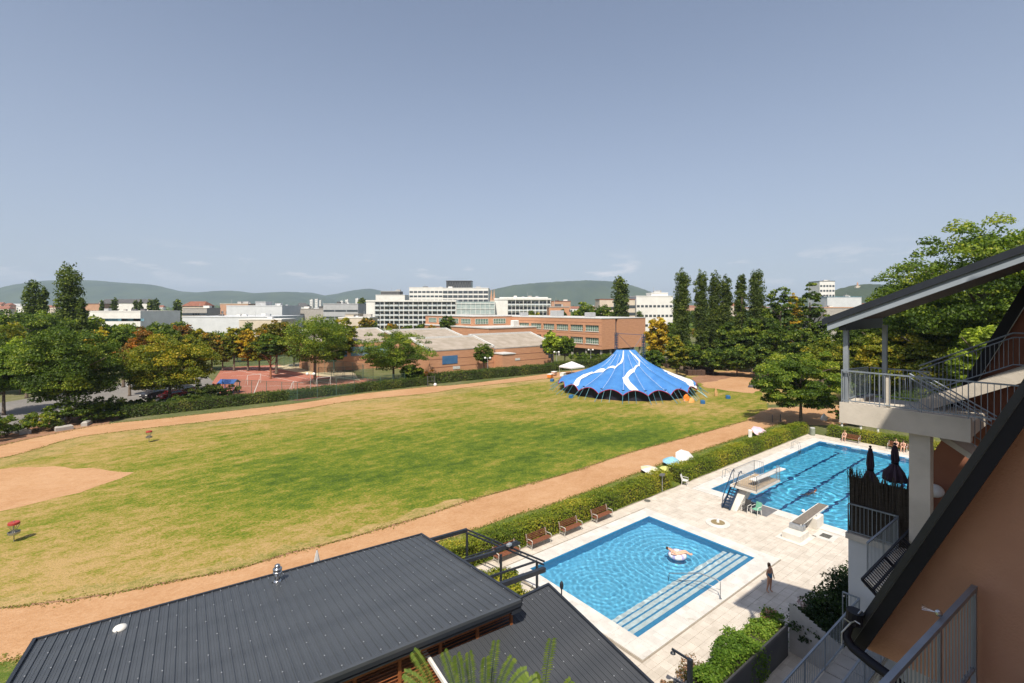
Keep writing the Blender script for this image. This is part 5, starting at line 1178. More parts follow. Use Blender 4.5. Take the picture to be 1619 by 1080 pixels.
def J_stand(): return {'pelvis':(0,0,.90,(.145,.11)),'waist':(0,0,1.03,(.125,.10)),'chest':(0,.01,1.22,(.15,.11)),'neck':(0,.0,1.39,.052),'head0':(0,.01,1.46,.07),'head1':(0,.02,1.60,.082),
    'shoL':(.17,0,1.33,.05),'elbL':(.27,.02,1.10,.042),'wriL':(.21,-.10,.90,.028),'hanL':(.19,-.13,.84,.03),'shoR':(-.17,0,1.33,.05),'elbR':(-.27,.02,1.10,.042),'wriR':(-.25,-.06,.87,.028),'hanR':(-.25,-.08,.80,.03),
    'hipL':(.09,0,.84,.10),'kneL':(.10,.01,.47,.062),'ankL':(.11,.03,.09,.036),'toeL':(.12,-.10,.03,.032),'hipR':(-.09,0,.84,.10),'kneR':(-.10,.03,.47,.062),'ankR':(-.12,.10,.10,.036),'toeR':(-.13,-.03,.03,.032)}
suitE=[('pelvis','waist'),('waist','chest'),('pelvis','hipL'),('pelvis','hipR')]
def suit(o,J,m,grow=1.13,full=True):
    K={k:J[k] for k in ('pelvis','waist','chest','hipL','hipR')}; K={k:(*v[:3],tuple(q*grow for q in (v[3] if isinstance(v[3],tuple) else (v[3],v[3])))) for k,v in K.items()}
    for s_ in 'LR':
        h=Vector(J['hip'+s_][:3]); kn=Vector(J['kne'+s_][:3]); q=h.lerp(kn,.08); K['hip'+s_]=(*q,(.108,.108))
    if not full: K={k:K[k] for k in ('pelvis','waist','hipL','hipR')}; return skinned('swimsuit',K,[e for e in suitE if 'chest' not in e],m,o,2)
    return skinned('swimsuit',K,suitE,m,o,2)
J=J_stand(); g=G(1217,938); o,bd,hd,up=person('woman in a blue swimsuit standing on the pool deck at the shadow edge',(g.x,g.y,.055),R(-8),dict(J),M_skin,0,0,0,0)
suit(o,J,M_suit); add_head(o,hd,up,(0,-1,-.15),M_hair,M_skin,True)
def J_sit(kx=0): return {'pelvis':(0,0,.55,(.145,.12)),'waist':(0,-.03,.68,(.125,.10)),'chest':(0,-.09,.86,(.15,.11)),'neck':(0,-.13,1.02,.05),'head0':(0,-.16,1.09,.07),'head1':(0,-.18,1.23,.082),
    'shoL':(.17,-.10,.96,.05),'elbL':(.20,-.28,.74,.042),'wriL':(.10,-.44,.62,.028),'hanL':(.08,-.48,.60,.03),'shoR':(-.17,-.10,.96,.05),'elbR':(-.22,-.24,.74,.042),'wriR':(-.14,-.42,.62,.028),'hanR':(-.12,-.47,.60,.03),
    'hipL':(.09,-.05,.53,.10),'kneL':(.13,-.46,.54,.064),'ankL':(.13,-.46,.12,.038),'toeL':(.13,-.60,.05,.032),'hipR':(-.09,-.05,.53,.10),'kneR':(-.13,-.44,.54,.064),'ankR':(-.15,-.52,.12,.038),'toeR':(-.15,-.66,.05,.032)}
# ================================================================ BENCHES
M_wood = mat('bench_wood',(.22,.085,.045),.6,(.16,.06,.03),2,.2,20,stretch=(8,1,1)); M_iron = mat('cast_iron_pale',(.50,.48,.44),.5,(.40,.38,.35),4)
def bench(label,x,y,rz,first=None,group='slatted benches round the pools'):
    if first is not None: return dup(first,(x,y,.055),rz,label,group)
    o=thing('park_bench',label,'bench',(0,0,0),0,group)
    for k in range(5): b=MB(); b.box(-.95,-.04-.1*k-.08,.42,.95,-.04-.1*k,.45); b.build('seat_slat',M_wood,o,local=True)
    for k in range(4): b=MB(); b.bar((-.95,.03+.03*k,.52+.1*k),(.95,.03+.03*k,.52+.1*k),.028,.085,up=(0,-.3,1)); b.build('back_slat',M_wood,o,local=True)
    for s_ in (-.86,.86):
        b=MB(); b.tube([(s_,-.50,0),(s_,-.46,.2),(s_,-.50,.40),(s_,-.52,.62),(s_,-.40,.66),(s_,-.05,.63)],.028,6); b.tube([(s_,.10,0),(s_,.02,.22),(s_,.01,.42),(s_,.14,.90)],.028,6); b.tube([(s_,-.5,.40),(s_,0,.40)],.025,6); b.tube([(s_,-.47,.2),(s_,.03,.2)],.016,5)
        b.build('side_frame',M_iron,o,local=True)
    return at(o,(x,y,.055),rz)
b0=None
for px,py,lab in [(800,884,'wooden bench nearest the black pergola, partly behind its beams'),(856,866,'wooden bench second from the pergola by the shallow pool'),(908,846,'wooden bench third from the pergola by the shallow pool'),(958,826,'wooden bench farthest from the pergola by the hedge')]:
    g=G(px,py); o=bench(lab,g.x,25.0,0,b0); b0=b0 or o
bb1=G(1342,701); bb2=G(1419,713)
bench('bench with one sitter behind the far end of the swimming pool',69.0,bb1.y,R(-90),b0); bench('bench with two sitters at the far end nearer the concrete column',69.0,bb2.y,R(-90),b0)
for i,(by,dy,lab,mm_,sm_,hr) in enumerate([(bb1.y,.62,'sunbather leaning forward at the left end of the first far bench',M_skinl,M_suitd,M_hairb),(bb2.y,.10,'dark suited person sitting in the middle of the second far bench',M_skinl,M_suitd,M_hairb),(bb2.y,-.55,'fair person sitting at the right of the second far bench',M_skinl,M_suitd,M_hair)]):
    J=J_sit(); o,bd,hd,up=person(lab,(68.85,by+dy,.055),R(-90),dict(J),mm_,0,0,0,0,'people sitting at the far pool end'); suit(o,J,sm_,full=i==1); add_head(o,hd,up,(0,-1,-.5),hr,mm_)
# ---- the ring with its bather
tc_=G(1071,880); o=thing('swim_ring','big white and lilac swim ring floating in the shallow pool','swim ring',(tc_.x,tc_.y,-.02))
M_ring = mat('ring_white',(.78,.76,.80),.35); M_ringp = mat('ring_lilac',(.42,.40,.66),.35)
def torus(b,c,Rr,r,a0=0,a1=2*math.pi,n=28,k=10):
    P=[(c[0]+Rr*math.cos(a0+(a1-a0)*i/n),c[1]+Rr*math.sin(a0+(a1-a0)*i/n),c[2]) for i in range(n+1)]; return b.tube(P,r,k,cap=False)
b=MB(); torus(b,(0,0,.14),.42,.17); b.build('ring',M_ring,o,local=True,smooth=True)
for k in range(6): b=MB(); torus(b,(0,0,.135),.42,.176,k*1.047,k*1.047+.35,6); b.build('lilac_band',M_ringp,o,local=True,smooth=True)
J={'pelvis':(0,0,.12,(.13,.15)),'waist':(-.14,0,.20,(.10,.13)),'chest':(-.32,0,.30,(.11,.15)),'neck':(-.48,0,.39,.05),'head0':(-.54,0,.43,.07),'head1':(-.66,0,.50,.082),
 'shoL':(-.38,.17,.34,.05),'elbL':(-.42,.40,.30,.04),'wriL':(-.34,.58,.14,.028),'hanL':(-.32,.62,.09,.03),'shoR':(-.38,-.17,.34,.05),'elbR':(-.40,-.40,.30,.04),'wriR':(-.20,-.50,.32,.028),'hanR':(-.14,-.50,.33,.03),
 'hipL':(.06,.09,.16,.10),'kneL':(.46,.12,.36,.062),'ankL':(.84,.14,.16,.036),'toeL':(.92,.15,.24,.03),'hipR':(.06,-.09,.16,.10),'kneR':(.46,-.10,.36,.062),'ankR':(.86,-.06,.20,.036),'toeR':(.94,-.06,.28,.03)}
o,bd,hd,up=person('bather lying back in the swim ring with legs over its rim',(tc_.x,tc_.y,.02),R(-52),dict(J),M_skinl,0,0,0,0); suit(o,J,M_suit,full=False); add_head(o,hd,up,(.5,0,1),M_hair,M_skinl)
J={'pelvis':(.75,0,-.42,(.13,.11)),'waist':(.60,0,-.32,.11),'chest':(.40,0,-.20,(.14,.11)),'neck':(.2,0,-.02,.05),'head0':(.14,0,.06,.07),'head1':(.06,0,.18,.082),
 'shoL':(.34,.17,-.14,.05),'elbL':(.12,.34,-.16,.04),'wriL':(-.12,.24,-.12,.028),'hanL':(-.18,.22,-.12,.03),'shoR':(.34,-.17,-.14,.05),'elbR':(.12,-.34,-.16,.04),'wriR':(-.12,-.24,-.12,.028),'hanR':(-.18,-.22,-.12,.03),
 'hipL':(.8,.09,-.45,.09),'kneL':(1.15,.14,-.55,.06),'ankL':(1.45,.12,-.42,.036),'toeL':(1.55,.12,-.40,.03),'hipR':(.8,-.09,-.45,.09),'kneR':(1.1,-.16,-.6,.06),'ankR':(1.4,-.18,-.62,.036),'toeR':(1.5,-.18,-.62,.03)}
g=G(1291,777); o,bd,hd,up=person('swimmer with only the head above water in the swimming pool',(g.x,g.y,-.03),R(150),dict(J),M_skin,0,0,0,0); suit(o,J,M_suitd,full=False); add_head(o,hd,up,(-1,0,.3),mat('hair_red_brown',(.14,.04,.02),.7),M_skin)
# ================================================================ DIVING PLATFORM AND SPRINGBOARD
M_st = mat('galvanised_steel',(.46,.48,.50),.35,(.38,.40,.42),6,metal=.7); M_cw = mat('white_concrete',(.66,.63,.58),.8,(.56,.53,.48),1.5,.3,12); M_tan = mat('platform_matting',(.42,.33,.23),.9,(.34,.26,.18),3,.3,15)
M_navy = mat('navy_steel',(.03,.06,.12),.4,metal=.4); M_brd = mat('springboard_top',(.20,.17,.14),.9,(.15,.13,.11),3,.3,30,stretch=(1,6,1)); M_wb = mat('board_white',(.74,.73,.70),.5)
A0,A1,B0,B1,ZP=38.7,43.0,17.85,19.95,1.85
dp=thing('diving_platform','concrete diving platform with railings, steep blue ladder and a board','diving platform',(39.2,19,0.06))
b=MB(); b.box(A0,B0,ZP-.16,A1,B1,ZP); b.build('deck_slab',M_cw,dp); b=MB(); b.box(A0+.1,B0+.1,ZP+.001,A1-.1,B1-.1,ZP+.02); b.build('matting',M_tan,dp)
b=MB(); q=[(38.1,19.1,.06),(39.0,19.1,.06),(39.0,19.75,.06),(38.1,19.75,.06)]; t_=[(39.3,18.75,ZP-.162),(40.4,18.75,ZP-.162),(40.4,19.6,ZP-.162),(39.3,19.6,ZP-.162)]
b.add(q+t_,[(0,3,2,1),(4,5,6,7),(0,1,5,4),(1,2,6,5),(2,3,7,6),(3,0,4,7)]); b.build('leaning_pillar',M_cw,dp)
def guard(parent,p,q,h_=1.1,step=.14,m=M_st,mid=True,post=True,r=.02,name='baluster'):
    """railing between two floor points: rail, bottom rail, one baluster each"""
    p,q=Vector(p),Vector(q); L=(q-p).length; n=max(1,round(L/step)); up=Vector((0,0,1))
    b=MB(); b.tube([p+up*h_,q+up*h_],r*1.15,7); b.build('top_rail',m,parent); b=MB(); b.tube([p+up*.1,q+up*.1],r*.8,6); b.build('bottom_rail',m,parent)
    if post:
        for e in (p,q): b=MB(); b.tube([e,e+up*h_],r*1.2,7); b.build('post',m,parent)
    key=('bal',round(h_,2),m.name,round(r,3))
    if key not in WM: b=MB(); b.tube([(0,0,.1),(0,0,h_)],r*.5,5); WM[key]=mesh_of(b,name,m)
    o0=wpos(parent)
    for k in range(1,n): share(name,WM[key],parent,p.lerp(q,k/n)-o0)
guard(dp,(A0+.55,B1,ZP),(A1-.1,B1,ZP),1.15,.16); guard(dp,(A0+.05,B0,ZP),(A1-.1,B0,ZP),1.15,.16); guard(dp,(A1-.1,B1,ZP),(A1-.1,19.2,ZP),1.15,.16); guard(dp,(A1-.1,18.1,ZP),(A1-.1,B0,ZP),1.15,.16); guard(dp,(A0+.05,B0,ZP),(A0+.05,19.3,ZP),1.15,.16)
for y_ in (19.35,19.95):
    b=MB(); b.tube([(37.9,y_+.25,.07),(38.0,y_+.22,1.0),(39.1,y_,ZP+1.05),(39.35,y_,ZP+1.1),(39.4,y_,ZP+.9)],.035,7); b.build('ladder_rail',M_navy,dp)
    b=MB(); b.bar((37.95,y_+.24,.1),(39.0,y_,ZP-.05),.05,.16); b.build('ladder_stringer',M_navy,dp)
for k in range(8):
    t_=(k+.6)/8.4; x_=37.95+1.05*t_; z_=.1+(ZP-.15)*t_; b=MB(); b.box(x_-.1,19.42+.24*(1-t_),z_,x_+.14,19.93+.24*(1-t_),z_+.03); b.build('ladder_tread',M_navy,dp)
b=MB(); b.rbox((42.1,18.45,ZP+.52),(5.0,.52,.06),R(-3),.01); bo=b.build('diving_board',M_wb,dp)
for x_ in (40.0,42.0): b=MB(); b.bar((x_,18.25,ZP+.02),(x_,18.25,ZP+.48),.05); b.bar((x_,18.75,ZP+.02),(x_,18.75,ZP+.48),.05); b.bar((x_,18.25,ZP+.46),(x_,18.75,ZP+.46),.06); b.build('board_trestle',M_st,dp)
b=MB(); b.box(38.95,17.2,.0635,40.95,20.1,.069); o=b.build('dark_paving_shadow',mat('paving_shadow_grey',(.17,.17,.18),.8,(.13,.13,.14),3),kind='structure')  # dark paving, with the platform's shadow painted into its colour
sb=thing('springboard','low springboard with brown top on white concrete blocks','springboard',(37.4,14.4,.055))
b=MB(); b.rbox((40.0,14.45,.96),(5.2,.62,.05),R(1.2),.01); b.build('board',M_brd,sb); b=MB(); b.rbox((37.45,14.4,.75),(.5,.9,.34),0,.03); b.build('hinge_box',M_st,sb)
for y_ in (14.12,14.78): b=MB(); b.bar((37.3,y_,.92),(42.55,y_+.05,.93),.05,.1); b.build('board_edge',M_wb,sb)
b=MB(); b.rbox((37.1,14.4,.30),(1.5,1.2,.5),0,.06); b.build('rear_block',M_cw,sb); b=MB(); b.rbox((40.2,14.4,.46),(1.3,1.0,.8),0,.06); b.build('fulcrum_block',M_cw,sb); b=MB(); b.tube([(40.0,14.05,.90),(40.0,14.85,.90)],.06,8); b.build('fulcrum_roller',M_st,sb)
b=MB(); b.box(36.0,13.5,.0635,38.4,15.3,.075); b.build('springboard_plinth',M_cw,kind='structure')
g=G(1270,812); b=MB(); b.ball((g.x,g.y,.2),.14,10); tag(b.build('ball',M_globe,smooth=True),'small white ball beside the springboard at the pool edge','ball')
def pool_ladder(label,x,y):
    o=thing('pool_ladder',label,'pool ladder',(x,y,.06),0,'chrome ladders of the swimming pool')
    for s_ in (-.25,.25): b=MB(); b.tube([(s_,.75,0),(s_,.72,.75),(s_,.45,.92),(s_,.05,.80),(s_,-.08,.3),(s_,-.10,-1.2)],.022,7); b.build('rail',M_st,o,local=True)
    for k in range(4): b=MB(); b.box(-.25,-.14,-.2-.28*k,.25,-.06,-.17-.28*k); b.build('rung',M_st,o,local=True)
g=G(1271,714); pool_ladder('chrome ladder at the far corner of the swimming pool',g.x,22.96); g=G(1158,760); pool_ladder('chrome ladder behind the blue steps of the diving platform',g.x,22.96)
# ---- hand rail over the pool steps
o=thing('hand_rail','bent steel hand rail leading down the steps of the shallow pool','hand rail',(26,13.95,.06))
b=MB(); b.tube([(26,13.95,.06),(26,13.95,.97),(26,14.15,1.03),(26,15.2,.95),(26,17.2,.10),(26,17.25,-.75)],.026,8); b.build('upper_rail',M_st,o,smooth=True)
b=MB(); b.tube([(26,13.95,.55),(26,15.1,.52),(26,17.22,-.30)],.02,8); b.build('lower_rail',M_st,o,smooth=True); b=MB(); b.lathe((26,13.95,.06),[(.08,0),(.08,.02)],12); b.build('foot_plate',M_st,o)
# ---- planter ring, drains, caps
g=G(1135,829); o=thing('round_basin','round white stone basin sunk in the deck with brown grass inside','basin',(g.x,g.y,.06))
b=MB(); b.lathe((g.x,g.y,.06),[(.86,0),(.86,.05),(.62,.10),(.50,.10),(.48,.06)],28); b.build('stone_ring',M_white,o); b=MB(); b.lathe((g.x,g.y,.125),[(.49,0),(.49,.04)],20); b.build('grass_bed',mat('brown_turf',(.20,.15,.07),.9,(.28,.22,.12),8,.8,20),o); b=MB(); b.lathe((g.x,g.y,.16),[(.12,0),(.10,.14),(.03,.26),(.05,.30)],10); b.build('nozzle',M_wb,o)
M_grt = mat('dark_grate',(.12,.12,.11),.6); g=G(1306,849)
o=thing('drain_grate','rectangular grey grate in a white frame on the deck','drain grate',(g.x,g.y,.055)); b=MB(); b.rbox((g.x,g.y,.065),(1.5,1.3,.02)); b.build('frame',M_white,o)
for k in range(9): b=MB(); b.rbox((g.x-.32+.08*k,g.y,.084),(.045,.62,.014)); b.build('bar',M_grt,o)
g=G(1023.5,793); b=MB(); b.lathe((g.x,g.y,.055),[(.26,0),(.26,.03),(.2,.05)],18); tag(b.build('manhole_cover',M_grt),'small round brown cover on the deck beside the hedge','cover')
# ---- chairs
def chair(label,x,y,rz,m,m2,first=None):
    if first is not None: return dup(first,(x,y,.06),rz,label)
    o=thing('garden_chair',label,'chair'); b=MB(); b.rbox((0,0,.43),(.48,.46,.035),0,.01); b.build('seat',m2,o,local=True)
    b=MB(); b.bar((0,.24,.47),(0,.36,.92),.46,.03,up=(0,1,.2)); b.build('backrest',m2,o,local=True)
    for s_ in (-.24,.24):
        for y_ in (-.21,.21): b=MB(); b.bar((s_,y_,.42),(s_*1.1,y_*1.25,0),.035); b.build('leg',m,o,local=True)
        b=MB(); b.tube([(s_*1.1,-.22,.43),(s_*1.15,-.22,.64),(s_*1.15,.26,.66)],.02,6); b.build('armrest',m,o,local=True)
    return at(o,(x,y,.06),rz)
M_grn = mat('green_chair_cloth',(.16,.42,.30),.6); M_drk=mat('dark_chair_cloth',(.05,.05,.05),.7)
g=G(1083,768); cw=chair('white plastic chair in front of the long hedge',g.x,g.y,R(20),M_wb,M_wb)
g=G(1179.5,811); chair('white framed chair with dark back under the platform',g.x,g.y,R(-95),M_wb,M_drk); g=G(1196,815); chair('chair with pale green back under the diving platform',g.x,g.y,R(-100),M_wb,M_grn)
g=G(1047,778); o=thing('ashtray_post','thin post with a small dark tray in the gap between the hedges','post',(g.x,g.y,.055)); b=MB(); b.tube([(g.x,g.y,.055),(g.x,g.y,1.5)],.03,7); b.build('post',M_st,o); b=MB(); b.rbox((g.x,g.y,1.52),(.7,.4,.05),.4); b.build('tray',M_grt,o)
g=G(1302,694); o=thing('litter_bin','round grey green litter bin at the corner of the hedges','bin',(68.6,24.6,.055)); b=MB(); b.lathe((68.6,24.6,.055),[(.27,0),(.30,.1),(.31,.85),(.27,.9)],16); b.build('body',mat('bin_green',(.24,.27,.22),.6),o); b=MB(); b.lathe((68.6,24.6,.956),[(.30,0),(.28,.06),(.1,.1)],16); b.build('lid',M_gy,o)
for k,(px,py) in enumerate([(1331,684),(1361,688),(1388,692)]):
    g=G(px,py); o=thing('bollard_lamp',['white bollard lamp left under the concrete slab','white bollard lamp in the middle behind the far hedge','white bollard lamp nearest the concrete column'][k],'bollard lamp',(g.x,g.y,0),0,'white bollard lamps behind the far hedge')
    b=MB(); b.lathe((0,0,0),[(.16,0),(.14,.1),(.13,1.3)],12); b.build('post',M_wb,o,local=True); b=MB(); b.lathe((0,0,1.301),[(.30,0),(.34,.06),(.26,.3),(.05,.36)],12); b.build('hood',M_wb,o,local=True)
# beach shelters and parasols on the verge
def shade(label,px,py,rx,h_,cols,tilt=0,rz=0,stick=True):
    g=G(px,py); o=thing('beach_parasol',label,'parasol',g,rz,'beach parasols lying on the verge'); n=8
    tl=Matrix.Rotation(tilt,3,'X'); top=tl@Vector((0,0,h_))
    for k in range(n):
        a0,a1=2*math.pi*k/n,2*math.pi*(k+1)/n; b=MB(); P=[]
        for i in range(5):
            t=i/4; r=rx*t; z=h_-h_*.62*t**1.7
            for a in (a0,a1): P.append(tl@Vector((r*math.cos(a),r*math.sin(a),z)))
        vs=P; b.add(vs,[(2*i,2*i+2,2*i+3,2*i+1) for i in range(4)]); b.build('gore',cols[k%len(cols)],o,local=True)
    b=MB(); b.tube([tl@Vector((0,0,h_+.08)),tl@Vector((0,0,-.05))],.02,6); b.build('stick',M_wb,o,local=True)
    for x in KID[o.name]: x.location.z += max(0,rx*math.sin(abs(tilt))*.9-h_*.38*math.cos(tilt))
M_pyl=mat('parasol_yellow',(.60,.58,.36),.8); M_ply=mat('parasol_yellow_bright',(.60,.60,.20),.8); M_ppk=mat('parasol_pink',(.72,.48,.55),.8); M_pbl=mat('parasol_blue',(.25,.50,.66),.8); M_pw=mat('parasol_white',(.60,.60,.60),.8)
shade('pale cream yellow parasol lying lowest on the verge',1030,747,1.15,.55,[M_pyl,M_pw],.2,.3); shade('brighter yellow parasol right behind the cream one',1056,745,.85,.45,[M_ply],.15,.7)
shade('light blue tent-like parasol behind the yellow ones',1062,736,1.0,.9,[M_pbl],.1,.2); shade('white parasol tipped on its edge beside the blue one',1082,733,1.05,.5,[M_pw],.7,-.5); shade('pale pink parasol lying by the track near the layered tree',1202,690,1.2,.6,[M_ppk,mat('parasol_lilac',(.66,.5,.62),.8)],.5,-.2)
g=G(1186,691); b=MB(); b.rbox((g.x,g.y,.45),(.55,.4,.9),.5,.05); tag(b.build('cool_box',M_wb),'small white bag standing left of the pink parasol','bag'); g=G(1185,693)
for k,(px,py) in enumerate([(1221,668),(1234,667)]): g=G(px,py); b=MB(); b.tube([(g.x,g.y,0),(g.x,g.y,1.1)],.05,7); tag(b.build('fence_post',M_dk),['thin dark post in the tree shade, left one','thin dark post in the tree shade, right one'][k],'post')
g=G(1266,660); lump('plastic_sheet','white sheet glinting in the deep shade under the layered tree','sheet',G(1303,664),(1.4,.8,.9),M_wh,21)
# ================================================================ THE DARK METAL ROOFS
M_roof = mat('anthracite_metal',(.054,.061,.072),.42,(.066,.074,.086),.8,.15,3,metal=.0,spec=.5); M_roof2 = mat('anthracite_metal_lower',(.042,.047,.057),.5,(.053,.058,.068),.8,.15,3,spec=.45)
M_trimd = mat('dark_trim',(.022,.027,.038),.45,spec=.5); M_scr = mat('screw_cap',(.45,.47,.5),.4,metal=.5); M_wd = mat('louvre_wood',(.30,.105,.035),.6,(.22,.07,.022),3,.3,20,stretch=(8,8,1)); M_brk=mat('brick_pier',(.40,.19,.11),.9,(.50,.30,.20),4,.4,10)
rl = C(-5.35,28.6); e1=C(-.834,-.552); RZ=math.atan2(e1.y,e1.x)
rest = thing('restaurant','flat building with a large anthracite ribbed metal roof at the bottom left','building',(rl.x,rl.y,0),RZ)
RW,RL=16.4,10.3; zr=lambda y: 2.9+.131*y
def rib_panel(w_,L,zf,m,name,thick=.05,ribh=.045):
    b=MB(); P=[(0,0),(0,ribh),(.045,ribh),(.06,0),(w_*.42,0),(w_*.42+.01,.010),(w_*.42+.03,.010),(w_*.42+.04,0),(w_*.72,0),(w_*.72+.01,.010),(w_*.72+.03,.010),(w_*.72+.04,0),(w_,0)]
    n=len(P)
    for y in (0,L): 
        for x,z in P: b.v.append((x,y,zf(y)+z))
    for y in (0,L): b.v+= [(0,y,zf(y)-thick),(w_,y,zf(y)-thick)]
    for i in range(n-1): b.f.append((i,i+1,n+i+1,n+i)); b.mi.append(0)
    k=2*n; b.f+=[(k,k+2,k+3,k+1),(0,n,k+2,k),(n-1,k+1,k+3,2*n-1)]; b.mi+=[0]*3
    b.f+= [tuple(list(range(n))[::-1]+[k,k+1]), tuple(list(range(n,2*n))+[k+3,k+2])]; b.mi+=[0,0]
    return mesh_of(b,name,m)
pw=RW/49; pm_=rib_panel(pw,RL,zr,M_roof,'roof_panel')
for i in range(49): share('roof_panel',pm_,rest,(i*pw,0,0))
def screws(W_,L,zf,sx_,rows_,parent,seed,rib=0.045,x0=.02,y0=0.):
    b=MB(); rg=random.Random(seed); n=int(W_/sx_)
    for i in range(n):
        for j,y in enumerate(rows_):
            if (i+j)%2: continue
            yy=y+rg.uniform(-.05,.05); x=x0+i*sx_; z=zf(yy)+rib; b.lathe((x,y0+yy,z),[(.028,0),(.022,.014)],6)
    o=b.build('screw_caps',M_scr,parent,local=True,kind='stuff'); return o
screws(RW,RL,zr,pw,[.25,1.7,3.2,4.7,6.2,7.7,9.1,10.05],rest,1)
b=MB(); b.bar((-.04,-.06,zr(0)+.02),(-.04,RL+.05,zr(RL)+.03),.12,.16); b.build('verge_trim',M_trimd,rest,local=True)
b=MB(); b.bar((RW+.05,-.06,zr(0)+.02),(RW+.05,RL+.05,zr(RL)+.03),.12,.16); b.build('verge_trim',M_trimd,rest,local=True)
b=MB(); b.bar((.02,-.05,zr(0)+.01),(RW,-.05,zr(0)+.01),.10,.13); b.build('eaves_trim',M_trimd,rest,local=True)
b=MB(); b.bar((.02,RL+.05,zr(RL)+.02),(RW,RL+.05,zr(RL)+.02),.12,.12); b.build('ridge_trim',M_roof,rest,local=True)
b=MB(); b.box(-.05,RL+.02,zr(RL)-.20,RW+.05,RL+.10,zr(RL)-.045); b.build('fascia',M_trimd,rest,local=True)
b=MB(); b.box(.3,.35,0,RW-.3,RL-.45,zr(.35)-.06); b.build('wall',M_brk,rest,local=True)
b=MB(); b.box(.1,RL-.445,0,RW-.1,RL-.30,1.7); b.build('plinth_wall',M_brk,rest,local=True)
b=MB(); b.box(.1,RL-.50,1.702,RW-.1,RL-.12,1.80); b.build('sill',M_wb,rest,local=True)
b=MB(); b.box(.1,RL-.445,3.55,RW-.1,RL-.32,zr(RL)-.16); b.build('lintel',M_wd,rest,local=True)
fr=MB(); fr.box(-.06,-.05,1.801,.06,.05,3.549); frm=mesh_of(fr,'window_post',M_wd)
slm=mesh_of(MB().bar((.07,0,0),(1.53,0,0),.09,.022,up=(0,-.5,1)),'louvre_slat',M_wd)
for k in range(10): share('window_post',frm,rest,(.2+1.6*k,RL-.38,0))
for k in range(9):
    for j in range(13): share('louvre_slat',slm,rest,(.2+1.6*k,RL-.38,1.88+.13*j))
b=MB(); b.tube([(.3,RL-.02,zr(RL)-.30),(RW-.3,RL-.02,zr(RL)-.34)],.07,10); b.build('gutter',M_trimd,rest,local=True)
b=MB(); b.rbox((.2,RL-.1,zr(RL)-.34),(.45,.3,.24),0,.03); b.build('gutter_end',M_trimd,rest,local=True)
# vent pipe, white dome
vp=rest.matrix_world
def RPt(x,y,z=0): q=Matrix.Rotation(RZ,3,'Z')@Vector((x,y,0)); return Vector((rl.x+q.x,rl.y+q.y,z))
p=RPt(7.75,.95,zr(.95)); o=thing('vent_pipe','stainless steel vent pipe with a double cap on the dark roof','vent pipe',p); M_ss=mat('stainless',(.55,.56,.58),.22,(.45,.46,.48),3,metal=.95)
b=MB(); b.lathe((0,0,-.05),[(.30,0),(.16,.14),(.15,.16)],16); b.build('flashing',M_ss,o,local=True,smooth=True); b=MB(); b.lathe((0,0,.1),[(.13,0),(.13,.34)],16); b.build('pipe',M_ss,o,local=True,smooth=True)
for z0_ in (.40,.56): b=MB(); b.lathe((0,0,z0_),[(.17,0),(.21,.03),(.21,.09),(.16,.13)],16); b.build('cap',M_ss,o,local=True,smooth=True)
b=MB(); b.lathe((0,0,.69),[(.13,0),(.13,.12),(.02,.18)],16); b.build('cowl',M_ss,o,local=True,smooth=True)
p=RPt(13.65,1.3,zr(1.3)+.0); b=MB(); b.lathe((p.x,p.y,p.z),[(.24,0),(.25,.05),(.2,.12),(.08,.17),(.01,.18)],16); o=b.build('roof_dome',M_wb,smooth=True); tag(o,'small white dome lying on the left part of the dark roof','roof dome')
# closed white parasol behind the roof
p=RPt(5.54,-1.0,0); o=thing('closed_parasol','closed white parasol standing behind the dark roof edge','parasol',p); b=MB(); b.tube([(0,0,0),(0,0,3.2)],.025,7); b.build('pole',M_wd,o,local=True)
b=MB(); n=16
for i in range(7):
    t=i/6; r=[.03,.10,.16,.20,.23,.26,.24][i]
    for k in range(n): a=6.283*k/n; q=r*(1.0 if k%2 else .62); b.v.append((q*math.cos(a),q*math.sin(a),3.15-1.9*t))
b.f=[(i*n+k,(i+1)*n+k,(i+1)*n+(k+1)%n,i*n+(k+1)%n) for i in range(6) for k in range(n)]+[tuple(range(n)),tuple(range(6*n,7*n))[::-1]]; b.mi=[0]*len(b.f); b.build('canopy',M_pw,o,local=True)
# lower roof
lo = thing('pool_house','lower anthracite corrugated roof in front of the shallow pool','building',(9.0,8.0,0))
z2=lambda y: 3.3-.213*(8.65-y); L2=8.65; n2=26; w2=6.5/n2
def cor_panel(): return rib_panel(w2,L2,z2,M_roof2,'roof_panel',.04,.028)
pm2=cor_panel()
for i in range(n2): share('roof_panel',pm2,lo,(i*w2,0,0))
screws(6.5,L2,z2,w2,[1.2,2.6,4.0,5.4,6.8,8.4],lo,2,.028)
b=MB(); b.bar((6.56,-.05,z2(0)+.0),(6.56,L2+.05,z2(L2)+.0),.10,.16); b.build('verge_trim',M_trimd,lo,local=True); b=MB(); b.bar((0,L2+.05,z2(L2)+.02),(6.6,L2+.05,z2(L2)+.02),.12,.12); b.build('ridge_trim',M_trimd,lo,local=True)
b=MB(); b.box(.3,.3,0,6.2,L2-.3,z2(.3)-.06); b.build('wall',M_brk,lo,local=True); b=MB(); b.bar((-.05,-.05,z2(0)),(-.05,L2,z2(L2)),.10,.14); b.build('verge_trim',M_wb,lo,local=True)
p=Vector((15.55,15.6,0)); b=MB(); b.tube([(15.62,15.9,0),(15.62,15.9,3.6)],.03,7); b.ball((15.62,15.9,3.62),.09,8,2.2); o=b.build('finial_post',M_trimd); tag(o,'small dark pointed post at the right edge of the lower roof','post')
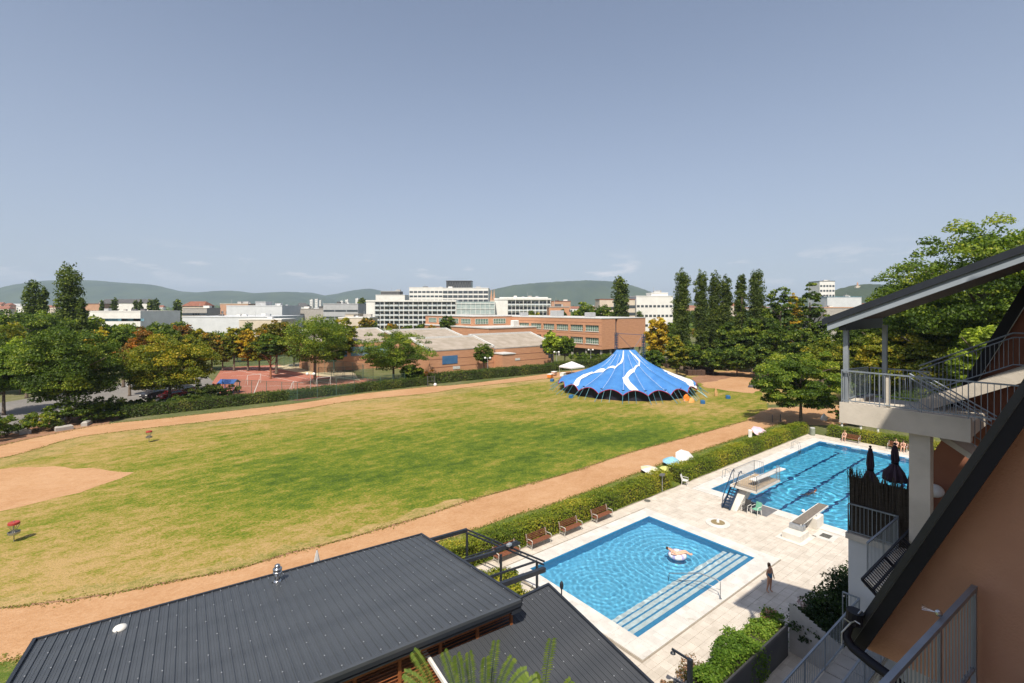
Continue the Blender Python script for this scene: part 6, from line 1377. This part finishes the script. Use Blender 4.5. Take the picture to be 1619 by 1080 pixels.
# ================================================================ PERGOLA
pg = thing('pergola','black steel pergola with awning rails between the roof and the pool','pergola',G(795,935))
def PG(px,py,z=2.8): return G(px,py,z)
def pbar(p,q,w_,h_,nm,z0=2.8,z1=2.8): b=MB(); b.bar(PG(*p,z0),PG(*q,z1),w_,h_); return b.build(nm,M_trimd,pg)
pbar((681,854),(738.5,838),.16,.20,'awning_beam'); pbar((731,889),(784,873),.16,.18,'awning_beam'); pbar((784,870),(818,858),.14,.22,'awning_beam',2.95,2.95); pbar((788,926),(861,900),.20,.22,'awning_beam',2.9,2.8)
pbar((737,842),(860,893),.06,.08,'front_rail',2.74,2.74); pbar((740,838),(861,888),.06,.08,'front_rail',2.74,2.74); pbar((735,882),(783,867),.05,.06,'cross_rod',2.6,2.7); pbar((771,913),(849,887),.07,.09,'cross_rod')
for px,py in ((738.3,842),(792,877),(849,888)):
    q=PG(px,py,2.75); b=MB(); b.bar((q.x,q.y,0),(q.x,q.y,2.76),.10); b.build('post',M_trimd,pg)
for t in (.15,.35,.6,.8): b=MB(); a=PG(737,842,2.74).lerp(PG(860,893,2.74),t); c=PG(740,838,2.74).lerp(PG(861,888,2.74),t); b.bar(a,c,.05); b.build('spacer',M_trimd,pg)
q=PG(805,861,3.08); b=MB(); b.rbox(q,(.28,.2,.14),.3,.03); b.build('sensor_box',M_scr,pg)
b=MB(); s=PG(812,862,2.9); b.rbox(s,(.9,.12,.14),0,.02); b.build('motor_box',M_trimd,pg)
# ================================================================ SHOWER, PLANTS NEAR THE DECK EDGE
sh=thing('outdoor_shower','black outdoor shower column with two arms at the deck corner','shower',(17.6,10.7,.05)); b=MB(); b.bar((17.6,10.7,.05),(17.6,10.7,2.3),.16,.16); b.build('column',M_trimd,sh)
b=MB(); b.bar((17.6,10.7,2.26),(17.5,11.45,2.34),.07,.07); b.build('arm',M_trimd,sh); b=MB(); b.lathe((17.5,11.40,2.18),[(.02,.1),(.10,.03),(.11,0)],14); b.build('shower_head',M_trimd,sh)
b=MB(); b.bar((17.6,10.7,1.15),(17.45,11.2,1.22),.06,.06); b.build('arm',M_trimd,sh); b=MB(); b.rbox((17.42,11.25,1.2),(.16,.12,.10),.3,.02); b.build('tap',M_trimd,sh)
LB = leafmat('leaves_bright_shrub',(.05,.11,.012),(.12,.21,.02),(.26,.33,.05)); LF = leafmat('flowers_pink',(.35,.16,.14),(.62,.30,.26),(.75,.55,.45)); LR=leafmat('leaves_red_tinged',(.09,.09,.03),(.26,.14,.07),(.50,.32,.26))
hedge('bright green leafy hedge at the near edge of the pool deck',(17.9,10.45),(24.6,10.45),1.15,1.45,17000,LB,41,.11,.5)
def shrub(label,x,y,r,h_,m,n,seed,leaf=.13,z=0.0): return bush(label,0,0,r,h_,m,n,seed,leaf,base=Vector((x,y,z)))
shrub('pink flowering shrub left of the bright hedge by the shower',18.8,11.2,.75,1.5,LR,2600,42,.10); shrub('reddish leaved low shrub at the hedge end near the shower',17.5,11.6,.6,.8,LR,1500,48,.10)
shrub('pink flower cluster at the far tip of the bright hedge',24.3,10.6,.55,2.0,LF,900,43,.10); shrub('feathery grass tuft beside the pink flowers on the deck edge',23.6,11.0,.5,1.6,LB,1500,44,.10)
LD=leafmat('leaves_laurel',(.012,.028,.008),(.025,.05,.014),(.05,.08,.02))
for k,(x,y,r,h_) in enumerate([(25.4,9.0,1.3,2.2),(27.1,8.9,1.4,2.5),(28.8,8.8,1.4,2.7),(30.4,8.7,1.3,3.0),(26.2,7.4,1.4,2.2),(28.4,7.2,1.5,2.4),(30.6,7.2,1.4,2.6)]):
    shrub('dark laurel shrub in the building shade, %s'%['nearest the curved fence','second along the deck edge','third along the deck edge, the bushiest','farthest, against the white wall','inner row behind the first','inner row behind the second','inner row beside the white wall'][k],x,y,r,h_,LD,4200,60+k,.15)
shrub('lilac flower tufts on the laurel at the deck edge',27.0,9.9,.6,2.0,leafmat('flowers_lilac',(.10,.09,.08),(.34,.22,.30),(.5,.38,.44)),900,71,.11)
b=MB(); b.box(17.2,9.70,0,24.2,9.78,1.5); tag(b.build('garden_fence',M_dk),'dark fence panel behind the bright green hedge','fence'); M_scrn=mat('light_screen',(.42,.40,.38),.7,(.36,.34,.32),2)
sf=thing('curved_screen','light grey slatted screen with a curved top beside the laurels','screen',(24.3,9.6,0))
for k in range(26):
    t=k/25; x=24.55-.3*t; y=9.7-4.3*t; zt=2.35-1.15*math.sin(t*1.57)+.0; b=MB(); b.rbox((x,y,zt/2+.0),(.03,.165,zt),0); b.build('slat',M_scrn,sf)
b=MB(); b.box(-60,-60,.002,16.4,3.9,.006); b.box(16.4,-60,.002,80,3.9,.006); b.build('yard',M_base,kind='structure')
# sumac fronds at the bottom of the picture
M_fr=leafmat('leaves_sumac',(.08,.14,.03),(.16,.23,.045),(.29,.32,.08))
fc=W(770,1190,9.0); su=thing('sumac_tree','young sumac tree with long feathery fronds rising at the bottom edge','tree',(fc.x,fc.y,0)); b=MB(); b.tube([(fc.x,fc.y,0),(fc.x+.1,fc.y,4),(fc.x,fc.y,fc.z)],[.12,.09,.04],8); b.build('trunk',BARK,su)
rg=np.random.default_rng(5)
for (bx,by,tx,ty,Y) in [(700,1130,654,1030,9.2),(730,1140,702,1031,9.3),(735,1130,722,1036,9.0),(750,1140,741,1032,9.4),(765,1140,768,1040,9.0),(772,1130,784,1014,9.3),(775,1130,810,1040,9.5),(790,1120,832,1060,9.0),(855,1140,872,1011,9.0),(800,1140,848,1072,8.8),(880,1140,903,1076,9.2),(700,1130,640,1064,8.6),(860,1130,846,1068,8.9)]:
    p0=W(bx,by,Y); p2=W(tx,ty,Y-.1); p1=(p0+p2)/2+Vector((0,0,.25)); Pn=[];Nn=[];S_=[];Tt=[]
    b=MB(); pts=[(p0*(1-t)**2+p1*2*t*(1-t)+p2*t*t) for t in np.linspace(0,1,12)]; b.tube(pts,[.014-.001*i for i in range(12)],5); fo=b.build('frond_stem',M_fr,su)
    Vv=[];Ff=[];tint=[]
    for i in range(30):
        t=.10+.90*i/29; c=p0*(1-t)**2+p1*2*t*(1-t)+p2*t*t; d=((p1-p0)*(1-t)+(p2-p1)*t).normalized(); side=d.cross(Vector((SUNV.x*.3,-.6,.6))).normalized(); ln=.125*math.sin(math.pi*min(1,.16+.84*(1-t*.86)))*(.85+.3*rg.random())
        for s_ in (-1,1):
            tip=c+side*s_*ln+d*ln*.35-Vector((0,0,ln*.30)); mid=c.lerp(tip,.45); w_=d*.019; k=len(Vv); up_=Vector((0,0,.012))
            Vv+=[c,mid+w_+up_,tip,mid-w_+up_]; Ff.append((k,k+1,k+2,k+3)); tint.append(.3+.5*rg.random())
    o0=wpos(su); me=bpy.data.meshes.new('leaflets'); me.from_pydata([tuple(v-o0) for v in Vv],[],Ff); a_=me.attributes.new('tint','FLOAT','FACE'); a_.data.foreach_set('value',tint); me.materials.append(M_fr); me.update(); leaf_obj('leaflets',me,fo,(0,0,0)).location=o0-Vector(wpos(fo))
# ================================================================ OUR OWN TERRACED BUILDING
M_or = mat('orange_brown_render',(.56,.32,.215),.9,(.49,.27,.18),.9,.45,35,detail=8); M_slate = mat('dark_roof_metal',(.005,.006,.012),.55,(.008,.009,.017),1,spec=.3); M_conc = mat('fair_faced_concrete',(.66,.60,.52),.85,(.54,.49,.42),1.3,.3,14)
M_rail = mat('galvanised_rail',(.30,.34,.40),.45,(.26,.30,.35),3,metal=.35); M_plank = mat('soffit_planks',(.09,.06,.05),.8,(.06,.04,.035),2,stretch=(1,8,1)); M_wwall = mat('white_wall_render',(.66,.67,.68),.85,(.60,.61,.62),.8)
# unit one: the orange gable and its steep roof
u1_=thing('terraced_building','orange brown terraced house with a steep dark roof edge and gable wall','building',(10,0,0))
rk=lambda z: 2.217-(z-11.47)/2.225; ZT=26.0
b=MB(); b.add([(8.1,rk(11.46)-.0,11.46),(8.1,rk(ZT),ZT),(8.1,-12,ZT),(8.1,-12,11.46),(8.4,rk(11.46),11.46),(8.4,rk(ZT),ZT),(8.4,-12,ZT),(8.4,-12,11.46)],[(3,2,1,0),(4,5,6,7),(0,4,7,3),(0,1,5,4),(1,2,6,5),(2,3,7,6)]); b.build('gable_wall',M_or,u1_)
nrm=Vector((0,2.23,1)).normalized()
def rake(x0,x1,off0,off1,za,zb,m,nm,parent,rkf=rk):
    b=MB(); P=[]
    for z in (za,zb):
        for x in (x0,x1):
            for of in (off0,off1): P.append(Vector((x,rkf(z),z))+nrm*of)
    b.add(P,[(0,1,3,2),(4,6,7,5),(0,4,5,1),(2,3,7,6),(0,2,6,4),(1,5,7,3)]); return b.build(nm,m,parent)
rake(7.80,16.0,.06,.19,11.55,ZT,M_slate,'steep_roof',u1_); rake(7.74,7.797,.0,.14,11.50,ZT,M_slate,'verge_board',u1_); rake(7.72,7.797,.142,.215,11.52,ZT,M_trimd,'verge_cap',u1_); rake(7.80,8.098,.0,.057,11.5,ZT,M_slate,'soffit',u1_)
b=MB(); b.box(8.42,-12,11.46,15.9,-4.4,ZT-.1); b.build('body',M_or,u1_); b=MB(); b.box(8.3,-12,0,15.9,1.4,11.2); b.build('lower_storeys',M_wwall,u1_)
b=MB(); b.box(5.0,-12,11.22,15.9,1.55,11.455); b.build('floor_slab',M_conc,u1_)
# unseen upper blocks behind, sized to throw the shade on wall and slab
b=MB(); b.box(-12,-14,11.5,8.0,-4.2,22.6); b.build('unseen_side_block',M_or,u1_); b=MB(); b.box(-11,-14,22.61,12,-2.05,26.2); b.build('unseen_attic',M_or,u1_); b=MB(); b.box(-11.2,-14.2,26.21,12.2,-1.9,26.45); b.build('unseen_flat_roof',M_slate,u1_)
b=MB(); b.box(-12,-14,0,8.0,-4.2,11.21); b.build('side_block_base',M_wwall,u1_)
rake(7.735,7.738,.134,.146,11.52,ZT,mat('edge_strip_metal',(.10,.11,.13),.4),'edge_bead',u1_)  # thin lighter strip between the two dark bands
# gutter end and downpipe
def PA(px,py,a):                              # survey on a plane across the building axis
    x=(px-809.5)/773; t=a/(CA*x+SA); return C(x*t,t,H0-(py-487)/773*t)
def PB(px,py,bb):
    x=(px-809.5)/773; t=bb/(-SA*x+CA); return C(x*t,t,H0-(py-487)/773*t)
dn=thing('downpipe','thick black bent rain pipe hanging from the low end of the roof edge','downpipe',PA(1345,1000,7.6))
b=MB(); b.tube([PA(1352,978,7.6),PA(1341,990,7.55),PA(1337,1006,7.5),PA(1347,1023,7.45),PA(1375,1046,7.4),PA(1405,1068,7.3),PA(1440,1096,7.2)],.058,12); b.build('pipe',M_slate,dn,smooth=True)
b=MB(); b.tube([PA(1352,966,7.6),PA(1350,984,7.6)],.10,12); b.build('outlet_box',M_slate,dn)
b=MB(); b.tube([PA(1362,965,7.6),PA(1345,985,7.5),PA(1331,1000,7.45),PA(1331,1020,7.4)],.010,6); b.tube([PA(1345,985,7.5),PA(1334,977,7.5)],.008,5); b.tube([PA(1345,985,7.5),PA(1352,982,7.4),PA(1360,987,7.4)],.008,5); b.build('lightning_wire',M_st,dn)
# near terrace railing
M_flat=M_rail
nr_=thing('terrace_railing','blue grey steel terrace railing in front of the orange wall','railing',(6.5,1.2,11.5))
def strut(parent,p,q,w_,h_,nm,m=M_rail): b=MB(); b.bar(p,q,w_,h_); return b.build(nm,m,parent)
P0=Vector((8.02,1.11,12.84)); P1=Vector((3.9,1.44,12.84)); strut(nr_,P0,P1,.055,.05,'top_rail'); strut(nr_,P0-Vector((0,0,.95)),P1-Vector((0,0,.95)),.04,.03,'bottom_rail')
for t in (0.008,.30,.62): q=P0.lerp(P1,t); strut(nr_,q-Vector((0,0,1.3)),q-Vector((0,0,.03)),.07 if t<.2 else .06,.02 if t>.2 else .05,'post')
bm_=mesh_of(MB().bar((0,0,-.93),(0,0,-.03),.013,.013),'baluster',M_rail)
for k in range(1,38): q=P0.lerp(P1,k/38); share('baluster',bm_,nr_,q-wpos(nr_))
o=thing('wall_hook','small round metal fitting with thin prongs on the railing','fitting',P0.lerp(P1,.28)+Vector((0,.03,.05))); b=MB(); b.ball((0,0,.03),.035,10); b.build('knob',M_ss,o,local=True)
for k in range(4): b=MB(); b.tube([(0,.02,.03),(-.02,.14,.01+.02*k)],.003,4); b.build('prong',M_ss,o,local=True)
# low dark planting at the terrace corner
shrub('dark potted plants in the lower right corner at the wall foot',7.2,.3,.7,.55,LD,1800,81,.10,11.46)
# gangway lower down
gw=thing('gangway','long steel gangway with railings beside the laurel shrubs','gangway',(16,5,5.2))
b=MB(); b.box(12.0,4.62,5.1,19.7,5.60,5.25); b.build('deck',M_conc,gw)
for k in range(12): b=MB(); b.box(12.2+.62*k,4.64,5.252,12.2+.62*k+.58,5.58,5.29); b.build('plank',M_scrn,gw)
def rail_run(parent,p,q,h_=1.0,step=.115,npost=5,m=M_rail,top=(.05,.04)):
    p,q=Vector(p),Vector(q); up=Vector((0,0,1)); strut(parent,p+up*h_,q+up*h_,*top,'top_rail',m); strut(parent,p+up*.07,q+up*.07,.035,.03,'bottom_rail',m)
    for k in range(npost): e=p.lerp(q,(k+.004)/(npost-1+.01)); strut(parent,e-up*.12,e+up*(h_-.02),.05,.02,'post',m)
    n=max(2,round((q-p).length/step)); key=('rb',round(h_,2),m.name)
    if key not in WM: WM[key]=mesh_of(MB().bar((0,0,.08),(0,0,h_-.02),.014,.014),'baluster',m)
    o0=wpos(parent)
    for k in range(1,n): share('baluster',WM[key],parent,p.lerp(q,k/n)-o0)
rail_run(gw,(12.0,5.6,5.3),(19.65,5.6,5.3),1.0,.125,6); rail_run(gw,(19.66,5.6,5.3),(19.66,6.1,5.3),1.0,.125,2); rail_run(gw,(12.0,4.62,5.3),(18.2,4.62,5.3),1.0,.125,5)
for x in (13,19.3): b=MB(); b.box(x-.15,4.9,0,x+.15,5.3,5.095); b.build('support',M_conc,gw)
# second unit: orange wall, steep roof edge
u2=thing('rear_terraced_unit','farther orange brown unit with the same steep dark roof edge','building',(21,0,0))
rk2=lambda z: 1.79-(z-16.2)/2.3
b=MB(); b.add([(20.6,rk2(8.2),8.2),(20.6,rk2(24),24),(20.6,-12,24),(20.6,-12,8.2),(20.9,rk2(8.2),8.2),(20.9,rk2(24),24),(20.9,-12,24),(20.9,-12,8.2)],[(3,2,1,0),(4,5,6,7),(0,4,7,3),(0,1,5,4),(1,2,6,5),(2,3,7,6)]); b.build('gable_wall',mat('brown_render',(.30,.13,.08),.9,(.26,.11,.07),1.2,.2,50),u2)
rake(20.35,30,.05,.24,12.9,24,M_slate,'steep_roof',u2,rk2); rake(20.30,20.348,.0,.26,12.9,24,M_slate,'verge_board',u2,rk2)
b=MB(); b.box(20.91,-12,0,30,2.0,13.0); b.build('body',M_wwall,u2)
# lower terrace with white wall, reed screen and railings
lt=thing('lower_terrace','lower terrace on a white wall with steel railings','terrace',(22,4,0))
b=MB(); b.box(20.0,2.02,0,20.88,6.03,8.1); b.box(20.882,2.02,0,25.5,6.03,8.1); b.build('white_wall',M_wwall,lt); b=MB(); b.box(19.93,2.02,8.102,25.6,6.1,8.3); b.build('floor_slab',M_conc,lt)
rail_run(lt,(19.97,6.03,8.32),(19.97,4.6,8.32),1.02,.12,3); rail_run(lt,(19.9,4.6,8.32),(17.0,4.65,8.32),1.02,.12,3)
b=MB(); b.box(16.9,2.4,8.1,19.92,4.7,8.3); b.build('balcony_slab',M_conc,lt); b=MB(); b.box(17.2,2.4,0,19.9,2.7,8.09); b.build('pier',M_wwall,lt)
M_reed=mat('reed',(.055,.045,.035),.95,(.09,.075,.06),6,.4,30,stretch=(1,1,8)); rd=thing('reed_screen','black brown reed screen with a ragged top tied to the terrace railing','reed screen',(20.1,5,8.3))
b=MB(); b.box(20.16,4.0,8.3,20.18,5.98,10.25); b.build('reed_backing',M_reed,rd); rg=random.Random(9)
for k in range(150):
    y=6.04-2.05*k/150; zt=10.45+.10*math.sin(k*.35)+rg.uniform(-.16,.10)-(.06 if k>20 else -.08); b=MB(); b.bar((20.10+rg.uniform(0,.04),y,8.3),(20.08+rg.uniform(-.06,.05),y+rg.uniform(-.03,.03),zt),.016); b.build('reed',M_reed,rd)
b=MB()
for k in range(40): y=6.05-rg.random()*.6; z=10.45+rg.uniform(-.1,.15); b.bar((20.1,y,z-.3),(20.05+rg.uniform(-.08,.08),y+rg.uniform(-.10,.14),z+rg.uniform(-.1,.1)),.010)
b.build('loose_stalks',M_reed,rd,kind='stuff')
M_umb=mat('umbrella_plum',(.055,.035,.055),.8,(.08,.05,.07),2)
def closed_umb(label,p,top,seed,flare,droop):
    o=thing('closed_umbrella',label,'umbrella',(p.x,p.y,8.3),0,'closed plum umbrellas on the terrace'); h_=top-8.3; rg=random.Random(seed)
    b=MB(); b.tube([(0,0,0),(0,0,h_)],.025,7); b.ball((0,0,h_+.03),.05,8); b.build('pole',M_slate,o,local=True); n=20; b=MB()
    pr=[(.0,.06),(.18,.12),(.38,.14),(.50,.10),(.54,.13),(.75,.30*flare),(.92,.36*flare),(1.0,.30*flare)]
    for t,r in pr:
        for k in range(n): a=6.283*k/n; q=r*(1 if k%2 else .68)*(1+rg.uniform(-.08,.08)); b.v.append((q*math.cos(a),q*math.sin(a),h_-.04-t*droop))
    m_=len(pr); b.f=[(i*n+k,(i+1)*n+k,(i+1)*n+(k+1)%n,i*n+(k+1)%n) for i in range(m_-1) for k in range(n)]+[tuple(range(n))]; b.mi=[0]*len(b.f); b.build('canopy',M_umb,o,local=True)
    b=MB(); b.lathe((0,0,h_-.04-.5*droop),[(.125,0),(.125,.05)],12); b.build('tie_strap',M_slate,o,local=True)
pu=PA(1376,760,23.0); closed_umb('slim closed plum umbrella left of the other above the reed screen',pu,10.72,1,1.0,1.7); pu=PA(1415,760,22.8); closed_umb('bulging closed plum umbrella with its top in the sun',pu,11.05,2,1.15,1.35)
pu=PA(1441,745,22.4); closed_umb('third dark umbrella mostly hidden by the concrete column',pu,10.25,3,.9,1.4)
# concrete slab, column, posts, porch roof
pc=thing('porch','upper concrete porch landing with steel posts, railings, stairs and a shed roof','porch',(19,4,12.6))
b=MB(); b.box(17.8,2.54,12.58,18.05,5.61,13.22); b.build('front_beam',M_conc,pc); b=MB(); b.box(18.052,2.54,12.7,20.5,5.60,13.10); b.build('floor_slab',M_conc,pc)
b=MB(); b.box(18.052,5.36,13.102,20.5,5.605,13.2); b.build('edge_kerb',M_conc,pc)
b=MB(); b.box(18.0,3.42,0,18.38,3.90,12.575); b.build('column',M_conc,pc); b=MB(); b.add([(18.5,3.3,12.57),(19.6,3.3,12.57),(19.6,1.2,11.2),(18.5,1.2,11.2),(18.5,3.3,12.4),(19.6,3.3,12.4),(19.6,1.2,11.0),(18.5,1.2,11.0)],[(0,1,2,3),(7,6,5,4),(0,3,7,4),(1,5,6,2),(0,4,5,1),(3,2,6,7)]); b.build('stair_soffit',M_conc,pc)
for (x,y,w_) in ((17.98,5.48,.13),(20.3,5.05,.13)): b=MB(); b.box(x-w_/2,y-w_/2,13.0,x+w_/2,y+w_/2,15.62); b.build('post',mat('post_steel',(.36,.40,.45),.45,metal=.3),pc)
rz_=lambda y: 15.78+.432*(5.85-y)
def rslab(b,x0,x1,y0,y1,o0,o1): return b.add([(x0,y0,rz_(y0)+o0),(x1,y0,rz_(y0)+o0),(x1,y1,rz_(y1)+o0),(x0,y1,rz_(y1)+o0),(x0,y0,rz_(y0)+o1),(x1,y0,rz_(y0)+o1),(x1,y1,rz_(y1)+o1),(x0,y1,rz_(y1)+o1)],[(0,3,2,1),(4,5,6,7),(0,1,5,4),(1,2,6,5),(2,3,7,6),(3,0,4,7)])
b=MB(); rslab(b,17.42,21.4,-2.5,5.95,.0,.09); b.build('roof_covering',M_slate,pc); b=MB(); rslab(b,17.46,17.56,-2.5,5.84,-.30,-.002); b.build('fascia_beam',mat('fascia_blue_grey',(.34,.39,.45),.5,(.30,.35,.40),1.5),pc)
b=MB(); rslab(b,17.40,17.45,-2.5,5.97,-.08,.12); b.build('roof_edge',M_trimd,pc)
for k in range(20): x=17.58+.19*k; b=MB(); rslab(b,x,x+.175,-2.5,5.7,-.15,-.10); b.build('soffit_plank',M_plank,pc)
b=MB(); b.box(17.57,5.36,15.5,21.3,5.56,15.84); b.build('eaves_beam',M_trimd,pc)
rail_run(pc,(17.84,5.56,13.22),(17.84,1.6,13.22),1.0,.125,5); rail_run(pc,(17.9,5.57,13.22),(20.45,5.57,13.12),1.0,.115,2); rail_run(pc,(20.45,5.5,13.12),(20.45,3.9,13.12),1.0,.115,2)
b=MB(); b.box(17.86,4.32,13.2,17.9,4.42,14.2); b.build('gate_post',M_conc,pc)
# stair up and stair down
def stringer(x,ya,za,yb,zb,hgt,m,nm): b=MB(); b.add([(x,ya,za),(x,yb,zb),(x,yb,zb-hgt),(x,ya,za-hgt),(x+.1,ya,za),(x+.1,yb,zb),(x+.1,yb,zb-hgt),(x+.1,ya,za-hgt)],[(0,1,2,3),(7,6,5,4),(0,4,5,1),(1,5,6,2),(2,6,7,3),(3,7,4,0)]); return b.build(nm,m,pc)
stringer(19.4,3.95,13.35,1.2,14.85,.42,M_conc,'stair_stringer'); stringer(20.45,3.95,13.35,1.2,14.85,.42,M_conc,'stair_stringer')
for k in range(9): b=MB(); b.box(19.502,3.8-.3*k-.28,13.2+.165*k,20.448,3.8-.3*k,13.24+.165*k); b.build('stair_tread',M_conc,pc)
def slope_rail(parent,p,q,h_=1.0,n=22):
    p,q=Vector(p),Vector(q); up=Vector((0,0,1))
    for hh,r in ((h_,.022),(h_-.12,.016),(.12,.016)): b=MB(); b.tube([p+up*hh,q+up*hh],r,7); b.build('hand_rail' if hh==h_ else 'rail',M_rail,parent)
    key=('sb',h_)
    if key not in WM: WM[key]=mesh_of(MB().tube([(0,0,.12),(0,0,h_-.12)],.008,5),'baluster',M_rail)
    o0=wpos(parent)
    for k in range(n+1): share('baluster',WM[key],parent,p.lerp(q,k/n)-o0)
slope_rail(pc,(19.42,3.95,13.4),(19.42,1.9,14.5)); slope_rail(pc,(19.42,1.9,14.5),(19.42,-.5,14.55),1.0,20)
slope_rail(pc,(18.3,3.95,13.2),(18.3,2.2,12.1),1.05,16); slope_rail(pc,(19.2,3.95,13.2),(19.2,2.2,12.1),1.05,16)
# globe lamp, black grille
p=PA(1478,776,20.2); o=thing('wall_globe_lamp','white globe lamp on the brown wall beside the concrete column','lamp',p); b=MB(); b.ball((0,0,0),.24,20,.85); b.build('globe',mat('opal_lamp',(.75,.76,.78),.3),o,local=True,smooth=True); b=MB(); b.tube([(0,0,0),(.42,0,0)],.03,7); b.build('bracket',M_slate,o,local=True)
gr=thing('slanted_grille','black slanted steel balcony grille along the dark roof edge','grille',(17,3.8,9.3)); A=lambda x,t: Vector((x,4.02-.42*t,9.5-.38*t))
for t in (0,.5,1): strut(gr,A(14.3,t),A(19.6,t),.05,.04,'long_rail',M_slate)
for k in range(41): x=14.3+5.3*k/40; strut(gr,A(x,0),A(x,1),.02,.02,'cross_bar',M_slate)
for k in range(4): x=14.3+5.3*k/3; strut(gr,A(x,0),A(x,1)-Vector((0,.3,.25)),.07,.05,'bracket',M_slate)
